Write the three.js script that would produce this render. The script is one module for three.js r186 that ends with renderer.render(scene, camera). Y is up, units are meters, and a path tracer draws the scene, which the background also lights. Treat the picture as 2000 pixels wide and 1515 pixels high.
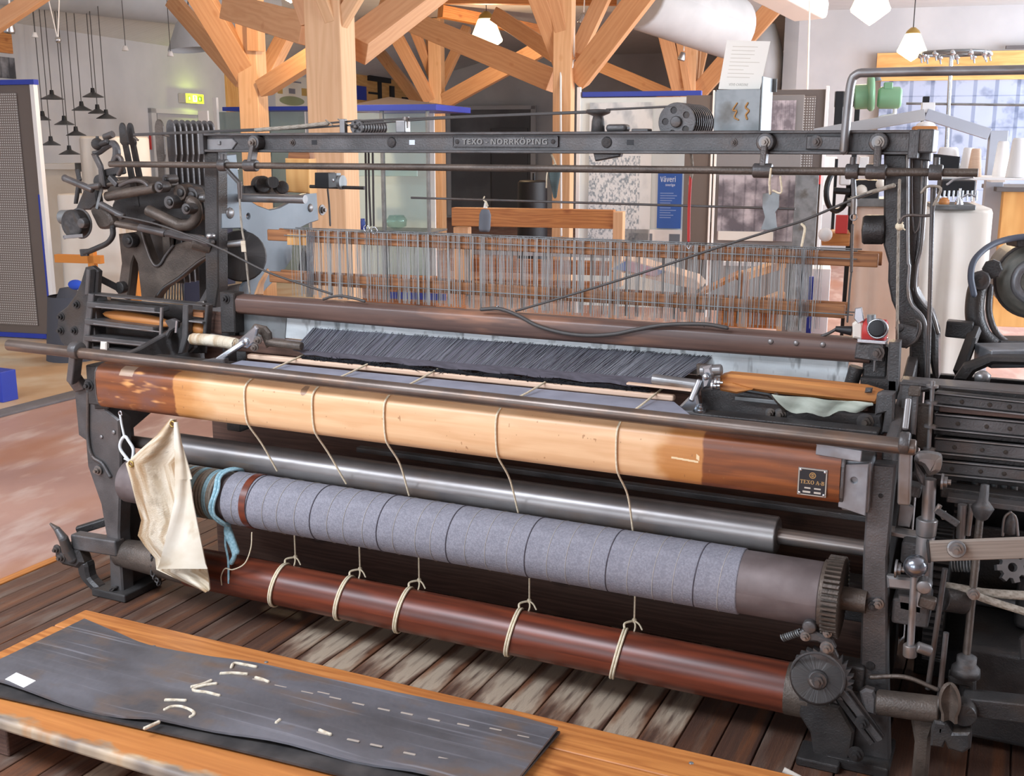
import * as THREE from 'three';
import { RoundedBoxGeometry } from 'three/addons/geometries/RoundedBoxGeometry.js';
import { mergeGeometries } from 'three/addons/utils/BufferGeometryUtils.js';
import { RectAreaLightUniformsLib } from 'three/addons/lights/RectAreaLightUniformsLib.js';
RectAreaLightUniformsLib.init();

// ---------- camera ----------
const V = (x, y, z) => new THREE.Vector3(x, y, z), RAD = Math.PI / 180;
const scene = new THREE.Scene();
const FPX = 2150, CAM = V(1.56, 1.6, 2.77);
const camera = new THREE.PerspectiveCamera(2 * Math.atan(757.5 / FPX) / RAD, 2000 / 1515, 0.05, 100);
camera.rotation.order = 'YXZ';
camera.rotation.set(-12.5 * RAD, 25 * RAD, 0);
camera.position.copy(CAM);
scene.add(camera); camera.updateMatrixWorld();

// ---------- sky, daylight and exposure ----------
const renderer = new THREE.WebGLRenderer();
renderer.toneMapping = THREE.LinearToneMapping;
renderer.toneMappingExposure = 1.15;
renderer.shadowMap.enabled = true;
scene.background = new THREE.Color(0.85, 0.93, 1.0);
// the building is turned 10 degrees to the loom; its axes start under the camera
const BROT = 10 * RAD, MB = new THREE.Matrix4().makeRotationY(BROT).setPosition(CAM.x, 0, CAM.z);
const B = (u, y, w) => V(u, y, w).applyMatrix4(MB);
const ROOM = { L: -8.7, R: 5.2, F: 4.6, BK: -24, BR: -17, H: 3.45 };
const sun = [];                                     // daylight standing in the window openings
function daylight(p, look, w, h, power, color = 0xe6f0ff) {
  const l = new THREE.RectAreaLight(color, power, w, h);
  l.position.copy(p); l.lookAt(look); scene.add(l); sun.push(l); return l;
}
// window openings: [wall, centre along it, width]; sill 0.9, head 2.9
const WIN = { right: [[-4.2, 2.6], [-7.6, 2.6], [-11.0, 2.6], [-14.6, 2.6]], front: [[-6.2, 2.4], [-2.8, 2.4]] }, SKY = [[-5.0, -0.6, 1.8, 1.3], [-2.5, -0.6, 1.8, 1.3]];   // roof lights: centre u, w, width, depth
for (const [c, w] of WIN.right) daylight(B(ROOM.R - 0.02, 1.9, c), B(ROOM.R - 3, 1.9, c), w, 2.0, 13);
for (const [c, w] of WIN.front) daylight(B(c, 1.9, ROOM.F - 0.02), B(c, 1.9, ROOM.F - 3), w, 2.0, 6);
for (const [u, w, a, b] of SKY) daylight(B(u, ROOM.H - .02, w), B(u, 0, w - .01), a, b, 20);

// ---------- from a pixel of the 2000 x 1515 photograph to a point on a known plane ----------
const CQ = camera.quaternion.clone();
const ray = (px, py) => V((px - 1000) / FPX, -(py - 757.5) / FPX, -1).applyQuaternion(CQ);
const at = (d, t) => CAM.clone().addScaledVector(d, t);
const Z = (px, py, z) => { const d = ray(px, py); return at(d, (z - CAM.z) / d.z); };
const X = (px, py, x) => { const d = ray(px, py); return at(d, (x - CAM.x) / d.x); };
const Y = (px, py, y) => { const d = ray(px, py); return at(d, (y - CAM.y) / d.y); };
const D = (px, py, dist) => at(ray(px, py), dist);                       // metres in front of the camera
const BDIR = V(0, 0, -1).applyAxisAngle(V(0, 1, 0), BROT), BSIDE = V(1, 0, 0).applyAxisAngle(V(0, 1, 0), BROT);
const BW = (px, py, depth) => { const d = ray(px, py); return at(d, depth / d.dot(BDIR)); };   // on a plane parallel to the back wall
const BU = (px, py, u) => { const d = ray(px, py); return at(d, u / d.dot(BSIDE)); };          // on a plane parallel to the left wall

// ---------- random numbers and noise ----------
let seed = 7;
const rnd = () => { seed = (seed * 1664525 + 1013904223) >>> 0; return seed / 4294967296; };
const rr = (a, b) => a + (b - a) * rnd();
function hash(x, y, s) { let h = (x * 374761393 + y * 668265263 + s * 2147483647) | 0; h = Math.imul(h ^ (h >>> 13), 1274126177); return ((h ^ (h >>> 16)) >>> 0) / 4294967296; }
function noise(x, y, px, py, s) {
  const xi = Math.floor(x), yi = Math.floor(y); let fx = x - xi, fy = y - yi;
  fx = fx * fx * (3 - 2 * fx); fy = fy * fy * (3 - 2 * fy);
  const m = (a, b) => ((a % b) + b) % b, g = (i, j) => hash(m(i, px), m(j, py), s);
  return (g(xi, yi) * (1 - fx) + g(xi + 1, yi) * fx) * (1 - fy) + (g(xi, yi + 1) * (1 - fx) + g(xi + 1, yi + 1) * fx) * fy;
}
function fbm(x, y, px, py, s, oct = 4) { let a = 0, w = .5, t = 0; for (let o = 0; o < oct; o++) { a += w * noise(x, y, px, py, s + o * 17); t += w; w *= .5; x *= 2; y *= 2; px *= 2; py *= 2; } return a / t; }
const clamp = (v, a = 0, b = 1) => Math.min(b, Math.max(a, v)), mixc = (a, b, t) => a.map((v, i) => v + (b[i] - v) * t);
const step = (a, b, x) => { const t = clamp((x - a) / (b - a)); return t * t * (3 - 2 * t); };
// a computed picture: fn(u, v) -> sRGB 0..255
function tex(w, h, fn, sizeU = 1, sizeV = 1, color = true) {
  const d = new Uint8Array(w * h * 4);
  for (let j = 0; j < h; j++) for (let i = 0; i < w; i++) { const c = fn((i + .5) / w, (j + .5) / h), k = (j * w + i) * 4; d[k] = clamp(c[0], 0, 255); d[k + 1] = clamp(c[1], 0, 255); d[k + 2] = clamp(c[2], 0, 255); d[k + 3] = 255; }
  const t = new THREE.DataTexture(d, w, h); t.wrapS = t.wrapT = THREE.RepeatWrapping; t.magFilter = THREE.LinearFilter; t.minFilter = THREE.LinearMipmapLinearFilter; t.generateMipmaps = true;
  if (color) t.colorSpace = THREE.SRGBColorSpace; t.repeat.set(1 / sizeU, 1 / sizeV); t.needsUpdate = true; return t;
}
// a painted picture (lettering, prints): draw(ctx, w, h)
function canvasTex(w, h, draw) { const c = document.createElement('canvas'); c.width = w; c.height = h; draw(c.getContext('2d'), w, h); const t = new THREE.CanvasTexture(c); t.colorSpace = THREE.SRGBColorSpace; return t; }
const std = (o) => new THREE.MeshStandardMaterial({ roughness: .6, metalness: 0, side: THREE.DoubleSide, ...o });

// ---------- materials ----------
const woodTex = (light, dark, s, sizeU = 1.2, sizeV = .3, knots = 2) => tex(512, 256, (u, v) => {
  let w = fbm(u * 3, v * 6, 3, 6, s) * 1.1, g = fbm(u * 4 + w * .3, v * 48, 4, 48, s + 3, 3), r = .5 + .5 * Math.sin((v * 9 + w * 2.2) * 6.283);
  let t = .35 * r + .45 * g + .25 * w - .1;
  for (let k = 0; k < knots; k++) { const kx = hash(k, 3, s), ky = .2 + .6 * hash(k, 4, s), dx = (u - kx) * sizeU, dy = (v - ky) * sizeV, q = Math.sqrt(dx * dx * .4 + dy * dy) / .016; if (q < 2) t += .8 * Math.max(0, 1 - q * .6); }
  return mixc(light, dark, clamp(t));
}, sizeU, sizeV);
const mottle = (a, b, s, size, f = 6, c = null) => tex(256, 256, (u, v) => { let t = fbm(u * f, v * f, f, f, s, 5); t = clamp((t - .3) * 2.2); let o = mixc(a, b, t); if (c) { const q = fbm(u * 3, v * 3, 3, 3, s + 40, 5); o = mixc(o, c, clamp((q - .55) * 5)); } return o; }, size, size);
const grain = (s, size, f = 40) => tex(256, 256, (u, v) => { const t = 255 * fbm(u * f, v * f, f, f, s, 3); return [t, t, t]; }, size, size, false);
const bumpFine = grain(5, .15), bumpCoarse = grain(9, .6, 20);
const M = {
  iron: std({ map: mottle([78, 76, 75], [104, 101, 100], 11, .5, 6, [94, 84, 78]), roughness: .4, metalness: .3, bumpMap: bumpFine, bumpScale: .0006 }),
  ironDark: std({ map: mottle([56, 54, 53], [78, 75, 73], 12, .5, 6, [68, 58, 50]), roughness: .44, metalness: .25, bumpMap: bumpFine, bumpScale: .0008 }),
  ironBrown: std({ map: mottle([78, 69, 62], [106, 94, 84], 13, .4, 7), roughness: .46, metalness: .3, bumpMap: bumpFine, bumpScale: .0008 }),
  steel: std({ map: mottle([126, 124, 123], [154, 152, 151], 14, .4, 5, [130, 118, 108]), roughness: .36, metalness: .55 }),
  zinc: std({ map: mottle([168, 170, 173], [140, 142, 146], 20, .3, 5, [128, 124, 122]), roughness: .38, metalness: .4 }),
  bright: std({ color: 0xc4c8cc, roughness: .25, metalness: .9 }),
  greyPaint: std({ map: mottle([108, 115, 120], [126, 133, 138], 15, .7, 4), roughness: .4, metalness: .25 }),
  black: std({ color: 0x17171a, roughness: .5 }),
  brass: std({ color: 0xb59a5a, roughness: .35, metalness: .9 }),
  timber: std({ map: woodTex([218, 168, 124], [196, 140, 96], 21, 1.6, .4, 2), roughness: .6 }),
  timberPale: std({ map: woodTex([234, 190, 146], [214, 164, 118], 22, 1.6, .4, 2), roughness: .6 }),
  oak: std({ map: woodTex([214, 148, 82], [158, 92, 44], 23, 1, .25, 2), roughness: .5 }),
  shaft: std({ map: woodTex([190, 128, 78], [120, 76, 48], 24, 1, .2, 1), roughness: .6 }),
  darkWood: std({ map: woodTex([122, 92, 78], [74, 56, 50], 25, 1, .16, 1), roughness: .42, bumpMap: bumpFine, bumpScale: .0004 }),
  redWood: std({ map: woodTex([138, 66, 42], [66, 34, 27], 26, 1.3, .45, 5), roughness: .34 }),
  benchWood: std({ map: woodTex([212, 142, 76], [150, 86, 40], 27, 1.1, .3, 4), roughness: .45 }),
  paleStrip: std({ map: woodTex([240, 210, 184], [222, 182, 152], 28, 1, .1, 0), roughness: .6 }),
  plank: [], 
  leather: std({ map: tex(1024, 256, (u, v) => { const a = fbm(u * 6, v * 3, 6, 3, 31, 5), b = fbm(u * 20, v * 8, 20, 8, 35, 4), sc = fbm(u * 5, v * 60, 5, 60, 37, 2); let c = mixc([76, 74, 76], [110, 109, 114], clamp((a - .3) * 2)); c = mixc(c, [104, 88, 78], clamp((b - .52) * 3)); return mixc(c, [134, 133, 138], clamp((sc - .66) * 3)); }, 2, .4), roughness: .45, bumpMap: bumpCoarse, bumpScale: .002 }),
  leatherEdge: std({ map: mottle([44, 42, 42], [70, 66, 64], 33, .3), roughness: .6 }),
  canvas: std({ map: tex(256, 512, (u, v) => { const st = fbm(u * 7, v * 2, 7, 2, 41, 4), b = fbm(u * 10, v * 10, 10, 10, 48, 4); let c = mixc([232, 222, 202], [206, 188, 160], clamp(b * 1.4 - .3)); c = mixc(c, [158, 124, 86], clamp((st - .44) * 4.5) * .85); return mixc(c, [176, 160, 136], clamp((fbm(u * 12, v * 12, 12, 12, 50, 4) - .6) * 3)); }, .3, .55), roughness: .9, bumpMap: bumpFine, bumpScale: .001 }),
  greyCloth: std({ map: tex(256, 256, (u, v) => { const w = ((Math.floor(u * 64) + Math.floor(v * 64)) % 2) * 10, n = fbm(u * 40, v * 40, 40, 40, 43, 2) * 34 - 17, p = fbm(u * 4, v * 4, 4, 4, 44, 3) * 16; return [124 + w + n + p, 123 + w + n + p, 131 + w + n + p]; }, .12, .12), roughness: .95, bumpMap: bumpFine, bumpScale: .0006 }),
  felt: std({ map: mottle([136, 138, 150], [156, 158, 172], 45, .5, 5), roughness: .8 }),
  webCloth: std({ map: mottle([92, 88, 96], [74, 70, 76], 46, .2, 8), roughness: .95 }),
  warp: std({ map: tex(1024, 256, (u, v) => { const k = Math.floor(u * 256), h = hash(k, 1, 47), n = fbm(u * 30, v * 4, 30, 4, 48, 3), p = fbm(u * 4, v * 2, 4, 2, 49, 3); let t = .5 * h + .4 * n + .5 * p - .3; const e = Math.abs(u * 256 - k - .5) * 2; return mixc(mixc([72, 70, 78], [150, 150, 160], clamp(t)), [48, 46, 52], clamp(e * 1.6 - .9)); }, 1, 1), roughness: .85 }),
  fuzz: std({ color: 0x16161a, roughness: 1 }),
  string: std({ map: mottle([240, 226, 198], [218, 200, 166], 51, .03, 6), roughness: .9 }),
  cord: std({ map: mottle([170, 160, 146], [132, 122, 108], 52, .04, 6), roughness: .9 }),
  blueYarn: std({ map: mottle([184, 220, 230], [140, 186, 200], 53, .03, 5), roughness: .95 }),
  cable: std({ color: 0x4a4643, roughness: .5 }),
  plaster: std({ map: mottle([188, 188, 190], [202, 201, 202], 61, 3, 6), roughness: .9 }),
  doorGrey: std({ map: mottle([172, 172, 174], [184, 184, 186], 62, 3, 6), roughness: .9 }),
  ceiling: std({ map: tex(256, 256, (u, v) => { const k = (u * 10) % 1, n = fbm(u * 8, v * 8, 8, 8, 63, 3) * 10; const c = 212 + n - (k < .05 ? 22 : 0); return [c, c, c - 2]; }, 1, 1), roughness: .85 }),
  duct: std({ map: mottle([172, 175, 178], [188, 191, 194], 64, 1.5, 4), roughness: .55 }),
  concrete: std({ map: tex(512, 512, (u, v) => { const a = fbm(u * 4, v * 4, 4, 4, 71, 6), b = fbm(u * 10, v * 26, 10, 26, 75, 5); let c = mixc([190, 150, 134], [162, 124, 112], clamp((a - .3) * 2.2)); c = mixc(c, [206, 184, 172], clamp((b - .5) * 2.4)); return mixc(c, [170, 116, 88], clamp((fbm(u * 3, v * 7, 3, 7, 79, 4) - .52) * 3)); }, 2.2, 2.2), roughness: .5 }),
  tanFloor: std({ map: mottle([206, 172, 132], [190, 152, 112], 72, 2, 5, [214, 196, 168]), roughness: .55 }),
  strip: std({ map: mottle([96, 92, 92], [120, 116, 116], 73, 1, 5), roughness: .8 }),
  white: std({ color: 0xf1efec, roughness: .6 }), offWhite: std({ color: 0xe4ddd0, roughness: .8 }), paper: std({ color: 0xf6f4ee, roughness: .85 }),
  sheet: std({ map: mottle([240, 234, 224], [230, 220, 206], 65, .8, 3), roughness: .95 }),
  blue: std({ color: 0x2a3fa8, roughness: .4 }), navy: std({ color: 0x2b3046, roughness: .6 }), red: std({ color: 0xc23a36, roughness: .5 }), orange: std({ color: 0xd98a3a, roughness: .6 }),
  green: std({ color: 0x84b088, roughness: .42, metalness: .1 }), lampGrey: std({ color: 0x6e6f70, roughness: .4, metalness: .5 }),
  darkVoid: std({ map: mottle([92, 92, 94], [112, 112, 114], 66, 2, 5), roughness: .8 }),
  mesh: std({ map: tex(128, 128, (u, v) => { const x = (u * 8) % 1 - .5, y = (v * 8) % 1 - .5, q = x * x + y * y < .075; return q ? [206, 206, 204] : [122, 112, 106]; }, .16, .16), roughness: .5, metalness: .2 }),
  meshFrame: std({ color: 0x6e645e, roughness: .5, metalness: .2 }),
  glass: new THREE.MeshPhysicalMaterial({ color: 0xeaf4f2, roughness: .03, transmission: 1, thickness: 0, ior: 1.45, side: THREE.DoubleSide }),
  lampGlass: std({ color: 0xfff4e0, emissive: 0xffe2b4, emissiveIntensity: 2.2, roughness: .4 }),
  bulb: std({ color: 0xffffff, emissive: 0xfff0d8, emissiveIntensity: 2.5 }),
  ply: std({ map: woodTex([240, 190, 120], [206, 142, 76], 29, 1.4, .9, 0), roughness: .6 }),
  tin: std({ map: mottle([138, 141, 141], [112, 115, 115], 16, .25, 5, [100, 97, 92]), roughness: .45, metalness: .5 }),
};

// ---------- geometry helpers: all return geometries in world metres ----------
const UP = V(0, 1, 0);
function boxUV(g) {                                   // uv in metres; u runs along the longest side
  g.computeBoundingBox(); const s = g.boundingBox.getSize(V()), a = [s.x, s.y, s.z], long = a.indexOf(Math.max(...a));
  const p = g.attributes.position, n = g.attributes.normal, uv = new Float32Array(p.count * 2), o = hash(Math.round(s.x * 1e4), Math.round(s.y * 1e4), Math.round(s.z * 1e4)) * 3;
  for (let i = 0; i < p.count; i++) {
    const q = [p.getX(i), p.getY(i), p.getZ(i)], m = [Math.abs(n.getX(i)), Math.abs(n.getY(i)), Math.abs(n.getZ(i))];
    let k = m.indexOf(Math.max(...m)), axes = [0, 1, 2].filter(j => j !== k);
    if (axes[1] === long) axes.reverse();
    uv[2 * i] = q[axes[0]] + o; uv[2 * i + 1] = q[axes[1]] + o * .37;
  }
  g.setAttribute('uv', new THREE.BufferAttribute(uv, 2)); return g;
}
const flat = (g) => { const r = g.index ? g.toNonIndexed() : g; for (const k of Object.keys(r.attributes)) if (!['position', 'normal', 'uv'].includes(k)) r.deleteAttribute(k); return r; };
const join = (list) => { list = list.flat(9).filter(Boolean); return list.length === 1 ? list[0] : mergeGeometries(list.map(flat), false); };
const mv = (g, x, y, z) => g.translate(x, y, z), inB = (g) => g.applyMatrix4(MB);
function box(w, h, d, r = .004) { r = Math.min(r, w * .45, h * .45, d * .45); return boxUV(flat(r > 0 ? new RoundedBoxGeometry(w, h, d, 1, r) : new THREE.BoxGeometry(w, h, d))); }
const blk = (x0, x1, y0, y1, z0, z1, r) => mv(box(Math.abs(x1 - x0), Math.abs(y1 - y0), Math.abs(z1 - z0), r), (x0 + x1) / 2, (y0 + y1) / 2, (z0 + z1) / 2);
function frame3(p0, p1, up = UP) {                     // x along p0 -> p1, y as near to up as can be
  const x = p1.clone().sub(p0).normalize(); let y = up.clone().addScaledVector(x, -up.dot(x)); if (y.lengthSq() < 1e-6) y = V(0, 0, 1).addScaledVector(x, -x.z); y.normalize();
  return new THREE.Matrix4().makeBasis(x, y, x.clone().cross(y)).setPosition(p0.clone().add(p1).multiplyScalar(.5));
}
const bar = (p0, p1, h, d, r = .003, up = UP) => box(p0.distanceTo(p1), h, d, r).applyMatrix4(frame3(p0, p1, up));
function cyl(p0, p1, r0, r1 = r0, seg = 16, bev = 0) {
  const L = p0.distanceTo(p1); let g;
  if (bev) { g = new THREE.LatheGeometry([[0, 0], [r0 - bev, 0], [r0, bev], [r1, L - bev], [r1 - bev, L], [0, L]].map(a => new THREE.Vector2(...a)), seg); g.translate(0, -L / 2, 0); }
  else g = new THREE.CylinderGeometry(r1, r0, L, seg, 1);
  const uv = g.attributes.uv, cp = g.attributes.position; for (let i = 0; i < uv.count; i++) uv.setXY(i, cp.getY(i), uv.getX(i) * 6.283 * r0);
  g.rotateZ(-Math.PI / 2); return flat(g.applyMatrix4(frame3(p0, p1)));
}
function tube(pts, r, seg = 24, rs = 6, closed = false, tens = .5) {
  const c = new THREE.CatmullRomCurve3(pts, closed, 'catmullrom', tens), g = new THREE.TubeGeometry(c, seg, r, rs, closed), L = c.getLength(), uv = g.attributes.uv;
  for (let i = 0; i < uv.count; i++) uv.setXY(i, uv.getX(i) * L, uv.getY(i) * 6.283 * r);
  const e = closed ? [] : [pts[0], pts[pts.length - 1]].map(p => flat(mv(new THREE.SphereGeometry(r, 6, 4), p.x, p.y, p.z)));
  return join([flat(g), ...e]);
}
const rod = (pts, r, rs = 8) => { const l = []; for (let i = 0; i + 1 < pts.length; i++) l.push(cyl(pts[i], pts[i + 1], r, r, rs)); for (let i = 1; i + 1 < pts.length; i++) l.push(ball(pts[i], r, 8)); return join(l); };
const ball = (p, r, seg = 12, sy = 1) => flat(mv(new THREE.SphereGeometry(r, seg, Math.max(5, seg * .6 | 0)).scale(1, sy, 1), p.x, p.y, p.z));
// a plate cut to an outline: axis 'z' takes [x, y], 'x' takes [z, y], 'y' takes [x, z]; it lies between a and a + t
function plate(pts, axis, a, t, { r = .004, holes = [], curve = 0 } = {}) {
  const mk = (q, S) => { const s = new S(q.map(p => new THREE.Vector2(p[0], p[1]))); return s; };
  const sm = (q) => curve ? new THREE.CatmullRomCurve3(q.map(p => V(p[0], p[1], 0)), true, 'catmullrom', .5).getPoints(q.length * curve).slice(0, -1).map(v => [v.x, v.y]) : q;
  if (t < 0) { a += t; t = -t; } r = Math.min(r, t * .4);
  const s = mk(sm(pts), THREE.Shape); for (const h of holes) s.holes.push(mk(h, THREE.Path));
  const g = new THREE.ExtrudeGeometry(s, { depth: t - 2 * r, bevelEnabled: r > 0, bevelThickness: r, bevelSize: r, bevelOffset: -r, bevelSegments: 1, curveSegments: 8 }); g.translate(0, 0, a + r);
  if (axis === 'x') g.applyMatrix4(new THREE.Matrix4().set(0, 0, 1, 0, 0, 1, 0, 0, 1, 0, 0, 0, 0, 0, 0, 1));
  if (axis === 'y') g.applyMatrix4(new THREE.Matrix4().set(1, 0, 0, 0, 0, 0, 1, 0, 0, 1, 0, 0, 0, 0, 0, 1));
  if (axis !== 'z') { const ps = g.attributes; for (const k of ['position', 'uv', 'normal']) { const A = ps[k], n = A.itemSize; for (let i = 0; i < A.count; i += 3) for (let j = 0; j < n; j++) { const q = A.array[(i + 1) * n + j]; A.array[(i + 1) * n + j] = A.array[(i + 2) * n + j]; A.array[(i + 2) * n + j] = q; } } g.computeVertexNormals(); }
  return boxUV(flat(g));
}
const ringPts = (cx, cy, r, n = 14) => Array.from({ length: n }, (_, i) => [cx + r * Math.cos(i / n * 6.2832), cy + r * Math.sin(i / n * 6.2832)]);
const zp = (list, z) => list.map(([a, b]) => { const p = Z(a, b, z); return [p.x, p.y]; });
const xp = (list, x) => list.map(([a, b]) => { const p = X(a, b, x); return [p.z, p.y]; });
function lathe(profile, p, dir, seg = 20) { const g = new THREE.LatheGeometry(profile.map(a => new THREE.Vector2(a[0], a[1])), seg); const q = new THREE.Quaternion().setFromUnitVectors(UP, dir.clone().normalize()); return flat(g.applyQuaternion(q).translate(p.x, p.y, p.z)); }
const torus = (p, dir, R, r, seg = 20, arc = 6.2832) => flat(new THREE.TorusGeometry(R, r, 6, seg, arc).applyQuaternion(new THREE.Quaternion().setFromUnitVectors(V(0, 0, 1), dir.clone().normalize())).translate(p.x, p.y, p.z));
const nut = (p, dir, r = .014, h = .012) => { dir = dir.clone().normalize(); const e = p.clone().addScaledVector(dir, h); return join([cyl(p.clone().addScaledVector(dir, -.002), p.clone().addScaledVector(dir, .003), r * 1.45, r * 1.45, 14), cyl(p, e, r, r, 6), cyl(e, e.clone().addScaledVector(dir, h * .7), r * .5, r * .5, 8)]); };
const rivet = (p, dir, r = .013) => flat(new THREE.SphereGeometry(r, 12, 6, 0, 6.2832, 0, 1.5708).scale(1, .55, 1).applyQuaternion(new THREE.Quaternion().setFromUnitVectors(UP, dir.clone().normalize())).translate(p.x, p.y, p.z));
function gear(p, dir, R, w, n, depth = .012, bore = .02, lean = 0) {
  const o = []; for (let i = 0; i < n; i++) { const a = i / n * 6.2832, s = 6.2832 / n; for (const [f, r] of lean ? [[0, R - depth], [.15, R - depth], [.9, R]] : [[0, R - depth], [.3, R - depth], [.42, R], [.82, R], [.95, R - depth]]) o.push([Math.cos(a + f * s) * r, Math.sin(a + f * s) * r]); }
  const s = new THREE.Shape(o.map(q => new THREE.Vector2(...q))); s.holes.push(new THREE.Path(ringPts(0, 0, bore).map(q => new THREE.Vector2(...q))));
  const g = new THREE.ExtrudeGeometry(s, { depth: w, bevelEnabled: false }); g.translate(0, 0, -w / 2);
  return boxUV(flat(g.applyQuaternion(new THREE.Quaternion().setFromUnitVectors(V(0, 0, 1), dir.clone().normalize())).translate(p.x, p.y, p.z)));
}
// a surface through rows of points
function skin(rows, thick = 0, closeU = false) {
  const n = rows[0].length, pos = [], uv = [], idx = [], m = rows.length;
  rows.forEach((r, i) => { let L = 0; r.forEach((p, j) => { if (j) L += p.distanceTo(r[j - 1]); pos.push(p.x, p.y, p.z); uv.push(L, i * .02 + (i ? rows[i][0].distanceTo(rows[0][0]) : 0)); }); });
  for (let i = 0; i + 1 < m; i++) for (let j = 0; j + 1 < n + (closeU ? 1 : 0); j++) { const a = i * n + j % n, b = i * n + (j + 1) % n, c = a + n, d = b + n; idx.push(a, b, c, b, d, c); }
  const g = new THREE.BufferGeometry(); g.setAttribute('position', new THREE.Float32BufferAttribute(pos, 3)); g.setAttribute('uv', new THREE.Float32BufferAttribute(uv, 2)); g.setIndex(idx); g.computeVertexNormals();
  if (!thick) return flat(g);
  const b = g.clone(), P = b.attributes.position, N = b.attributes.normal; for (let i = 0; i < P.count; i++) P.setXYZ(i, P.getX(i) - N.getX(i) * thick, P.getY(i) - N.getY(i) * thick, P.getZ(i) - N.getZ(i) * thick);
  const rim = [], ruv = [], q = (A, i) => V(A.getX(i), A.getY(i), A.getZ(i)), T = g.attributes.position; const edge = []; for (let j = 0; j < n - 1; j++) { edge.push([j + 1, j]); edge.push([(m - 1) * n + j, (m - 1) * n + j + 1]); } for (let i = 0; i < m - 1; i++) { edge.push([i * n, (i + 1) * n]); edge.push([(i + 1) * n + n - 1, i * n + n - 1]); }
  for (const [a, c] of edge) for (const v of [q(T, a), q(T, c), q(P, a), q(T, c), q(P, c), q(P, a)]) { rim.push(v.x, v.y, v.z); ruv.push(v.x, v.z); }
  const rg = new THREE.BufferGeometry(); rg.setAttribute('position', new THREE.Float32BufferAttribute(rim, 3)); rg.setAttribute('uv', new THREE.Float32BufferAttribute(ruv, 2)); rg.computeVertexNormals();
  const bi = b.index.array; for (let i = 0; i < bi.length; i += 3) { const t = bi[i]; bi[i] = bi[i + 1]; bi[i + 1] = t; } b.computeVertexNormals();
  return join([g, b, rg]);
}

// ---------- things and their parts ----------
const names = {};
const numbered = (n) => { const k = names[n] = (names[n] ?? -1) + 1; return k ? n + '_' + String(k).padStart(3, '0') : n; };
function thing(name, label, category, base = V(0, 0, 0), group, turn = 0) {
  const o = new THREE.Group(); o.name = numbered(name); o.position.copy(base); o.rotation.y = turn; o.userData = { label, category }; if (group) o.userData.group = group;
  scene.add(o); o.updateMatrixWorld(true); return o;
}
function part(parent, name, geos, m, label) {         // one mesh from geometries in world metres, kept in its parent's axes
  const g = join([geos]); parent.updateWorldMatrix(true, false);
  g.applyMatrix4(parent.matrixWorld.clone().invert());
  const o = new THREE.Mesh(g, m); o.name = name; o.castShadow = o.receiveShadow = true; if (label) o.userData.label = label; parent.add(o); return o;
}
function solo(name, label, category, geos, m, base, group) { const g = join([geos]); base = base || (g.computeBoundingBox(), V((g.boundingBox.min.x + g.boundingBox.max.x) / 2, g.boundingBox.min.y, (g.boundingBox.min.z + g.boundingBox.max.z) / 2)); g.translate(-base.x, -base.y, -base.z); const o = new THREE.Mesh(g, m); o.name = numbered(name); o.position.copy(base); o.castShadow = o.receiveShadow = true; o.userData = { label, category }; if (group) o.userData.group = group; scene.add(o); o.updateMatrixWorld(true); return o; }
function struct(name, geos, m, label) { const o = new THREE.Mesh(join([geos]), m); o.name = name; o.castShadow = o.receiveShadow = true; o.userData = { kind: 'structure', label, category: name.split('_')[0] }; scene.add(o); o.updateMatrixWorld(true); return o; }
const stuff = (o) => { o.userData.kind = 'stuff'; return o; };
const many = (parent, name, list, m, label) => list.flat(9).map(g => part(parent, name, g, m, label));
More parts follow.
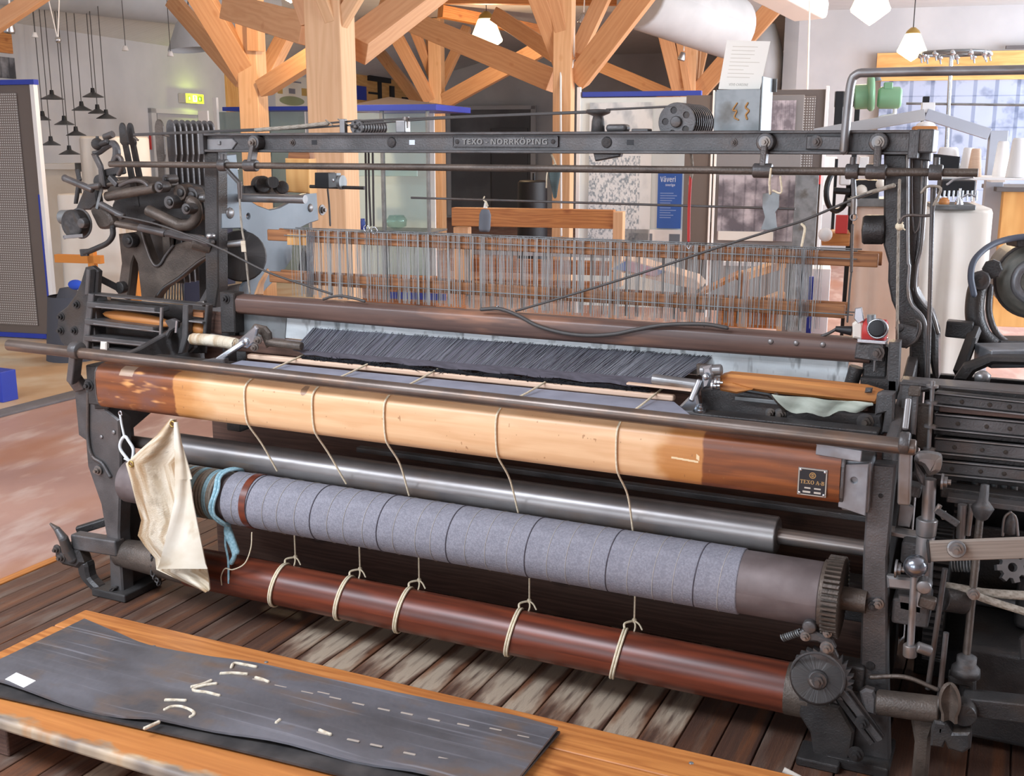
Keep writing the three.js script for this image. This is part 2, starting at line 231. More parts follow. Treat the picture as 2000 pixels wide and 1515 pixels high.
// ======================= the room =======================
const IMB = MB.clone().invert(), toB = (p) => p.clone().applyMatrix4(IMB);
const bb = (u0, u1, y0, y1, w0, w1, r = 0) => inB(blk(u0, u1, y0, y1, w0, w1, r));
{
  const { L, R, F, BK, BR, H } = ROOM, T = .25, FL = -.03;
  struct('floor', bb(L - T, R + T, FL - .2, FL, BK - T, F + T), M.concrete, 'pinkish worn concrete floor of the hall');
  const hole = ([u, w, a, b]) => [[u - a / 2, w - b / 2], [u + a / 2, w - b / 2], [u + a / 2, w + b / 2], [u - a / 2, w + b / 2]];
  struct('ceiling', inB(plate([[L + 1.8, BK - T], [R + T, BK - T], [R + T, F + T], [L + 1.8, F + T]], 'y', H, .2, { r: 0, holes: SKY.map(hole) })), M.ceiling, 'white boarded ceiling');
  struct('ceiling_1', inB(plate([[L - T, 2.85], [L + 2.0, H], [L + 2.0, H + .2], [L - T, H + .2]], 'z', BK - T, F - BK + 2 * T, { r: 0 })), M.ceiling, 'sloping edge of the boarded ceiling');
  struct('wall_left', bb(L - T, L, FL, 3.0, BK, F), M.plaster, 'pale grey plaster wall behind the hanging disc lamps');
  struct('wall_back', [bb(L - T, -.3, FL, H, BK - T, BK), bb(-.5, R + T, FL, H, BR - T, BR), bb(-.5, -.3, FL, H, BK, BR)], M.plaster, 'white plaster wall at the far end of the hall');
  // walls with window openings, sill at 0.9 and head at 2.9
  const wr = [], wf = []; let a = F;
  for (const [c, w] of WIN.right) { wr.push(bb(R, R + T, FL, H, a, c + w / 2), bb(R, R + T, FL, .9, c + w / 2, c - w / 2), bb(R, R + T, 2.9, H, c + w / 2, c - w / 2)); a = c - w / 2; }
  wr.push(bb(R, R + T, FL, H, a, BR)); struct('wall_right', wr, M.plaster, 'white plaster wall with tall windows');
  a = L - T; for (const [c, w] of WIN.front) { wf.push(bb(a, c - w / 2, FL, H, F, F + T), bb(c - w / 2, c + w / 2, FL, .9, F, F + T), bb(c - w / 2, c + w / 2, 2.9, H, F, F + T)); a = c + w / 2; }
  wf.push(bb(a, R + T, FL, H, F, F + T)); struct('wall_front', wf, M.plaster, 'white plaster wall with windows opposite the loom');
  let n = 0; const win = (f) => { const o = new THREE.Group(); o.name = 'window_' + (++n); o.userData = { kind: 'structure', label: 'tall white framed window of the hall', category: 'window' }; scene.add(o); f(o); };
  for (const [c, w] of WIN.right) win((o) => { for (const k of [-1, 0, 1]) part(o, 'window_frame', bb(R + .1, R + .16, .9, 2.9, c + k * (w / 2 - .03) - .03, c + k * (w / 2 - .03) + .03), M.white); for (const y of [.93, 2.0, 2.87]) part(o, 'window_frame', bb(R + .1, R + .16, y - .03, y + .03, c - w / 2, c + w / 2), M.white); part(o, 'pane', bb(R + .128, R + .132, .93, 2.87, c - w / 2 + .03, c + w / 2 - .03), M.glass); });
  for (const [c, w] of WIN.front) win((o) => { for (const k of [-1, 0, 1]) part(o, 'window_frame', bb(c + k * (w / 2 - .03) - .03, c + k * (w / 2 - .03) + .03, .9, 2.9, F + .1, F + .16), M.white); for (const y of [.93, 2.0, 2.87]) part(o, 'window_frame', bb(c - w / 2, c + w / 2, y - .03, y + .03, F + .1, F + .16), M.white); part(o, 'pane', bb(c - w / 2 + .03, c + w / 2 - .03, .93, 2.87, F + .128, F + .132), M.glass); });
  for (const [u, w, a, b] of SKY) win((o) => { many(o, 'window_frame', [bb(u - a / 2, u + a / 2, H + .1, H + .16, w - b / 2, w - b / 2 + .05), bb(u - a / 2, u + a / 2, H + .1, H + .16, w + b / 2 - .05, w + b / 2), bb(u - a / 2, u - a / 2 + .05, H + .1, H + .16, w - b / 2, w + b / 2), bb(u + a / 2 - .05, u + a / 2, H + .1, H + .16, w - b / 2, w + b / 2)], M.white); part(o, 'pane', bb(u - a / 2 + .05, u + a / 2 - .05, H + .128, H + .132, w - b / 2 + .05, w + b / 2 - .05), M.glass); });
  // tan floor on the left behind a grey strip
  struct('floor_1', plate([[-4.15, 2.2], [-4.1, -9], [-10.5, -9], [-10.5, 2.2]], 'y', FL, .012, { r: .002 }), M.tanFloor, 'tan floor covering left of the loom');
  struct('trim_1', plate([[-3.98, 2.2], [-4.02, -1.9], [-4.0, -2.4], [-3.94, -3.0], [-3.96, -9], [-4.15, -9], [-4.16, 2.2]], 'y', FL, .016, { r: .003 }), M.strip, 'grey edging strip of the tan floor');
  // wooden working floor under the loom: planks run front to back
  const fl = new THREE.Group(); fl.name = 'floor_2'; fl.userData = { kind: 'structure', label: 'dark worn plank floor under the loom', category: 'floor' }; scene.add(fl);
  for (let k = 0; k < 6; k++) {
    const s = 100 + k * 13, pale = k > 2;
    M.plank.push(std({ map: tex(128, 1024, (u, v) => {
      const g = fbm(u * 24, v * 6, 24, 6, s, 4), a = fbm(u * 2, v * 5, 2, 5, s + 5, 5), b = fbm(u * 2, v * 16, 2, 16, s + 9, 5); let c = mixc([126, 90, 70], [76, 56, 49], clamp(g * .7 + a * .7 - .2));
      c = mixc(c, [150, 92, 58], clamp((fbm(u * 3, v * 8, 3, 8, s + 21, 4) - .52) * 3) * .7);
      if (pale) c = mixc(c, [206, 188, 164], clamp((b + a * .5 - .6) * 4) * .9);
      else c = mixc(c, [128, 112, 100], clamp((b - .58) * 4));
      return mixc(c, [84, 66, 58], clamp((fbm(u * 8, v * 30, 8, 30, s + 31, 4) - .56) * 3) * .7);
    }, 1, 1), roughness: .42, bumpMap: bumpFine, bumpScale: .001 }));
  }
  let i = 0;
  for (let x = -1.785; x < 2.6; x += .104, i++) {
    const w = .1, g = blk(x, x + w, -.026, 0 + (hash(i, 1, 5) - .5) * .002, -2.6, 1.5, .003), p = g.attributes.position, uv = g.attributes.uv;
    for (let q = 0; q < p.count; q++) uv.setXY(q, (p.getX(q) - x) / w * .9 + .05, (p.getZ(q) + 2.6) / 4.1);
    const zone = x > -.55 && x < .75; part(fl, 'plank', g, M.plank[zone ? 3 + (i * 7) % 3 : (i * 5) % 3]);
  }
  part(fl, 'edge_board', blk(-1.83, -1.787, -.028, .004, -2.6, 1.5, .004), M.benchWood, 'orange edge board of the plank floor');
}
// a board, slab or print given by its photographed corners, standing at a depth and parallel to the back wall
function slab(px0, py0, px1, py1, depth, th, r = .004, back = 0) {
  const xm = (px0 + px1) / 2, ym = (py0 + py1) / 2, u0 = toB(BW(px0, ym, depth)).x, u1 = toB(BW(px1, ym, depth)).x, y0 = BW(xm, py1, depth).y, y1 = BW(xm, py0, depth).y;
  return bb(u0, u1, y0, y1, -depth - back, -depth - back - th, r);
}
function print(px0, py0, px1, py1, depth, map) {          // flat print: one upright face with uv 0..1, 3 mm thick
  const g = slab(px0, py0, px1, py1, depth, .003, 0), p = g.attributes.position, uv = g.attributes.uv; let a = [1e9, 1e9], b = [-1e9, -1e9];
  for (let i = 0; i < p.count; i++) { const q = V(p.getX(i), p.getY(i), p.getZ(i)).applyMatrix4(IMB); a = [Math.min(a[0], q.x), Math.min(a[1], q.y)]; b = [Math.max(b[0], q.x), Math.max(b[1], q.y)]; }
  for (let i = 0; i < p.count; i++) { const q = V(p.getX(i), p.getY(i), p.getZ(i)).applyMatrix4(IMB); uv.setXY(i, (q.x - a[0]) / (b[0] - a[0]), (q.y - a[1]) / (b[1] - a[1])); }
  return [g, std({ map, roughness: .7 })];
}
// ---------- timber posts with braces ----------
function timberPost(label, px, py, d, s, braces) {
  const c = D(px, py, d), o = thing('timber_post', label, 'post', V(c.x, -.03, c.z), 'timber posts of the hall'), b = toB(c);
  part(o, 'post', bb(b.x - s / 2, b.x + s / 2, -.03, ROOM.H - .01, b.z - s / 2, b.z + s / 2, .008), M.timberPale);
  for (const [x0, y0, x1, y1, w, d0 = d, d1 = d0, m = M.timber, t = .12] of braces) {
    const p = D(x0, y0, d0), q = D(x1, y1, d1), e = q.clone().sub(p).normalize();
    const g = bar(p, q.clone().addScaledVector(e, .25), w / 2150 * (d0 + d1) / 2, t, .006, V(0, 0, 1).applyAxisAngle(UP, BROT).cross(e));
    part(o, 'brace', g, m);
  }
  return o;
}
timberPost('broad pale timber post with bright side and wide bolted brace', 651, 250, 6.2, .212, [
  [612, 45, 588, -25, 40, 6.15, 6.1], [690, 95, 830, -10, 58, 6.3, 6.9, M.timber, .14], [652, 66, 715, -40, 26, 6.05, 5.9, M.timberPale, .08], [648, 40, 620, -30, 22, 6.0, 5.9, M.timberPale, .08], [610, 60, 470, 20, 56, 6.4, 7.6, M.timber, .14]]);
timberPost('timber post with twin braces beside the exit sign', 498, 250, 10.3, .2, [
  [492, 158, 390, -10, 46, 10.2, 9.9], [476, 160, 358, 25, 30, 10.5, 11.2], [512, 160, 562, 62, 30, 10.3, 10.6], [515, 172, 650, 86, 34, 10.1, 9.4, M.timber, .14], [500, 100, 498, 20, 26, 10, 9.9]]);
timberPost('slim timber post behind the blue edged showcase', 855, 300, 17, .2, [
  [840, 195, 768, 60, 24, 16.8, 16.2], [826, 210, 740, 100, 20, 17.5, 18.5], [846, 150, 806, 50, 16, 16.9, 16.4], [860, 165, 900, 80, 18, 17, 17.2], [864, 200, 1080, 82, 30, 16.8, 15.5, M.timber, .14], [850, 130, 835, 50, 16, 17.2, 17.2]]);
timberPost('timber post carrying a metal conduit behind the hanging pirn', 1100, 300, 11.4, .19, [
  [1100, 130, 1048, -10, 34, 11.3, 11], [1112, 118, 1078, -10, 24, 11.2, 11], [1124, 110, 1180, -10, 30, 11.5, 11.8], [1128, 155, 1262, -20, 46, 11.3, 10.4, M.timber, .16], [1082, 158, 775, 30, 42, 11.6, 12.8, M.timber, .16], [1090, 110, 985, 40, 30, 12, 13.2], [1108, 80, 1108, -5, 16, 11.6, 11.7]]);
timberPost('timber post with fan of braces under the white duct', 1342, 260, 15, .2, [
  [1330, 190, 1292, 35, 28, 14.9, 14.6], [1344, 178, 1322, 45, 14, 14.8, 14.6], [1352, 170, 1362, 55, 22, 15, 15], [1358, 175, 1384, 60, 14, 15.2, 15.4], [1366, 178, 1512, 12, 34, 14.9, 13.8, M.timber, .16], [1322, 192, 1170, 128, 24, 15.2, 16]]);
{ // roof timbers not carried by a post in view
  solo('roof_beam', 'short timber beam end above the perforated screen panel', 'beam', bar(D(-30, 62, 9), D(85, -14, 9), .12, .14, .006), M.timber);
  solo('roof_beam', 'orange roof beam crossing above the hanging spotlights', 'beam', bar(D(830, -6, 13.5), D(1300, -2, 13.5), .16, .14, .006), M.oak);
  solo('roof_beam', 'dark orange roof beam behind the pendant lamp', 'beam', bar(D(860, 22, 15), D(1060, 62, 16), .16, .14, .006), M.oak);
  part(thing('conduit', 'thin white conduit running down a timber post', 'conduit', D(1112, 460, 11.2)), 'pipe', tube([D(1120, -10, 11.15), D(1120, 110, 11.15), D(1117, 132, 11.15), D(1098, 138, 11.15), D(1095, 150, 11.15), D(1096, 460, 11.15)], .012, 40), M.white);
}
// ---------- ducts and ceiling fittings ----------
solo('ventilation_duct', 'long pale ventilation duct sloping behind the left timber braces', 'duct', cyl(D(-60, -58, 11), D(520, 20, 14), .3, .3, 24), M.duct);
solo('ventilation_duct', 'wide white round ventilation duct beneath the right ceiling', 'duct', [cyl(D(1250, -10, 12), D(1430, 55, 13.2), .36, .36, 28, .03)], M.duct);
solo('ventilation_duct', 'large white duct elbow hanging beside the tin box card', 'duct', [lathe([[0, 0], [.1, .02], [.2, .12], [.26, .3], [.29, .5], [.27, .75], [.2, 1.1], [0, 1.12]], D(1498, 200, 16.4), V(-.12, 1, 0), 28)], M.duct);
solo('light_batten', 'white box shaped light fitting on the ceiling', 'lamp', [bar(D(1430, -60, 10), D(1586, 22, 11), .2, .4, .05)], M.white);
function pendant(px, topY, botY, wpx, d, label, capped = true, power = 5) {
  const c = D(px, botY, d), R = wpx / 2150 * d / 2, h = (botY - topY) / 2150 * d, o = thing('pendant_lamp', label, 'lamp', c);
  part(o, 'glass_shade', lathe([[0, 0], [R * .25, h * .08], [R * .97, h * .34], [R, h * .4], [R * .92, h * .48], [R * .52, h * .97], [R * .46, h], [0, h]], c, UP, 28), M.lampGlass, 'glowing white glass shade');
  const t = c.clone().add(V(0, h, 0));
  if (capped) part(o, 'cap', lathe([[R * .5, 0], [R * .42, h * .1], [R * .16, h * .22], [0, h * .23]], t, UP, 20), M.brass);
  part(o, 'cord', cyl(t, V(t.x, ROOM.H, t.z), .006, .006, 6), M.ironDark); part(o, 'ceiling_rose', cyl(V(t.x, ROOM.H - .05, t.z), V(t.x, ROOM.H, t.z), .05, .05, 14), M.white);
  const l = new THREE.PointLight(0xffdcae, power); l.position.copy(c).add(V(0, -.06, 0)); l.castShadow = true; l.shadow.radius = 3; scene.add(l);
}
pendant(1779, 68, 120, 56, 11.7, 'glowing white glass pendant lamp with brass cap before the wooden board');
pendant(1698, -28, 50, 76, 8.6, 'larger glowing white glass pendant lamp high over the loom right end');
pendant(950, 40, 104, 64, 14.5, 'glowing white glass pendant lamp half hidden by a timber beam');
pendant(568, -44, 6, 60, 8.8, 'glowing white glass pendant lamp tip beside the broad pale post');
function spot(px, py, d, r, len, label, tilt = .3) {
  const p = D(px, py, d), o = thing('spotlight', label, 'spotlight', p, 'small hanging spotlights'), q = p.clone().add(V(.03, r * 2.4, 0));
  part(o, 'stem', cyl(q, V(q.x + .02, q.y + len, q.z), .008, .008, 6), M.white); part(o, 'head', lathe([[0, r * 2.2], [r * .6, r * 2.1], [r, r * .4], [r * .9, 0], [0, r * .2]], p, V(tilt, 1, .1), 14), M.bright);
}
[[1060, 25, 12, .05, 'small silver spotlight, highest of three before the conduit post'], [1101, 33, 12.5, .05, 'small silver spotlight, middle one of three before the conduit post'], [1135, 46, 12.5, .05, 'small silver spotlight, lowest of three before the conduit post'], [1330, 118, 13, .045, 'small silver spotlight low before the fan of braces'], [1252, 34, 14, .06, 'small spotlight beside the upper end of the wide duct'], [1275, 34, 14, .06, 'small spotlight beside the upper end of the wide duct'], [18, 64, 9.5, .05, 'small silver spotlight below the short timber beam end']].forEach(a => spot(...a.slice(0, 4), ROOM.H - D(a[0], a[1], a[2]).y - .12, a[4]));
{ const o = thing('wire_spotlight', 'small spotlight hung on two slack wires', 'spotlight', D(113, 82, 9.5)), p = D(113, 78, 9.5); part(o, 'head', ball(p, .028, 10), M.bright); for (const x of [90, 116]) part(o, 'wire', cyl(p, D(x, -20, 9.5), .006, .006, 5), M.white); }
[[68, 73], [245, 99], [333, 110]].forEach(([x, y]) => { const o = thing('wall_spotlight', 'tiny white spotlight near the left wall top', 'spotlight', D(x, y, 11.5), 'tiny spotlights along the left wall'); part(o, 'head', lathe([[0, .05], [.02, .05], [.035, 0], [0, .005]], D(x, y, 11.5), UP, 10), M.white); part(o, 'stem', cyl(D(x, y - 8, 11.5), V(D(x, y, 11.5).x, 3.05, D(x, y, 11.5).z), .004, .004, 5), M.cable); });
{ const o = thing('enamel_lamp', 'large pale cone lamp under the ceiling before the left wall', 'lamp', D(375, 100, 12)); part(o, 'shade', lathe([[.24, 0], [.235, .02], [.12, .28], [.06, .34], [0, .35]], D(372, 98, 12), V(-.1, 1, 0), 24), M.duct); part(o, 'cord', cyl(D(368, 45, 12), D(366, -60, 12), .006, .006, 6), M.cable); }
for (const [i, [x, y, w]] of [[102, 194, 44], [182, 190, 40], [160, 216, 38], [191, 222, 36], [208, 232, 38], [126, 244, 38], [149, 265, 38], [100, 284, 36], [136, 302, 40], [84, 235, 30]].entries()) {
  const d = 12.2, p = D(x, y, d), R = w / 2150 * d / 2, o = thing('disc_lamp', 'flat grey enamel disc lamp on a long cord by the left wall', 'lamp', p, 'disc lamps hanging by the left wall');
  part(o, 'shade', lathe([[R, 0], [R, .006], [R * .35, .045], [R * .2, .055], [0, .056]], p, UP, 20), M.lampGrey); part(o, 'socket', cyl(p.clone().add(V(0, .05, 0)), p.clone().add(V(0, .1, 0)), .026, .02, 10), M.black); part(o, 'cord', cyl(p.clone().add(V(0, .1, 0)), V(p.x, 3.1, p.z), .005, .005, 5), M.cable);
}
// ======================= things around the hall =======================
const floorDepth = (px, py) => -toB(Y(px, py, -.03)).z;
const SL = (o, name, a, depth, th, m, r = .003, label) => part(o, name, slab(...a, depth, th, r), m, label);
function draped(label, px0, px1, pyT, pyB, depth, deep, m, top = .06) {
  const u0 = toB(BW(px0, (pyT + pyB) / 2, depth)).x, u1 = toB(BW(px1, (pyT + pyB) / 2, depth)).x, yT = BW((px0 + px1) / 2, pyT, depth).y, yB = -.03, cu = (u0 + u1) / 2, w = (u1 - u0) / 2, rows = [], N = 64;
  for (const [f, s, q] of [[1, .02, 0], [1, .99, 0], [.985, 1.03, .1], [.9, 1.04, .5], [.5, 1.07, 1], [.2, 1.1, 1.3], [0, 1.13, 1.5]]) { const r = []; for (let k = 0; k < N; k++) { const a = k / N * 6.2832, c = Math.cos(a), sn = Math.sin(a), p = 1 / Math.pow(Math.pow(Math.abs(c), 12) + Math.pow(Math.abs(sn), 12), 1 / 12), wv = 1 + q * .05 * Math.sin(k * .59 + Math.sin(k * .31) * 2); r.push(B(cu + c * p * w * s * wv / 1.13, yB + (yT - yB) * f, -depth - deep / 2 + sn * p * deep / 2 * s * wv)); } rows.push(r); }
  return solo('draped_table', label, 'table', skin(rows, 0, true), m, B(cu, yB, -depth - deep / 2));
}
const photoTex = (s, base, lo, hi, f = 6) => tex(256, 256, (u, v) => { const a = fbm(u * f, v * f, f, f, s, 5), col = Math.abs(((u * 7 + .15 * a) % 1) - .5) < .08 ? -.25 : 0, t = clamp((a - .35) * 2.4 + col + (v - .5) * .3); return mixc(lo, hi, t).map((q, i) => q * .85 + base[i] * .15); });
{ // --- perforated screen panel at the left
  const d = floorDepth(60, 664), o = thing('screen_panel', 'tall perforated grey screen panel with blue edging', 'screen', B(toB(BW(20, 400, d)).x, -.03, -d)); SL(o, 'mesh_sheet', [-90, 182, 52, 632], d - .012, .01, M.mesh); SL(o, 'frame_sheet', [-90, 166, 80, 650], d, .03, M.meshFrame); SL(o, 'blue_cap', [-90, 156, 66, 166], d - .02, .06, M.blue); SL(o, 'edge_post', [79, 156, 87, 655], d - .01, .05, M.white); SL(o, 'blue_edge', [86, 380, 91, 656], d - .01, .05, M.blue); SL(o, 'blue_edge', [-90, 648, 90, 657], d - .01, .05, M.blue); many(o, 'leg', [slab(-60, 656, -50, 668, d, .05), slab(74, 656, 84, 668, d, .05)], M.meshFrame);
  solo('blue_plinth', 'small blue block standing on the tan floor', 'block', (() => { const p = Y(2, 786, -.018); return blk(p.x - .14, p.x + .02, -.018, .18, p.z - .12, p.z, .004); })(), M.blue);
}
{ // --- left wall: door, exit sign, red sign, boards
  const L = ROOM.L, wz = (px, py, u) => toB(BU(px, py, u)).z, o = new THREE.Group(); o.name = 'door_1'; o.userData = { kind: 'structure', label: 'pale door in the left wall under the exit sign', category: 'door' }; scene.add(o);
  const w0 = wz(292, 260, L), w1 = wz(394, 260, L), dh = BU(340, 214, L).y; part(o, 'door_leaf', bb(L - .01, L + .012, 0, dh - .05, w0 - .2, w1 + .1), M.doorGrey); many(o, 'door_frame', [bb(L, L + .05, 0, dh, w0, w0 - .12), bb(L, L + .05, 0, dh, w1 + .12, w1), bb(L, L + .05, dh - .06, dh, w0, w1)], M.plaster); part(o, 'door_closer', bb(L + .02, L + .07, dh - .26, dh - .2, w0 - 1.0, w1 + .2), M.lampGrey); part(o, 'handle', bb(L + .012, L + .05, 1.0, 1.03, w0 - .35, w0 - .45), M.steel);
  const u = L + .12, a = BU(362, 182, u), b = BU(398, 203, u), ex = thing('exit_sign', 'lit yellow green exit sign on the left wall', 'sign', b), em = canvasTex(128, 64, (k, w, h) => { k.fillStyle = '#dff04a'; k.fillRect(0, 0, w, h); k.fillStyle = '#5a7a2a'; k.fillRect(14, 14, 28, 36); k.fillRect(86, 14, 28, 36); k.fillStyle = '#f4ffc0'; k.fillRect(50, 10, 28, 44); k.fillStyle = '#5a7a2a'; k.beginPath(); k.arc(64, 20, 6, 0, 7); k.fill(); k.fillRect(60, 26, 8, 18); k.fillStyle = '#f4ffc0'; k.fillRect(22, 22, 8, 20); k.fillRect(96, 22, 8, 20); });
  const ab = toB(a), bbp = toB(b); part(ex, 'sign_box', bb(L, u, bbp.y, ab.y, Math.min(ab.z, bbp.z), Math.max(ab.z, bbp.z), .01), M.offWhite); const fc = new THREE.PlaneGeometry(Math.abs(ab.z - bbp.z), ab.y - bbp.y).rotateY(Math.PI / 2).translate(u + .004, (ab.y + bbp.y) / 2, (ab.z + bbp.z) / 2); part(ex, 'sign_face', inB(fc), std({ map: em, emissive: 0xffffff, emissiveMap: em, emissiveIntensity: .7 }));
  const sl = new THREE.PointLight(0xe4ff70, .25); sl.position.copy(B(u + .1, (ab.y + bbp.y) / 2, (ab.z + bbp.z) / 2)); sl.castShadow = true; scene.add(sl);
  solo('red_sign', 'narrow red sign on the left wall', 'sign', (() => { const p = toB(BU(293, 265, L + .02)), q = toB(BU(298, 292, L + .02)); return bb(L, L + .02, q.y, p.y, q.z, p.z); })(), M.red);
  solo('picture_board', 'orange wooden board high on the left wall', 'board', (() => { const p = toB(BU(-40, 50, L + .03)), q = toB(BU(26, 105, L + .03)); return bb(L, L + .03, q.y, p.y, q.z, p.z); })(), M.oak);
  solo('picture', 'dark photograph on the wall above the screen panel', 'picture', (() => { const p = toB(BU(-40, 106, L + .04)), q = toB(BU(32, 154, L + .04)); return bb(L, L + .04, q.y, p.y, q.z, p.z); })(), std({ map: photoTex(301, [90, 90, 96], [54, 56, 62], [168, 168, 172]), roughness: .7 }));
}
{ // --- covered things behind the dobby
  solo('white_counter', 'cream counter with white top behind the screen panel', 'counter', [slab(70, 330, 165, 640, 9.6, .5)], M.sheet); solo('counter_top', 'white counter top slab behind the dobby', 'counter', [slab(66, 320, 168, 331, 9.55, .6)], M.white);
  draped('white sheet draped over a tall machine behind the dobby', 162, 246, 266, 620, 8.5, .5, M.sheet); draped('cream sheet draped low behind the left shuttle box', 112, 240, 380, 600, 8.0, .2, M.sheet);
  solo('yarn_winder', 'small silver winding head behind the white sheet', 'winder', [slab(146, 318, 162, 335, 8.6, .1), cyl(BW(153, 335, 8.6), V(BW(152, 400, 8.6).x, -.03, BW(152, 400, 8.6).z), .02, .02, 10)], M.tin);
  const ch = thing('wooden_trestle', 'orange wooden trestle frame behind the left shuttle box', 'trestle', BW(190, 640, 7.4)); for (const q of [[106, 498, 196, 514], [178, 492, 190, 700], [252, 470, 270, 715]]) SL(ch, 'rail', q, 7.4, .05, M.orange);
  solo('dark_coat', 'dark grey cloth heap beside the screen panel', 'cloth', (() => { const c = BW(132, 560, 7.2); return lathe([[.2, 0], [.18, .2], [.15, .5], [.11, c.y - .1], [.06, c.y + .02], [0, c.y + .03]], V(c.x, -.03, c.z), UP, 20); })(), std({ color: 0x4a4c54, roughness: .95 })); solo('blue_cloth', 'bright blue cloth lying on the dark heap', 'cloth', (() => { const c = BW(148, 556, 7.1); return flat(mv(new THREE.SphereGeometry(.055, 12, 8).scale(1.2, .7, .8), c.x, c.y, c.z)); })(), std({ color: 0x2f55c8, roughness: .9 }));
  const cb = thing('navy_cupboard', 'dark navy cupboard behind the dobby blades', 'cupboard', BW(385, 640, 8)); SL(cb, 'body', [352, 332, 410, 700], 8, .4, M.navy); SL(cb, 'top', [350, 326, 412, 333], 7.98, .45, M.white); SL(cb, 'handle', [398, 480, 402, 492], 7.97, .02, M.bright);
  solo('white_board', 'white upright board beside the exit sign door', 'board', slab(392, 216, 411, 420, 10.8, .03), M.white);
}
{ // --- showcases with blue edging
  const d = 9.2, o = thing('showcase', 'tall glass showcase with dark hipped roof and blue edge', 'showcase', BW(770, 650, d)); SL(o, 'blue_edge', [676, 204, 852, 216], d, 1.0, M.blue); const u0 = toB(BW(678, 205, d)).x, u1 = toB(BW(850, 205, d)).x, y = BW(765, 205, d).y; const ap = B(u0 + .2, y + .09, -d - .5), cs = [[u0, -d], [u1, -d], [u1, -d - 1], [u0, -d - 1]].map(([u, w]) => B(u, y, w)), tri = []; for (let i = 0; i < 4; i++) for (const v of [cs[i], cs[(i + 1) % 4], ap]) tri.push(v.x, v.y, v.z); const rg = new THREE.BufferGeometry(); rg.setAttribute('position', new THREE.Float32BufferAttribute(tri, 3)); rg.setAttribute('uv', new THREE.Float32BufferAttribute(new Float32Array(24), 2)); rg.computeVertexNormals(); part(o, 'roof', rg, M.meshFrame);
  for (const [x, w] of [[692, 4], [746, 6], [834, 5]]) SL(o, 'post', [x, 216, x + w, 640], d + .02, .04, M.tin); many(o, 'pane', [slab(697, 220, 745, 560, d + .03, .006, 0), slab(753, 220, 833, 560, d + .03, .006, 0)], M.glass); SL(o, 'back_panel', [690, 220, 850, 560], d + .9, .02, M.white); SL(o, 'base', [684, 560, 852, 660], d, .9, M.shaft); SL(o, 'shelf', [694, 452, 840, 456], d + .3, .5, M.tin); SL(o, 'blue_strip', [760, 572, 870, 585], d - .02, .02, M.blue);
  solo('glass_jar', 'round glass bowl inside the showcase', 'bowl', lathe([[.03, 0], [.09, .03], [.1, .09], [.07, .13], [.068, .13], [.095, .088], [.085, .032], [0, .006]], BW(775, 448, d + .45), UP, 20), M.glass); solo('blue_bottle', 'small white bottle with a blue cap in the showcase', 'bottle', lathe([[0, 0], [.03, 0], [.03, .06], [.02, .08], [.02, .1], [0, .1]], BW(709, 448, d + .4), UP, 14), M.blue); solo('pink_card', 'card with red and white lettering in the showcase', 'card', slab(700, 326, 815, 344, d + .5, .01), std({ map: tex(256, 32, (u, v) => { const k = Math.floor(u * 9), h = hash(k, 2, 7), q = Math.abs((u * 9) % 1 - .5) < .34 && Math.abs(v - .5) < .34; return q ? (h > .55 ? [214, 96, 84] : [240, 196, 186]) : [214, 224, 226]; }), roughness: .7 }));
  const o2 = thing('showcase', 'glass showcase with blue top rail between the timber posts', 'showcase', BW(520, 600, 12)); SL(o2, 'blue_edge', [434, 208, 602, 216], 12, .5, M.blue); SL(o2, 'post', [427, 190, 434, 620], 11.9, .05, M.white); SL(o2, 'post', [528, 212, 533, 600], 12, .04, M.tin); many(o2, 'pane', [slab(436, 218, 527, 560, 12.02, .006, 0), slab(534, 218, 600, 560, 12.02, .006, 0)], M.glass); SL(o2, 'back_panel', [436, 218, 602, 560], 12.6, .02, M.plaster);
}
function slabU(px0, py0, px1, py1, th) { const u = ROOM.L + th, a = toB(BU(px0, (py0 + py1) / 2, u)), b = toB(BU(px1, (py0 + py1) / 2, u)), y1 = BU((px0 + px1) / 2, py0, u).y, y0 = BU((px0 + px1) / 2, py1, u).y; return bb(ROOM.L, u, y0, y1, a.z, b.z, 0); }
function printU(px0, py0, px1, py1, map) { const g = slabU(px0, py0, px1, py1, .02), p = g.attributes.position, uv = g.attributes.uv; g.computeBoundingBox(); let a = [1e9, 1e9], b = [-1e9, -1e9]; const Q = []; for (let i = 0; i < p.count; i++) { const q = V(p.getX(i), p.getY(i), p.getZ(i)).applyMatrix4(IMB); Q.push(q); a = [Math.min(a[0], -q.z), Math.min(a[1], q.y)]; b = [Math.max(b[0], -q.z), Math.max(b[1], q.y)]; } Q.forEach((q, i) => uv.setXY(i, (-q.z - a[0]) / (b[0] - a[0]), (q.y - a[1]) / (b[1] - a[1]))); return [g, std({ map, roughness: .7 })]; }
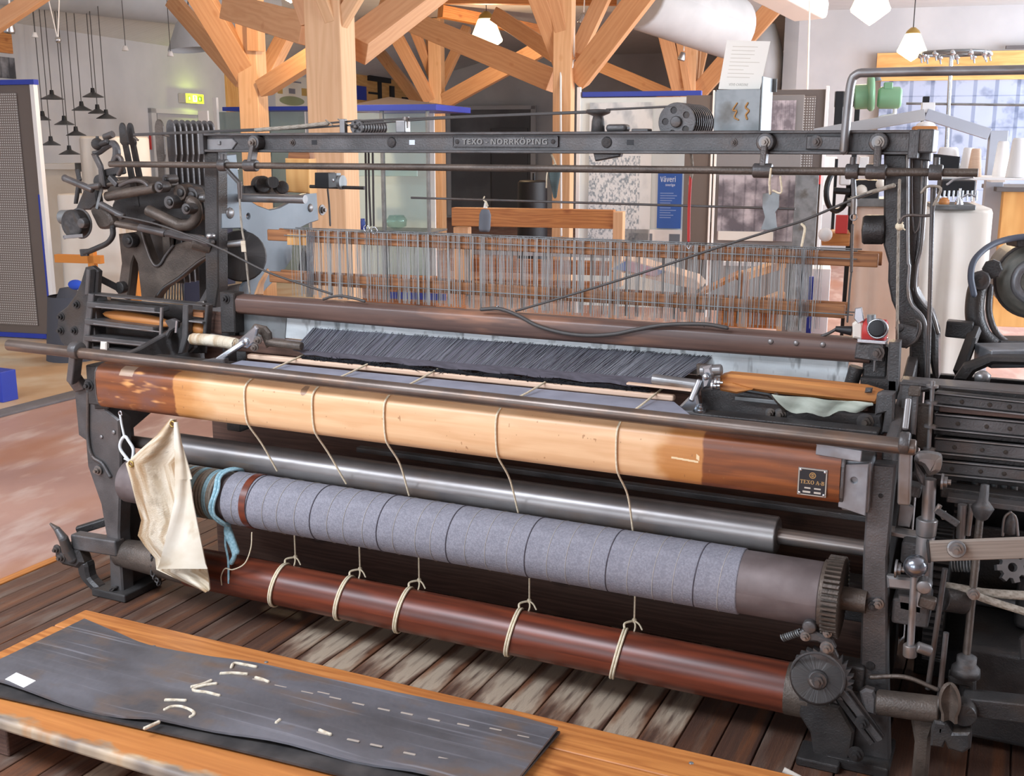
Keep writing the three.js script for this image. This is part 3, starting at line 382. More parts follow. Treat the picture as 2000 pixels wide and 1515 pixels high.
{ // --- far wall: poster, tool board, dark doorway
  const d = 23.7; let o = thing('poster', 'cream wall poster with a green oval between two posts', 'poster', BU(570, 210, ROOM.L)); let [g, m] = printU(540, 148, 602, 212, canvasTex(128, 128, (k, w, h) => { k.fillStyle = '#e9e2d2'; k.fillRect(0, 0, w, h); k.fillStyle = '#c9a25c'; k.fillRect(4, 44, 20, 30); k.fillRect(100, 44, 22, 30); k.fillStyle = '#9aa07a'; k.beginPath(); k.ellipse(60, 98, 50, 18, 0, 0, 7); k.fill(); k.fillStyle = '#8c8c94'; k.fillRect(30, 20, 70, 6); k.fillRect(48, 50, 26, 20); })); part(o, 'poster_sheet', g, m);
  solo('wall_board', 'orange wooden wall panel left of the poster', 'board', slabU(446, 128, 480, 330, .03), M.ply);
  o = thing('tool_board', 'tan wall board hung with black tools behind the showcase', 'board', BU(750, 215, ROOM.L)); part(o, 'board_sheet', slabU(690, 118, 800, 222, .03), M.ply); many(o, 'tool', [slabU(741, 160, 746, 196, .07), slabU(722, 150, 764, 160, .08), slabU(764, 168, 771, 202, .07), slabU(722, 180, 740, 184, .06), slabU(788, 190, 798, 206, .07)], M.black); part(o, 'blue_card', slabU(697, 168, 716, 195, .05), M.blue);
  const dd = new THREE.Group(); dd.name = 'door_2'; dd.userData = { kind: 'structure', label: 'wide dark grey doorway at the far end', category: 'door' }; scene.add(dd); part(dd, 'door_leaf', slab(880, 214, 1040, 420, d - .06, .05), M.darkVoid); part(dd, 'door_leaf', slab(960, 250, 1030, 420, d - .12, .05), std({ color: 0x565658, roughness: .8 })); many(dd, 'door_frame', [slab(872, 206, 1046, 214, d - .1, .1), slab(1036, 206, 1046, 420, d - .1, .1), slab(872, 206, 880, 420, d - .1, .1)], M.doorGrey);
  solo('black_barrel', 'squat black iron barrel before the dark doorway', 'barrel', [cyl(V(BW(1040, 412, 14).x, -.03, BW(1040, 412, 14).z), BW(1040, 352, 14), .2, .19, 28, .03), cyl(BW(1043, 352, 14), BW(1043, 338, 14), .02, .02, 8)], M.black);
  o = thing('old_hand_loom', 'orange wooden beam of an old hand loom behind the heald frame', 'hand loom', BW(1050, 560, 8.4)); SL(o, 'beam', [882, 408, 1198, 444], 8.4, .1, M.oak); SL(o, 'end_post', [1196, 414, 1215, 560], 8.38, .12, M.timberPale); SL(o, 'end_post', [886, 444, 914, 560], 8.45, .1, M.timberPale); SL(o, 'beam', [880, 508, 1198, 534], 8.6, .1, M.shaft); SL(o, 'beam', [700, 545, 1200, 575], 8.9, .1, M.shaft); SL(o, 'cloth_beam', [900, 470, 1190, 500], 8.8, .1, M.doorGrey);
  o = thing('reading_desk', 'sloped wooden desk with colour prints behind the heald wires', 'desk', BW(1270, 600, 7)); part(o, 'desk_top', inB(plate([[1190, 526], [1222, 505], [1358, 545], [1372, 560], [1360, 566]].map(([x, y]) => { const q = toB(BW(x, y, 7)); return [q.x, q.y]; }), 'z', -7.3, .3)), M.paleStrip); part(o, 'colour_print', inB(plate([[1196, 525], [1224, 508], [1300, 530], [1280, 540]].map(([x, y]) => { const q = toB(BW(x, y, 6.98)); return [q.x, q.y]; }), 'z', -6.985, .01)), std({ map: tex(64, 64, (u, v) => hash(Math.floor(u * 5), Math.floor(v * 4), 3) > .5 ? [124, 142, 190] : [206, 168, 176]), roughness: .7 })); SL(o, 'leg', [1188, 530, 1200, 792], 7, .06, M.timber); SL(o, 'leg', [1340, 560, 1354, 790], 7, .06, M.timber);
  o = thing('warping_frame', 'pale wooden frame with round corner post behind the heald wires', 'wooden frame', BW(1480, 640, 6.6)); SL(o, 'post', [1440, 530, 1456, 815], 6.6, .08, M.timber); SL(o, 'post', [1516, 500, 1526, 800], 6.8, .06, M.timberPale); part(o, 'rail', bar(BW(1446, 540, 6.6), BW(1528, 515, 7), .05, .06, .006), M.timberPale); part(o, 'rail', bar(BW(1452, 604, 6.6), BW(1526, 575, 7), .04, .06, .006), M.timberPale); part(o, 'slanted_board', bar(BW(1370, 570, 6.5), BW(1444, 534, 6.5), .02, .3, .003), M.oak); SL(o, 'side_board', [1400, 590, 1520, 640], 6.9, .04, M.oak); SL(o, 'white_tray', [1412, 512, 1500, 520], 6.9, .3, M.white);
}
{ // --- display walls with prints
  const d = 10.6, o = thing('display_wall', 'white display wall with blue top rail and mill photograph', 'display', BW(1250, 560, d)); SL(o, 'board', [1128, 190, 1384, 600], d, .04, std({ color: 0xe3ecec, roughness: .6 })); SL(o, 'blue_rail', [1137, 178, 1370, 188], d - .02, .08, M.blue); SL(o, 'post', [1124, 170, 1131, 620], d - .02, .05, M.white);
  let [g, m] = print(1150, 200, 1272, 470, d - .02, tex(256, 512, (u, v) => { const a = fbm(u * 10, v * 14, 10, 14, 311, 4), cr = v < .62 && u < .82 ? clamp((fbm(u * 44, v * 60, 44, 60, 313, 3) - .44) * 4) : 0, roof = v > .7 ? clamp((Math.sin((u * 3 + v * 4) * 5) * .5 + a - .4)) * .5 : 0; return mixc([226, 232, 236], [128, 144, 158], clamp(cr * .8 + roof + (a - .5) * .4)); })); part(o, 'mill_photograph', g, m, 'pale photograph of a crowded mill');
  [g, m] = print(1284, 336, 1331, 446, d - .02, canvasTex(128, 300, (k, w, h) => { k.fillStyle = '#3f6cc0'; k.fillRect(0, 0, w, h); k.fillStyle = '#dbe6fa'; k.font = 'bold 40px sans-serif'; k.fillText('V\u00e4veri', 12, 52, 84); k.font = 'bold 18px sans-serif'; k.fillText('sverige', 40, 74, 52); k.fillStyle = '#9cb6e6'; for (let i = 0; i < 11; i++) k.fillRect(14, 110 + i * 13, 50 + hash(i, 5, 9) * 40, 4); })); part(o, 'blue_poster', g, m, 'blue text poster');
  [g, m] = print(1216, 448, 1332, 500, d - .02, tex(128, 64, (u, v) => (u > .1 && u < .5 || u > .78 && u < .96) && v > .4 && v < .85 ? [120, 130, 142] : [240, 242, 242])); part(o, 'caption_strip', g, m);
  const p2 = thing('screen_panel', 'brown perforated screen between the display walls', 'screen', BW(1360, 600, 10.4)); SL(p2, 'mesh_sheet', [1334, 186, 1386, 610], 10.4, .02, M.meshFrame); many(p2, 'post', [slab(1384, 176, 1388, 620, 10.38, .03), slab(1391, 176, 1396, 620, 10.38, .03)], M.white);
  const p3 = thing('display_wall', 'brown framed display wall with faded portrait photographs', 'display', BW(1480, 600, 9)); SL(p3, 'board', [1396, 186, 1560, 600], 9.1, .03, std({ color: 0x8d8884, roughness: .6 })); [g, m] = print(1402, 342, 1552, 470, 9.06, photoTex(321, [150, 140, 144], [96, 90, 94], [206, 196, 196], 5)); part(p3, 'portrait_photograph', g, m); [g, m] = print(1498, 196, 1554, 254, 9.06, photoTex(327, [160, 150, 154], [120, 112, 116], [214, 202, 204], 4)); part(p3, 'portrait_photograph', g, m); SL(p3, 'white_strip', [1402, 452, 1510, 470], 9.04, .01, M.offWhite);
  const p4 = thing('screen_panel', 'perforated screen with white edge post behind the tin box', 'screen', BW(1580, 600, 9.3)); SL(p4, 'frame_sheet', [1500, 175, 1602, 600], 9.3, .02, M.meshFrame); SL(p4, 'mesh_sheet', [1545, 188, 1582, 590], 9.28, .012, M.mesh); SL(p4, 'edge_post', [1600, 168, 1607, 620], 9.28, .05, M.white); SL(p4, 'grey_post', [1545, 330, 1590, 680], 8.9, .05, M.tin); SL(p4, 'foot', [1520, 600, 1602, 660], 9.25, .1, M.meshFrame);
  solo('blue_stool', 'small white stool with a blue side behind the heald frame end', 'stool', [slab(1580, 525, 1616, 745, 7.6, .25)], M.white); solo('blue_sign_board', 'narrow blue board leaning by the white stool', 'board', slab(1574, 540, 1584, 752, 7.5, .03), M.blue);
  solo('lamp_flex', 'white flex hanging from the ceiling before the wide duct', 'flex', cyl(D(1582, -10, 10), D(1577, 176, 10), .008, .008, 6), M.white);
}
{ // --- right rear: mural, board, knitting machines, gable frame
  const d = 16.9; let [g, m] = print(1708, 156, 2080, 520, d - .05, tex(512, 512, (u, v) => { const a = fbm(u * 5, v * 5, 5, 5, 331, 5), b = clamp((fbm(u * 16, v * 16, 16, 16, 333, 4) - .52) * 4), col = v > .62 && Math.abs(((u * 9) % 1) - .5) < .09 ? .5 : 0, h = Math.abs(((v * 6) % 1) - .5) < .02 ? .35 : 0; return mixc([172, 182, 204], [100, 112, 138], clamp(b * .6 + col + h + (a - .5) * .5)); })); const mu = thing('mural', 'pale bluish factory photograph covering the back wall', 'mural', BW(1890, 520, d)); part(mu, 'mural_sheet', g, m);
  solo('plywood_board', 'orange plywood panel above the factory photograph', 'panel', slab(1712, 100, 2080, 156, d - .08, .05), M.ply); solo('wall_rail', 'thin dark rail on the wall above the plywood panel', 'rail', slab(1965, 88, 2080, 94, d - .08, .05), M.strip);
  const gf = thing('gable_frame', 'white grey square tube frame with a gabled top', 'frame', BW(1930, 620, 6.5)), gp = (x, y) => BW(x, y, 6.5); part(gf, 'rafter', bar(gp(1808, 223), gp(1932, 262), .06, .06, .004), std({ color: 0xb2b6c0, roughness: .5 })); part(gf, 'rafter', bar(gp(1806, 224), gp(1590, 262), .06, .06, .004), std({ color: 0xb9b8b8, roughness: .5 })); SL(gf, 'post', [1910, 255, 1944, 800], 6.47, .08, std({ color: 0xb2b6c0, roughness: .5 })); SL(gf, 'ridge_block', [1801, 200, 1826, 220], 6.48, .08, M.white); SL(gf, 'ridge_bolt', [1803, 188, 1816, 200], 6.5, .04, M.black); many(gf, 'stay', [cyl(gp(1806, 215), gp(1798, 252), .008, .008, 8), cyl(gp(1950, 290), gp(1948, 420), .008, .008, 8)], M.tin);
  const ry = thing('wood_cup', 'small wooden ring with white yarn dome under the gable ridge', 'yarn guide', BW(1808, 262, 6.3)); part(ry, 'wood_ring', slab(1784, 246, 1832, 258, 6.3, .12, .01), M.oak); part(ry, 'yarn_dome', ball(BW(1808, 246, 6.36), .05, 14, .5), M.white); part(ry, 'cup', cyl(BW(1810, 258, 6.36), BW(1810, 270, 6.36), .05, .03, 16), M.tin);
  const gm = thing('green_motor', 'light green geared motor above the right of the top beam', 'motor', BW(1715, 215, 6.9)), q = (x, y) => BW(x, y, 6.9); part(gm, 'gear_housing', [cyl(q(1668, 190), q(1702, 188), .07, .07, 20, .01)], M.green); part(gm, 'flange', cyl(q(1694, 183), q(1708, 182), .1, .1, 24, .012), M.green); part(gm, 'motor_body', cyl(q(1714, 191), q(1761, 191), .062, .062, 24, .015), M.green); part(gm, 'terminal_box', slab(1727, 160, 1744, 174, 6.86, .08, .006), M.green); SL(gm, 'mount_post', [1652, 205, 1662, 760], 7.4, .05, M.black); part(gm, 'cap', cyl(q(1712, 158), q(1712, 150), .03, .02, 12), M.tin); part(gm, 'shaft', cyl(q(1630, 194), q(1668, 193), .045, .045, 18), M.tin); part(gm, 'belt', slab(1630, 178, 1646, 258, 6.85, .05, .004), M.black); part(gm, 'cable', tube([q(1748, 212), q(1745, 224), q(1720, 230), q(1704, 242)], .012, 16, 6), M.white);
  const cr = thing('yarn_creel_ring', 'ring of silver yarn guides on a thin pole before the plywood', 'yarn creel', BW(1845, 300, 8)), c = BW(1865, 104, 8); part(cr, 'ring', flat(new THREE.TorusGeometry(.21, .012, 6, 32).rotateX(Math.PI / 2).translate(c.x, c.y, c.z)), M.tin); for (let i = 0; i < 12; i++) { const a = i / 12 * 6.283, p = c.clone().add(V(Math.cos(a) * .21, -.01, Math.sin(a) * .21)); part(cr, 'guide', [ball(p, .02, 8), cyl(p, p.clone().add(V(.01, -.045, 0)), .008, .006, 6)], M.bright); } part(cr, 'pole', cyl(BW(1858, 108, 8), BW(1842, 420, 8), .013, .013, 8), M.bright); many(cr, 'spoke', [0, 1.05, 2.1].map(a => cyl(c.clone().add(V(Math.cos(a) * .21, 0, Math.sin(a) * .21)), c.clone().sub(V(Math.cos(a) * .21, 0, Math.sin(a) * .21)), .005, .005, 6)), M.tin); part(cr, 'lower_bar', cyl(BW(1770, 202, 8), BW(2060, 206, 8), .008, .008, 8), M.tin);
  draped('pinkish sheet draped over a table beyond the right upright', 1660, 1770, 400, 690, 6.9, .5, std({ map: mottle([232, 212, 196], [222, 198, 180], 341, .8, 3), roughness: .95 })); draped('bright white sheet draped over a table under the gable frame', 1780, 1940, 408, 660, 5.6, .7, M.sheet);
  const km = thing('knitting_machine', 'black and silver knitting machine on the pinkish table', 'machine', BW(1690, 400, 6.9)), kq = (x, y) => BW(x, y, 6.9); part(km, 'fly_wheel', torus(kq(1636, 372), BSIDE.clone().multiplyScalar(1).add(V(0, 0, .6)), .12, .016, 28), M.black); part(km, 'wheel_hub', cyl(kq(1628, 372), kq(1660, 374), .02, .02, 10), M.black); part(km, 'bed', slab(1655, 388, 1762, 404, 6.85, .3, .005), M.tin); part(km, 'carriage', slab(1668, 352, 1718, 390, 6.9, .2, .01), M.black); part(km, 'head', slab(1640, 336, 1662, 362, 6.9, .12, .01), M.white); many(km, 'bobbin', [ball(kq(1682, 372), .035, 10), ball(kq(1720, 360), .03, 10), ball(kq(1700, 342), .03, 10)], M.offWhite); SL(km, 'cone', [1678, 306, 1696, 338], 7.0, .08, M.white); SL(km, 'frame_post', [1626, 310, 1632, 480], 7.0, .05, M.black);
  const k2 = thing('knitting_machine', 'silver toothed knitting machine on the white table', 'machine', BW(1870, 408, 5.6)), k2q = (x, y) => BW(x, y, 5.6); part(k2, 'bed', slab(1822, 400, 1906, 410, 5.55, .3, .004), M.tin); part(k2, 'carriage', slab(1838, 352, 1906, 384, 5.7, .2, .01), M.black); many(k2, 'needle', Array.from({ length: 9 }, (_, i) => cyl(k2q(1834 + i * 9, 392), k2q(1836 + i * 9, 372), .006, .005, 6)), M.bright); part(k2, 'weight', lathe([[0, 0], [.018, .004], [.02, .02], [.006, .05], [.006, .09], [0, .09]], k2q(1872, 406), UP, 12), M.bright); many(k2, 'tension_arm', [tube([k2q(1850, 360), k2q(1866, 350), k2q(1900, 346)], .006, 12, 6), tube([k2q(1868, 392), k2q(1890, 380), k2q(1906, 384)], .006, 12, 6)], M.bright); part(k2, 'thread_reel', ball(k2q(1844, 395), .025, 10), M.oak);
  solo('black_monitor', 'black flat screen between the white yarn cones', 'screen', (() => { const p = k2q(1822, 300), q2 = k2q(1876, 346); return inB(plate([[1824, 300], [1876, 306], [1872, 346], [1822, 340]].map(([x, y]) => { const t = toB(BW(x, y, 5.9)); return [t.x, t.y]; }), 'z', -5.93, .03)); })(), M.black);
  const cone = (x, y0, y1, w, dd, m, label) => solo('yarn_cone', label, 'yarn cone', (() => { const p = BW(x, y1, dd), h = (y1 - y0) / 2150 * dd, R = w / 2150 * dd / 2; return lathe([[0, 0], [R, 0], [R * .62, h * .95], [R * .5, h], [0, h]], p, UP, 18); })(), m);
  cone(1848, 293, 345, 52, 6.25, M.white, 'wide white yarn cone behind the black flat screen'); cone(1888, 294, 345, 30, 6.2, M.white, 'white yarn cone beside the black flat screen'); cone(1902, 296, 348, 26, 6.1, M.paleStrip, 'pinkish yarn cone next to the gable post'); cone(1953, 284, 352, 30, 6.2, M.white, 'slim white yarn cone behind the gable post'); cone(1984, 278, 346, 36, 6.0, M.white, 'tall white yarn cone near the plywood cabinet');
  const csf = thing('cone_shelf', 'narrow white shelf carrying the yarn cones', 'shelf', BW(1900, 700, 6.0)); SL(csf, 'shelf_board', [1822, 347, 2080, 352], 5.95, .45, M.white); SL(csf, 'leg', [2060, 352, 2066, 860], 6.0, .05, M.white); SL(csf, 'leg', [1880, 352, 1886, 860], 6.3, .05, M.white);
  const cab = thing('plywood_cabinet', 'plywood cabinet with dark top beyond the gable post', 'cabinet', BW(1990, 620, 6.4)); SL(cab, 'front', [1948, 374, 2080, 640], 6.4, .5, M.ply); SL(cab, 'top', [1946, 366, 2080, 375], 6.38, .55, M.strip); SL(cab, 'white_tray', [1936, 345, 1964, 356], 6.3, .15, M.white);
  solo('red_folder', 'red folder standing on the low wooden shelf', 'folder', slab(1632, 420, 1656, 456, 6.6, .03), M.red); solo('low_shelf', 'low orange shelf beside the pinkish table', 'shelf', slab(1605, 455, 1660, 480, 6.62, .3), M.oak); solo('white_jug', 'small white glass jug on the low shelf', 'jug', ball(BW(1612, 458, 6.5), .04, 12), M.white); solo('price_tag', 'small red tag hanging by the perforated screen', 'tag', slab(1598, 340, 1603, 360, 9.26, .02), M.red); solo('info_sheet', 'white text sheet fixed right of the perforated screen', 'sheet', slab(1603, 306, 1632, 400, 9.29, .012), M.paper);
}
// ======================= the loom =======================
const XP = V(1, 0, 0), ZP = V(0, 0, 1), XM = V(-1, 0, 0);
const loom = thing('power_loom', 'wide dark iron power loom with a pale wooden breast beam', 'loom', V(0, 0, -.5));
const LM = (name, list, m = M.iron) => many(loom, name, list, m);
const LP = (name, geos, m = M.iron, label) => part(loom, name, geos, m, label);
// --- breast beam: D-shaped wooden beam; ends stained dark, middle worn pale
{
  const x0 = -1.27, x1 = 1.193, prof = [[-.075, .722], [-.075, .868], [.0, .870], [.02, .868], [.038, .86], [.049, .845], [.053, .82], [.053, .765], [.049, .738], [.038, .722], [.02, .716]];
  const N = 24, rows = []; for (let i = 0; i <= N; i++) { const x = x0 + (x1 - x0) * i / N; rows.push([...prof, prof[0]].map(([z, y]) => V(x, y, z))); }
  const g = skin(rows), p = g.attributes.position, uv = g.attributes.uv;
  for (let i = 0; i < p.count; i++) { const z = p.getZ(i), y = p.getY(i); uv.setXY(i, (p.getX(i) - x0) / (x1 - x0), z > .0 && y < .869 ? (y - .716) / .16 * .7 : .72 + (z + .075) / .14 * .25); }
  const beamMap = tex(2048, 256, (u, v) => {
    const w = fbm(u * 12, v * 4, 12, 4, 201, 4), g2 = fbm(u * 16 + w * .4, v * 40, 16, 40, 203, 3), r = .5 + .5 * Math.sin((v * 5 + w * 1.6) * 6.28);
    let pale = mixc([238, 194, 148], [218, 166, 118], clamp(.4 * r + .5 * g2 + .3 * w - .25));
    const dark = mixc([152, 86, 44], [98, 56, 36], clamp(.4 * r + .6 * g2 + .3 * w - .25));
    const n = fbm(u * 30, v * 5, 30, 5, 207, 4) - .5, e = u + n * .045;
    const am = Math.max(1 - step(.15, .215, e + Math.abs(v - .3) * .03), step(.80, .832, e + .02 - Math.abs(v - .33) * .07)), dk = Math.max(1 - step(.138, .142, e + n * -.03), step(.856, .859, u + n * .006));
    let c = mixc(mixc(pale, mixc([204, 138, 72], [170, 104, 48], clamp(.5 * g2 + .6 * w - .2)), am * .85), dark, dk);
    const lf = (1 - step(.10, .125, u)); c = mixc(c, [120, 78, 66], lf * clamp(.5 + n * 3));           // old paint left near the bracket
    c = mixc(c, [222, 160, 98], (1 - step(.13, .15, u)) * clamp((fbm(u * 26, v * 9, 26, 9, 211, 3) - .68) * 9));      // chips
    if (Math.abs(u - .055) < .012 && v > .55 && v < .72) c = mixc(c, [206, 186, 160], .7);
    const k2 = Math.hypot((u - .345) * 2.46, (v - .62) * .2); if (k2 < .012) c = mixc(c, [120, 92, 74], .6);
    if (Math.abs(v - (.33 - (u - .823) * .6)) < .012 && u > .823 && u < .853) c = [240, 214, 170];                       // scratched arrow
    if (Math.abs((v - .36) - (.853 - u) * 7) < .03 && u > .8505 && u < .854 && v > .33) c = [240, 214, 170];
    if (fbm(u * 260, v * 16, 260, 16, 215, 2) > .885) c = mixc(c, [150, 100, 64], .5);
    return c;
  });
  const bw = std({ map: beamMap, roughness: .36 }), beam = LP('breast_beam', g, bw, 'pale wooden beam stained dark at both ends');
  many(beam, 'end_cap', [plate(prof.map(a => a), 'x', x1 - .004, .012, { r: .002 }), plate(prof, 'x', x0 - .006, .01, { r: .002 })], M.iron);
  // maker's plate
  const c = document.createElement('canvas'), tm = canvasTex(256, 256, (k, w, h) => { k.fillStyle = '#2b2a2d'; k.fillRect(0, 0, w, h); k.strokeStyle = '#b9b2a4'; k.lineWidth = 9; k.strokeRect(5, 5, w - 10, h - 10); k.fillStyle = '#b08a52'; k.beginPath(); k.arc(128, 62, 30, 0, 7); k.fill(); k.strokeStyle = '#2b2a2d'; k.lineWidth = 6; k.beginPath(); k.arc(128, 62, 18, 0, 7); k.stroke(); k.beginPath(); k.moveTo(104, 62); k.lineTo(152, 62); k.stroke(); k.fillStyle = '#c09a60'; k.font = 'bold 50px serif'; k.textAlign = 'center'; k.fillText('TEXO A-B', 128, 146, 220); k.fillStyle = '#c9c2b4'; k.fillRect(60, 178, 56, 14); k.fillRect(148, 178, 60, 14); k.fillRect(46, 214, 70, 18); k.fillRect(148, 214, 62, 18); });
  const q = zp([[1562, 914], [1614, 921], [1611, 970], [1560, 962]], .056), pl = new THREE.PlaneGeometry(.07, .07), cx = (q[0][0] + q[1][0]) / 2, cy = (q[0][1] + q[2][1]) / 2;
  part(beam, 'maker_plate', [flat(pl.translate(cx, cy, .0565))], std({ map: tm, roughness: .4, metalness: .3 }), 'small black maker plate with gold lettering'); part(beam, 'plate_backing', blk(cx - .036, cx + .036, cy - .036, cy + .036, .052, .056, .001), M.steel);
  for (const [a, b] of [[-1, -1], [1, -1], [1, 1], [-1, 1]]) part(beam, 'screw', rivet(V(cx + a * .03, cy + b * .03, .0565), ZP, .004), M.bright);
  // iron shoe that holds the right end, and its sheet metal top
  LP('beam_shoe', [blk(1.195, 1.262, .70, .835, -.07, .03, .006), plate(zp([[1640, 906], [1697, 905], [1690, 1008], [1637, 990]], .04), 'z', .02, .02, { r: .002, holes: [ringPts(...zp([[1668, 938]], .04)[0], .008, 12)] })], M.zinc);
  LP('top_plate', [plate([[1.13, .062], [1.318, .062], [1.33, -.08], [1.155, -.08]], 'y', .870, .006, { r: .002 }), bar(V(1.13, .86, .058), V(1.24, .855, .06), .03, .008, .003)], M.zinc, 'worn sheet metal plate');
  LP('beam_shoe', [blk(-1.335, -1.265, .72, .86, -.07, .03, .006), plate(zp([[165, 728], [205, 734], [207, 800], [180, 800]], .02), 'z', -.02, .03), nut(Z(174, 752, .03), ZP, .014)], M.ironDark);
}
// --- hand rail
{
  const a = Z(15, 664, .06), b = Z(1790, 868, .06); a.y = .909; b.y = .891;
  const r = LP('hand_rail', [cyl(a, b, .0195, .0195, 20, .004)], std({ map: mottle([100, 88, 80], [126, 114, 106], 17, .5, 5, [140, 108, 84]), roughness: .34, metalness: .6 }), 'long brown steel hand rail');
  const pl = Z(150, 684, .06), pr = Z(1782, 866, .06);
  many(r, 'collar', [cyl(V(pl.x - .018, pl.y, .06), V(pl.x + .018, pl.y, .06), .03, .03, 18, .004), cyl(V(pr.x - .03, pr.y, .06), V(pr.x - .005, pr.y, .06), .027, .027, 18, .004)], M.iron);
  part(r, 'rail_bracket', [bar(pl, Z(143, 745, .03), .04, .03, .006, ZP), bar(Z(143, 735, .02), Z(160, 760, 0), .03, .05, .006, ZP)], M.iron);
  part(r, 'rail_bracket', [bar(V(pr.x - .015, .89, .05), V(pr.x - .01, .74, .03), .035, .03, .006, ZP), bar(V(pr.x - .02, .93, .05), V(pr.x - .02, 1.0, .02), .018, .014, .004, ZP)], M.steel);
}
// --- rollers below the breast beam
LP('steel_roller', [cyl(V(-1.16, .555, -.12), V(1.016, .555, -.12), .053, .053, 32, .006), cyl(V(1.0, .555, -.12), V(1.3, .555, -.12), .022, .022, 16), cyl(V(-1.3, .555, -.12), V(-1.15, .555, -.12), .022, .022, 16)], std({ map: mottle([124, 119, 117], [148, 144, 141], 18, .7, 4, [140, 126, 116]), roughness: .32, metalness: .5 }), 'thick bare steel roller');
{
  const R = .088, cy = .456, cz = 0, xa = -.74, xb = .955, roll = LP('cloth_roll', [cyl(V(xa, cy, cz), V(xb, cy, cz), R, R + .001, 48, .006)], M.greyCloth, 'roll wrapped in grey woollen cloth strip');
  // the strip is wound as a spiral: raised selvedge and fine seam thread
  const seam = [], lap = []; const turns = 27, wob = (i) => (hash(i, 2, 91) - .5) * .02;
  for (let i = 0; i < turns; i++) { const x = xa + .05 + (xb - xa - .1) * i / (turns - 1) + wob(i), pts = []; for (let k = 0; k <= 20; k++) { const a = -1.2 + k / 20 * 4.2; pts.push(V(x + .03 * k / 20 - .012, cy + Math.sin(a) * (R + .0012), cz + Math.cos(a) * (R + .0012))); } (i % 4 === 1 ? lap : seam).push(tube(pts, i % 4 === 1 ? .0019 : .0009, 24, 4)); }
  stuff(part(roll, 'seam_thread', seam, std({ color: 0xb9b2a8, roughness: .9 }))); many(roll, 'selvedge', lap, M.webCloth);
  const coreM = std({ map: mottle([104, 92, 90], [130, 118, 116], 19, .4, 5, [116, 92, 78]), roughness: .55, metalness: .25 }); LP('roller_core', cyl(V(xb - .02, cy, cz), V(1.16, cy, cz), R - .003, R - .003, 40, .004), coreM, 'bare brown end of the cloth roller'); const c2 = LP('roller_core', cyl(V(-1.2, cy, cz), V(xa + .02, cy, cz), R - .012, R - .012, 40, .004), coreM, 'grimy end of the cloth roller');
  for (let i = 0; i < 16; i++) part(c2, 'yarn_wrap', torus(V(-.785 - i * .011, cy, cz), V(1, .03 * Math.sin(i * 2), .04 * Math.cos(i)), R - .009, .0062, 36), [2, 3, 7, 8, 12].includes(i) ? M.blueYarn : M.cord);
  part(c2, 'leather_band', [cyl(V(-.66, cy, cz), V(-.635, cy, cz), R + .003, R + .003, 40)], M.redWood);
  const g = LP('gear_ring', [gear(V(1.19, cy, cz), XP, .106, .04, 46, .012, .03), cyl(V(1.15, cy, cz), V(1.27, cy, cz), .03, .03, 16), cyl(V(1.16, cy, cz), V(1.172, cy, cz), .092, .092, 40)], M.ironBrown, 'toothed gear at the end of the cloth roller');
  // blue yarn tied round the cloth end
  const y = thing('blue_yarn_tie', 'pale blue yarn tied round the left end of the cloth roll', 'yarn', V(-.76, cy - .2, cz)); const pts = []; for (let k = 0; k <= 16; k++) { const a = -1.3 + k / 16 * 3.6; pts.push(V(-.765 + .008 * Math.sin(k), cy + Math.sin(a) * (R + .006), cz + Math.cos(a) * (R + .006))); }
  part(y, 'loop', [tube(pts, .0065, 40, 6), tube(pts.map((p, i) => p.clone().add(V(.012, 0, .002 * Math.sin(i * 2)))), .005, 40, 6)], M.blueYarn);
  const e = pts[0]; part(y, 'loose_end', [tube([e, e.clone().add(V(.004, -.03, .008)), e.clone().add(V(.02, -.07, .004)), e.clone().add(V(.03, -.1, .006)), e.clone().add(V(.012, -.13, .002))], .009, 20, 6), tube([e, e.clone().add(V(-.002, -.06, .01)), e.clone().add(V(.006, -.12, .01)), e.clone().add(V(.004, -.2, .012))], .004, 20, 5), tube([e, e.clone().add(V(.02, -.05, .0)), e.clone().add(V(.035, -.09, .0))], .011, 16, 6)], M.blueYarn);
}
LP('wooden_roller', [cyl(V(-.98, .163, -.03), V(1.14, .160, -.03), .069, .069, 40, .006)], M.redWood, 'red brown varnished wooden roller');
LP('roller_ferrule', [cyl(V(1.08, .16, -.03), V(1.145, .16, -.03), .0705, .0705, 40), cyl(V(1.14, .16, -.03), V(1.3, .16, -.03), .025, .025, 16)], M.ironBrown); LP('roller_ferrule', cyl(V(-1.3, .163, -.03), V(-.96, .163, -.03), .05, .066, 24), M.ironBrown);
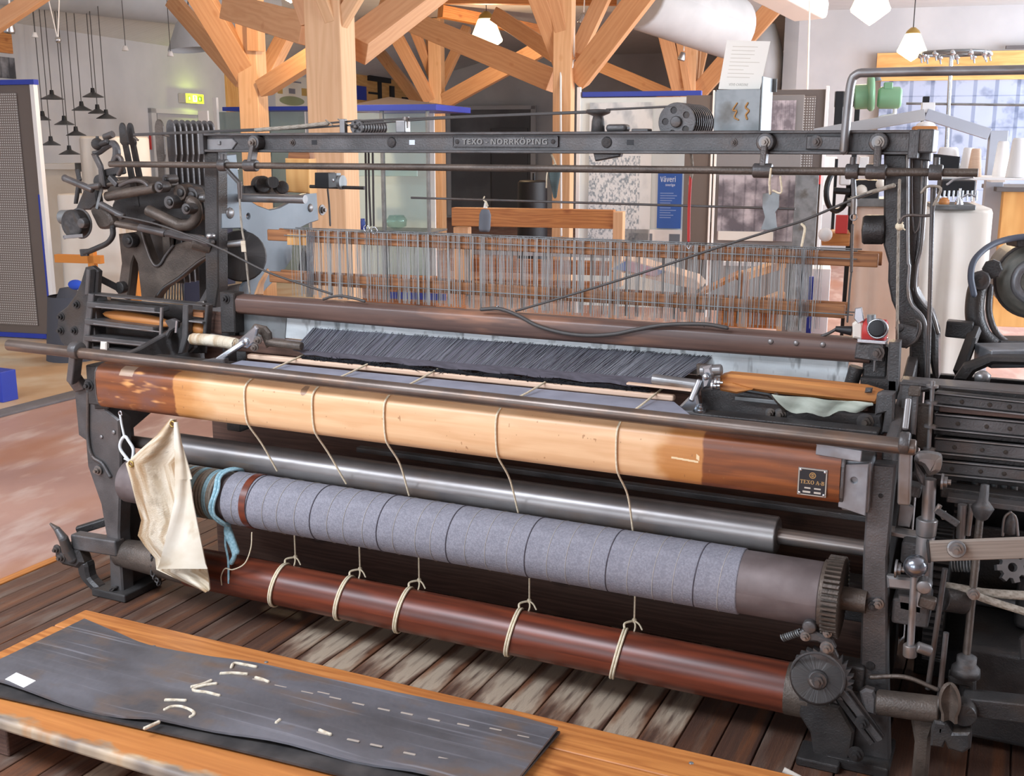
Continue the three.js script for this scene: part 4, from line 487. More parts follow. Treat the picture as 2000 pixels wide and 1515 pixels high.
// --- upper beam (rolled channel) with its cast name plate
{
  const zb = -.55, y0 = 1.572, y1 = 1.638, b = LP('top_beam', [blk(-1.25, 1.25, y0, y1, zb - .01, zb, .001), blk(-1.25, 1.25, y1 - .009, y1, zb - .06, zb + .022, .003), blk(-1.25, 1.25, y0 - .002, y0 + .008, zb - .06, zb + .022, .003), blk(1.235, 1.262, y0 - .012, y1, zb - .06, zb + .03, .003), blk(-1.255, -1.235, y0 - .01, y1, zb - .06, zb + .026, .003)], M.iron, 'channel iron top beam');
  const np = zp([[884, 263], [1091, 263], [1090, 287], [886, 287]], zb + .004), nx0 = np[0][0], nx1 = np[1][0], ny = (y0 + y1) / 2 + .002, nh = .017;
  const P2 = part(b, 'name_plate', [blk(nx0, nx1, ny - nh, ny + nh, zb, zb + .006, .002), ...[[nx0, nx1, ny + nh - .003, ny + nh], [nx0, nx1, ny - nh, ny - nh + .003], [nx0, nx0 + .004, ny - nh, ny + nh], [nx1 - .004, nx1, ny - nh, ny + nh]].map(q => blk(q[0], q[1], q[2], q[3], zb, zb + .009, .001)), rivet(V(nx0 + .018, ny, zb + .006), ZP, .008), rivet(V(nx1 - .018, ny, zb + .006), ZP, .008)], M.iron, 'cast name plate');
  const { TextGeometry } = await import('three/addons/geometries/TextGeometry.js'), { FontLoader } = await import('three/addons/loaders/FontLoader.js');
  const font = await new FontLoader().loadAsync('fonts/droid/droid_sans_bold.typeface.json'), tg = new TextGeometry('TEXO - NORRK\u00d6PING', { font, size: .0172, depth: .0035, curveSegments: 3 });
  tg.computeBoundingBox(); const tw = tg.boundingBox.max.x; tg.scale((nx1 - nx0 - .075) / tw, 1, 1).translate(nx0 + .038, ny - .0085, zb + .006);
  part(P2, 'lettering', boxUV(flat(tg)), std({ color: 0x8a8884, roughness: .6, metalness: .3 }), 'raised letters TEXO - NORRK\u00d6PING');
  for (const px of [765, 1185]) part(b, 'rivet', rivet(Z(px, 278, zb), ZP, .018), M.iron);
  for (const px of [571, 1432]) part(b, 'bolt', nut(Z(px, 278, zb), ZP, .009, .008), M.iron);
  for (const px of [614, 805, 1231]) { const c = Z(px, 278, zb); part(b, 'slot', blk(c.x - .011, c.x + .011, c.y - .008, c.y + .008, zb - .003, zb + .001, 0), px === 805 ? M.bright : M.black); }
  const lp = Z(405, 279, zb); part(b, 'splice_plate', [plate(zp([[406, 271], [455, 270], [464, 279], [455, 292], [406, 294]], zb), 'z', zb, .006), blk(lp.x + .055, lp.x + .068, lp.y - .007, lp.y + .007, zb + .006, zb + .012, .002)], M.steel);
  part(b, 'stay_plate', [plate(zp([[1577, 265], [1655, 266], [1655, 294], [1575, 292]], zb), 'z', zb, .014, { r: .003 }), nut(Z(1593, 277, zb + .014), ZP, .013)], M.iron);
  // picking shaft hung in three brackets
  const zr = -.49, A = Z(215, 322, zr), E = Z(1910, 341, zr), ym = 1.524, s = LP('upper_rod', [cyl(V(A.x, ym, zr), V(E.x, ym, zr), .0115, .0115, 14)], M.ironBrown, 'long thin rod under the top beam');
  for (const px of [497, 1495, 1716]) { const c = Z(px, 277, zb + .03), x = c.x, t = LP('rod_bracket', [cyl(V(x, 1.605, zb), V(x, 1.605, zb + .04), .026, .026, 20, .003), bar(V(x, 1.6, zb + .03), V(x + .004, 1.53, zr), .034, .018, .004, ZP), cyl(V(x - .025, ym, zr), V(x + .03, ym, zr), .021, .021, 16, .003)], M.iron); part(t, 'bolt', nut(V(x, 1.605, zb + .04), ZP, .012), M.steel); }
  many(s, 'collar', [1665, 1828, 437].map(px => { const c = Z(px, 332, zr); return [cyl(V(c.x - .018, ym, zr), V(c.x + .018, ym, zr), .022, .022, 14, .003), cyl(V(c.x, ym, zr), V(c.x, ym + .04, zr), .01, .008, 10)]; }), M.iron);
  // hanging springs at the right end and the oblique lever at the left end
  const sp = Z(1665, 345, zr); LM('rod_lever', [bar(V(sp.x, ym, zr), V(sp.x + .012, ym - .10, zr), .024, .012, .004, ZP), bar(Z(437, 325, zr), Z(468, 358, zr), .016, .012, .003, ZP), cyl(Z(468, 355, zr), Z(469, 388, zr), .01, .008, 10)], M.iron);
  // pulleys on the beam, cord drums of the shedding motion
  const drum = (px, py, r, len, n, label) => { const c = Z(px, py, zb - .03), o = LP('cord_drum', [cyl(c, c.clone().add(V(0, 0, -len)), r * .9, r * .9, 28)], M.ironDark, label); for (let i = 0; i <= n; i++) { const z0 = c.z - len * i / n; const h = i === 0 ? Array.from({ length: 5 }, (_, k) => ringPts(c.x + Math.cos(k * 1.257 + .6) * r * .62, c.y + Math.sin(k * 1.257 + .6) * r * .62, r * .17, 10)) : []; part(o, 'drum_flange', plate(ringPts(c.x, c.y, r, 32), 'z', z0 - .003, .006, { r: .001, holes: h }), M.iron); } part(o, 'hub', [cyl(c.clone().add(V(0, 0, .015)), c, r * .3, r * .3, 16, .003)], M.iron); return c; };
  drum(1322, 238, .058, .22, 9, 'row of cord pulleys with round holes'); const d2 = Z(712, 252, zb - .03); drum(697, 248, .026, .16, 9, 'small cord pulleys at the left of the top beam');
  many(b, 'cord_guide', [blk(Z(680, 255, -.6).x - .01, Z(680, 255, -.6).x + .012, 1.635, 1.685, -.58, -.56, .003), blk(Z(793, 255, -.6).x - .02, Z(793, 255, -.6).x + .02, 1.635, 1.68, -.6, -.56, .006), cyl(Z(793, 250, -.58), Z(793, 228, -.58), .012, .012, 12)], M.steel);
  const sk = Z(1168, 250, -.57); part(b, 'spool_post', [lathe([[0, 0], [.022, 0], [.02, .035], [.016, .05], [.036, .058], [.04, .064], [.036, .07], [0, .072]], V(sk.x, 1.635, -.57), UP, 20), blk(sk.x + .03, sk.x + .1, 1.636, 1.66, -.6, -.55, .012)], M.iron, 'mushroom headed cord post');
  part(b, 'spool_post', [blk(Z(1250, 250, -.57).x - .025, Z(1250, 250, -.57).x + .03, 1.636, 1.646, -.6, -.56, .003), plate(zp([[1158, 299], [1212, 300], [1210, 306], [1162, 315]], zb), 'z', zb - .03, .03)], M.iron);
  // the two wire cords along the beam
  const cr = thing('shedding_cords', 'grey cords drawn along the top beam to the pulleys', 'cord', V(0, 1.64, -.58)); for (const [k, pts] of [[[262, 262], [560, 249], [700, 236], [1165, 217]], [[262, 264], [560, 252], [700, 243], [850, 232], [1165, 219]], [[1185, 214], [1290, 209], [1320, 207]]].entries()) part(cr, 'cord', tube(pts.map(([x, y]) => Z(x, y, -.58)), .0038, 40, 6), M.cable);
  part(cr, 'knot', [tube([[500, 254], [575, 248], [640, 241]].map(q => Z(...q, -.575)), .008, 16, 6), ...[[636, 234], [660, 232], [670, 236]].map(([x, y]) => cyl(Z(x, y, -.57), Z(x + 14, y + 10, -.57), .003, .002, 5))], M.cord);
}
// --- side frames
{
  // right upright: S-shaped casting in two flanges
  const l = [[1726, 300], [1726, 350], [1725, 478], [1735, 514], [1734, 550], [1741, 587], [1753, 616], [1759, 640], [1776, 660], [1776, 742]], r = [[1772, 300], [1773, 498], [1776, 519], [1773, 566], [1780, 595], [1807, 632], [1808, 742]], o = [[1822, 742], [1832, 742], [1832, 650], [1820, 612], [1803, 594], [1788, 566], [1790, 520], [1800, 474], [1808, 350], [1810, 290]];
  const up = LP('upright', [plate([...zp(l, -.55), ...zp(r.slice().reverse(), -.55)], 'z', -.62, .07, { r: .006 })], M.ironDark, 'S-shaped cast upright at the right');
  part(up, 'flange', plate([...zp(o.slice().reverse(), -.62), ...zp([[1822, 742], [1800, 620], [1782, 595], [1776, 566], [1779, 519], [1776, 498], [1776, 300]], -.62)], 'z', -.72, .09, { r: .008 }), M.iron);
  part(up, 'highlight_bead', [tube(r.map(q => Z(...q, -.548)), .005, 50, 6), tube(o.slice(2).map(q => Z(...q, -.625)), .006, 50, 6), tube([[1780, 300], [1781, 420], [1787, 455], [1797, 420], [1800, 300]].map(q => Z(...q, -.62)), .004, 40, 6)], M.steel);  // steel beads put in as highlights along the edges of the casting
  part(up, 'boss', [cyl(Z(1686, 448, -.57), Z(1730, 448, -.57), .047, .047, 6, .006)], M.ironDark, 'hexagonal iron boss');
  part(up, 'head_block', [blk(1.252, 1.3, 1.575, 1.64, -.68, -.53, .005), plate(zp([[1787, 272], [1820, 274], [1818, 315], [1788, 312]], -.6), 'z', -.65, .06)], M.iron);
  part(up, 'hook_plate', [plate(zp([[1752, 640], [1760, 632], [1790, 640], [1792, 625], [1797, 640], [1790, 665], [1770, 680], [1752, 678]], -.5), 'z', -.51, .012), tube([[1790, 626], [1796, 630], [1797, 645], [1788, 665], [1770, 678]].map(q => Z(...q, -.498)), .004, 20, 6), rivet(Z(1757, 640, -.498), ZP, .012)], M.iron);
  // right side frame under the breast beam: front post, side web, rear post
  const fr = LP('side_frame', [plate(zp([[1697, 905], [1750, 909], [1733, 1090], [1733, 1300], [1738, 1515], [1660, 1515], [1680, 1290], [1685, 1090]], 0), 'z', -.05, .05, { r: .005 }), plate([[-.05, 0], [-.05, .86], [-.2, .88], [-.55, 1.0], [-.8, 1.0], [-.9, .8], [-.95, .3], [-1.1, 0], [-.85, 0], [-.8, .2], [-.3, .22], [-.2, 0]], 'x', 1.275, .03, { r: .004, holes: [[[-.14, .3], [-.14, .72], [-.4, .78], [-.7, .74], [-.72, .34]]] })], M.iron, 'right cast side frame');
  many(fr, 'bolt', [rivet(Z(1720, 968, .001), ZP, .006), nut(Z(1705, 1180, .001), ZP, .012), rivet(Z(1700, 1300, .001), ZP, .012)], M.ironDark);
  part(fr, 'foot', [blk(1.2, 1.36, 0, .03, -.12, .05, .006)], M.ironDark);
  // left side frame
  const lf = LP('side_frame', [plate(zp([[142, 745], [205, 750], [207, 800], [232, 820], [236, 900], [232, 1040], [240, 1160], [215, 1160], [212, 1080], [196, 985], [170, 910], [166, 860], [152, 850]], 0), 'z', -.06, .06, { r: .006 }), plate([[-.05, 0], [-.05, .86], [-.2, .88], [-.5, .95], [-.6, 1.05], [-.8, 1.05], [-.9, .8], [-.95, .3], [-1.1, 0], [-.85, 0], [-.8, .2], [-.3, .22], [-.2, 0]], 'x', -1.33, .03, { r: .004, holes: [[[-.14, .3], [-.14, .6], [-.4, .7], [-.7, .7], [-.72, .34]]] })], M.iron, 'left cast side frame');
  part(lf, 'foot', [blk(-1.4, -1.24, 0, .03, -.16, .03, .006)], M.ironDark); part(lf, 'flange', [tube([[172, 765], [172, 850], [180, 890], [200, 905], [215, 930]].map(q => Z(...q, .004)), .007, 30, 6)], M.iron);
  many(lf, 'bolt', [nut(Z(192, 918, .005), ZP, .012), rivet(Z(198, 853, .002), ZP, .007), rivet(Z(222, 844, .002), ZP, .008)], M.steel);
  // left upright and the grey side plate with its waved top edge
  const lu = LP('upright', [plate(zp([[401, 296], [428, 296], [430, 560], [424, 600], [405, 600], [402, 430]], -.55), 'z', -.6, .06, { r: .005 })], M.ironDark, 'left upright of the loom');
  const XL = -1.205; part(lu, 'cheek_plate', [plate(xp([[426, 303], [460, 300], [469, 386], [469, 446], [430, 447]], XL), 'x', XL - .02, .026, { r: .004 })], M.greyPaint, 'grey painted plate');
  part(lu, 'wave_plate', [plate(xp([[469, 385], [482, 387], [504, 401], [527, 409], [546, 405], [570, 392], [589, 380], [619, 373], [623, 430], [603, 437], [585, 446], [572, 480], [571, 505], [556, 528], [540, 545], [520, 565], [500, 590], [472, 590], [474, 560], [490, 535], [499, 513], [500, 492], [492, 466], [480, 451], [469, 444]], XL), 'x', XL - .02, .02, { r: .004, holes: [ringPts(...xp([[485, 422]], XL)[0], .01, 10)] })], M.greyPaint, 'grey painted plate with waved edge');
  many(lu, 'bolt', [rivet(X(449, 416, XL + .006), XP, .022), rivet(X(606, 406, XL), XP, .018), nut(X(629, 410, XL), XP, .016)], M.steel);
  part(lu, 'tan_guard', plate(xp([[499, 575], [508, 550], [524, 524], [528, 530], [516, 555], [515, 576]], -1.15), 'x', -1.16, .012), M.timber);
  LM('harness_shaft', [cyl(X(470, 386, -1.2), V(-.9, X(470, 386, -1.2).y, X(470, 386, -1.2).z), .016, .016, 16), cyl(X(427, 480, -1.25), X(476, 474, -1.15), .014, .014, 14), cyl(X(400, 592, -1.3), X(340, 605, -1.4), .012, .012, 12)], M.steel);
  LM('cam_and_fill_disc', [cyl(X(470, 500, -1.26), X(470, 500, -1.22), .1, .1, 24, .006), cyl(X(545, 366, -1.2), X(552, 366, -1.14), .026, .026, 20, .005), cyl(X(505, 360, -1.25), X(515, 360, -1.2), .034, .034, 18, .006), cyl(X(530, 356, -1.18), X(534, 356, -1.12), .022, .022, 16), plate(zp([[588, 500], [594, 480], [602, 500], [600, 530], [588, 545], [584, 525]], -1.0), 'z', -1.02, .03)], M.ironDark);  // the first, largest disc is added dark fill for the shaded hole by the plate
  LP('plate_arm', [bar(X(474, 375, -1.24), X(560, 372, -1.24), .05, .02, .004)], M.ironDark);
}
// --- sley: cap, reed, race board
{
  const zc = -.40, cap = LP('sley_cap', [(() => { const rows = [], N = 30; for (let i = 0; i <= N; i++) { const t = i / N, x = -1.05 + 2.24 * t, b = Math.sin(t * Math.PI) * .006, pr = [[0, -.03 - b], [.012, -.034 - b], [.024, -.022 - b], [.026, .016], [.016, .03 + b * .3], [-.02, .034 + b * .3], [-.045, .028], [-.046, -.03]]; rows.push([...pr, pr[0]].map(([z, y]) => V(x, 1.035 + y, zc + z))); } const g = skin(rows), p = g.attributes.position, uv = g.attributes.uv; for (let i = 0; i < p.count; i++) uv.setXY(i, p.getX(i) + 1.05, p.getY(i) + p.getZ(i)); return g; })()], std({ map: tex(1024, 128, (u, v) => { const w = fbm(u * 8, v * 3, 8, 3, 291, 4), g = fbm(u * 14 + w * .4, v * 22, 14, 22, 293, 3); let c = mixc([118, 90, 78], [74, 58, 54], clamp(.6 * g + .6 * w - .15)); c = mixc(c, [176, 124, 94], clamp((fbm(u * 10, v * 3, 10, 3, 295, 4) - .5) * 4) * step(.2, .35, u) * (1 - step(.66, .74, u)) * .75); return c; }, 2.3, .12), roughness: .38 }), 'dark worn wooden cap of the sley');
  many(cap, 'rivet', [1505, 1555, 1607].map((x, i) => rivet(Z(x, 667 + i * 3, zc + .027), ZP, .008)), M.steel);
  many(cap, 'cable_staple', [[668, 578], [972, 600], [1376, 634]].map(([x, y]) => torus(Z(x, y, zc + .01), XP, .006, .002, 12)), M.bright);
  part(cap, 'end_clamp', [plate(zp([[428, 570], [457, 573], [459, 650], [432, 650]], zc + .03), 'z', zc - .03, .06), nut(Z(441, 583, zc + .03), ZP, .013)], M.ironDark);
  part(cap, 'end_clamp', [plate(zp([[1672, 671], [1728, 668], [1725, 708], [1668, 700]], zc + .03), 'z', zc - .05, .08), nut(Z(1711, 688, zc + .03), ZP, .016)], M.iron);
  const sw = [blk(1.17, 1.235, .80, 1.05, zc - .06, zc + .0, .006), blk(-1.1, -1.035, .55, 1.0, zc - .06, zc, .006)]; many(cap, 'sley_sword', sw, M.ironDark);
  LP('reed', [(() => { const g = blk(-1.03, 1.128, .918, 1.004, zc - .034, zc - .026, .001), p = g.attributes.position, uv = g.attributes.uv; for (let i = 0; i < p.count; i++) uv.setXY(i, p.getX(i), p.getY(i)); return g; })()], std({ map: tex(1024, 128, (u, v) => { const d = Math.sin(u * 1024 * 2.1) * 6, n = fbm(u * 12, v * 3, 12, 3, 221, 4), m = fbm(u * 60, v * 2, 60, 2, 223, 3); let c = mixc([236, 242, 242], [196, 204, 206], clamp(n * 1.3 - .35)); c = mixc(c, [130, 134, 134], clamp((m - .62) * 3)); const f = v > .86 || v < .1 ? -18 : 0; return c.map(q => q + d + f); }, 1.1, .09), roughness: .4, metalness: .35 }), 'pale steel reed');
  part(loom, 'reed_cover', plate(zp([[459, 608], [560, 617], [556, 668], [462, 662]], zc - .024), 'z', zc - .026, .003, { r: .0005 }), M.tin);
  LP('race_board', [blk(-1.05, 1.2, .87, .916, zc - .05, zc + .05, .004)], M.darkWood);
}
// --- woven cloth, warp sheet, temples
{
  const N = 30, row = (a, b, za, f = 0) => { const r = []; for (let i = 0; i <= N; i++) { const p = a.clone().lerp(b, i / N); p.y += f * Math.sin(i * 1.7) * .002; r.push(p); } return r; };
  const tA = Z(612, 640, -.428), tB = Z(1392, 697, -.428), fA = Z(572, 684, -.27), fB = Z(1325, 744, -.27);
  const w = skin([row(tA, tB), row(tA.clone().lerp(fA, .5), tB.clone().lerp(fB, .5)), row(fA, fB)]), p = w.attributes.position, uv = w.attributes.uv; for (let i = 0; i < p.count; i++) uv.setXY(i, (p.getX(i) + 1), (p.getZ(i) + .43) * 3);
  const wp = thing('warp_sheet', 'dark grey sheet of warp threads running into the reed', 'threads', V(0, .88, -.35)); part(wp, 'threads', w, M.warp);
  const loose = []; for (let i = 0; i < 420; i++) { const t = i % 3 ? rnd() : .78 + .22 * rnd(), dt = rr(-.006, .006); loose.push(cyl(tA.clone().lerp(tB, t).add(V(0, rr(.001, .006), 0)), fA.clone().lerp(fB, clamp(t + dt)).add(V(0, rr(0, .003), 0)), .0008, .0008, 3)); }
  stuff(part(wp, 'loose_threads', loose, std({ color: 0xa9abb2, roughness: .9 })));
  const cl = thing('woven_cloth', 'narrow strip of dark woven cloth before the warp threads', 'cloth', V(0, .87, -.25)), cA = Z(596, 694, -.245), cB = Z(1268, 757, -.245); part(cl, 'web', skin([row(fA, fB, 0, 0), row(fA.clone().lerp(cA, .5).add(V(0, .004, 0)), fB.clone().lerp(cB, .5).add(V(0, .004, 0)), 0, 1), row(cA, cB, 0, 1.5)], .003), M.webCloth);
  const fz = []; for (let i = 0; i < 700; i++) { const t = rnd(), k = .5 + .5 * Math.sin(t * 40) * Math.sin(t * 13 + 1), q = cA.clone().lerp(cB, t).add(V(0, rr(-.012, .0), rr(.004, .02))); if (rnd() > .35 + .65 * k) continue; fz.push(cyl(q, q.clone().add(V(rr(-.02, .02), rr(-.004, .01), rr(-.006, .012))), .0016, .0006, 3)); }
  stuff(part(cl, 'fringe', fz, M.fuzz)); part(cl, 'ragged_edge', tube(Array.from({ length: 20 }, (_, i) => cA.clone().lerp(cB, i / 19).add(V(0, -.008 + .003 * Math.sin(i * 2.3), .008))), .008, 80, 5), M.fuzz);
  // support table between cloth and beam
  const f = LP('cloth_table', [plate([[472, 703], [1318, 784], [1352, 812], [405, 724]].map(([x, y]) => { const q = Y(x, y, .876); return [q.x, q.z]; }), 'y', .864, .012, { r: .003 })], M.felt, 'blue grey felt covered table');
  const sA = Y(486, 695, .884), sB = Y(1318, 777, .884); part(f, 'batten', bar(sA, sB, .018, .026, .006, UP), M.paleStrip, 'pale wooden batten');
  LP('cross_bar', [blk(-1.25, 1.25, .80, .86, -.24, -.18, .006)], M.ironDark); LP('cross_bar', bar(Z(700, 876, -.3), Z(1700, 1012, -.3), .018, .03, .003), M.iron); for (const [a, b, zz] of [[.0, .2, -.52], [.22, .4, -.5], [.43, .6, -.53], [.63, .84, -.51]]) LP('blocker_board', blk(-1.28, 1.272, a, b, zz - .02, zz, .004), M.darkWood, 'added dark board blocking the lit floor behind the rollers'); LP('cross_bar', [blk(-1.25, 1.25, .28, .4, -.34, -.26, .01)], M.ironDark); LP('cross_bar', [blk(-1.25, 1.25, .12, .2, -.9, -.82, .01)], M.ironDark); LP('cross_bar', [blk(-1.25, 1.25, .42, .62, -.72, -.66, .01)], M.ironDark); LP('warp_beam', [cyl(V(-1.15, .5, -1.05), V(1.15, .5, -1.05), .16, .16, 32)], M.webCloth, 'dark rear beam wound with warp');  // broad dark boards added to block the lit floor seen through the loom
  // temples
  const tz = -.2, T = LP('temple', [plate(zp([[1313, 806], [1330, 790], [1345, 775], [1362, 772], [1366, 790], [1352, 812], [1346, 820], [1330, 808]], tz), 'z', tz - .02, .026, { r: .006 })], M.bright, 'bright steel temple arm');
  part(T, 'arm', [bar(Z(1350, 785, tz), Z(1368, 742, tz - .03), .03, .018, .006, ZP)], M.bright); part(T, 'pivot', [cyl(Z(1368, 724, tz - .03), Z(1410, 722, tz - .03), .016, .016, 14, .003)], M.steel); part(T, 'clamp', [plate(zp([[1372, 716], [1390, 712], [1396, 730], [1386, 756], [1372, 760]], tz - .02), 'z', tz - .04, .03, { r: .008 })], M.bright); many(T, 'nut', [nut(Z(1392, 752, tz), XP, .011), nut(Z(1398, 746, tz), XP, .008), nut(Z(1368, 802, tz), UP, .011), rivet(Z(1378, 736, tz), ZP, .01)], M.bright);
  part(T, 'roller_case', [cyl(Z(1274, 740, tz - .04), Z(1362, 752, tz - .04), .016, .016, 14, .003)], M.steel); part(T, 'bracket', [plate(zp([[1359, 712], [1402, 716], [1400, 730], [1360, 735]], tz - .05), 'z', tz - .08, .03)], M.ironBrown); part(T, 'wood_wedge', bar(Z(1225, 748, tz - .02), Z(1352, 762, tz - .02), .006, .02, .002), M.paleStrip);
  const T2 = LP('temple', [bar(Z(416, 710, tz + .03), Z(478, 668, tz), .026, .02, .006, ZP)], M.bright, 'bright steel temple arm');
  part(T2, 'arm', [plate(zp([[470, 678], [466, 664], [498, 636], [503, 642], [498, 668], [482, 680]], tz), 'z', tz - .012, .016, { r: .004 })], M.bright); part(T2, 'rivet', rivet(Z(480, 667, tz + .005), ZP, .014), M.bright); part(T2, 'clamp', [plate(zp([[485, 646], [494, 633], [516, 638], [526, 650], [528, 672], [518, 680], [508, 655], [496, 648]], tz - .03), 'z', tz - .05, .02, { r: .006 })], M.ironBrown); part(T2, 'roller_case', [cyl(Z(522, 668, tz - .04), Z(590, 676, tz - .04), .014, .014, 14, .003)], M.ironBrown); many(T2, 'nut', [nut(Z(504, 664, tz), ZP, .01), nut(Z(498, 678, tz), ZP, .01)], M.steel); part(T2, 'slotted_foot', [plate(zp([[392, 704], [412, 700], [440, 700], [442, 714], [410, 714], [390, 711]], tz + .04), 'z', tz + .02, .03)], M.iron); part(T2, 'rag_roll', [tube([Z(378, 662, -.3), Z(410, 664, -.29), Z(440, 668, -.28), Z(462, 672, -.27)], .022, 20, 10)], M.canvas, 'grimy cloth wrapped bar');
}
// --- heald frames
function healdFrame(z, dx, label, seedShift) {
  const o = thing('heald_frame', label, 'heald frame', V(0, 1.02, z), 'heald frames hung behind the sley');
  const xa = -1.10 + dx, xb = 1.157 + dx * .5; part(o, 'upper_bar', blk(xa, xb, 1.236, 1.279, z - .012, z, .004), M.shaft); part(o, 'lower_bar', blk(xa, 1.07 + dx * .5, 1.075, 1.118, z - .012, z, .004), M.shaft);
  many(o, 'heald_rod', [1.285, 1.26, 1.09].map(y => cyl(V(xa + .09, y, z + .012), V(xb - .06, y, z + .012), .0022, .0022, 5)), M.tin);
  const wires = []; for (let i = 0; i < 480; i++) { const t = rnd(); let x = xa + .12 + t * (xb - xa - .3); if (rnd() < .35) x = xa + .12 + Math.round(t * 46) / 46 * (xb - xa - .3) + rr(-.004, .004); const l = rr(-.004, .004); wires.push(cyl(V(x, 1.286, z + .013), V(x + l, 1.03, z + .013), .00095, .00095, 3)); }
  stuff(part(o, 'heald_wires', wires, std({ color: 0xb2b0ac, roughness: .5, metalness: .2 }))); return o;
}
healdFrame(-.70, 0, 'front heald frame with reddish wooden bars and thin steel wires', 0); healdFrame(-.76, .01, 'rear heald frame half hidden behind the front one', 1);
{ // bunch of idle heddles at the right and left ends
  for (const [cx, w0, w1, label] of [[1570, 34, 20, 'bunched steel heddles tied together at the right of the heald frame'], [607, 14, 12, 'bunched steel heddles at the left of the heald frame']]) { const o = thing('heddle_bunch', label, 'heddles', Z(cx, 650, -.69)), l = []; for (let i = 0; i < 10; i++) { const k = i / 9 - .5; l.push(cyl(Z(cx + k * w0, 486 - (cx < 800 ? 34 : 0), -.685), Z(cx - 2 + k * w1, 620 - (cx < 800 ? 40 : 0), -.685), .0012, .0012, 3)); } stuff(part(o, 'wires', l, M.zinc)); }
  const tag = thing('paper_label', 'small tan paper label on the left heald frame bar', 'label', Z(570, 468, -.697)); part(tag, 'label_sheet', plate(zp([[561, 457], [600, 458], [600, 479], [561, 478]], -.697), 'z', -.699, .002, { r: 0 }), M.ply);
}
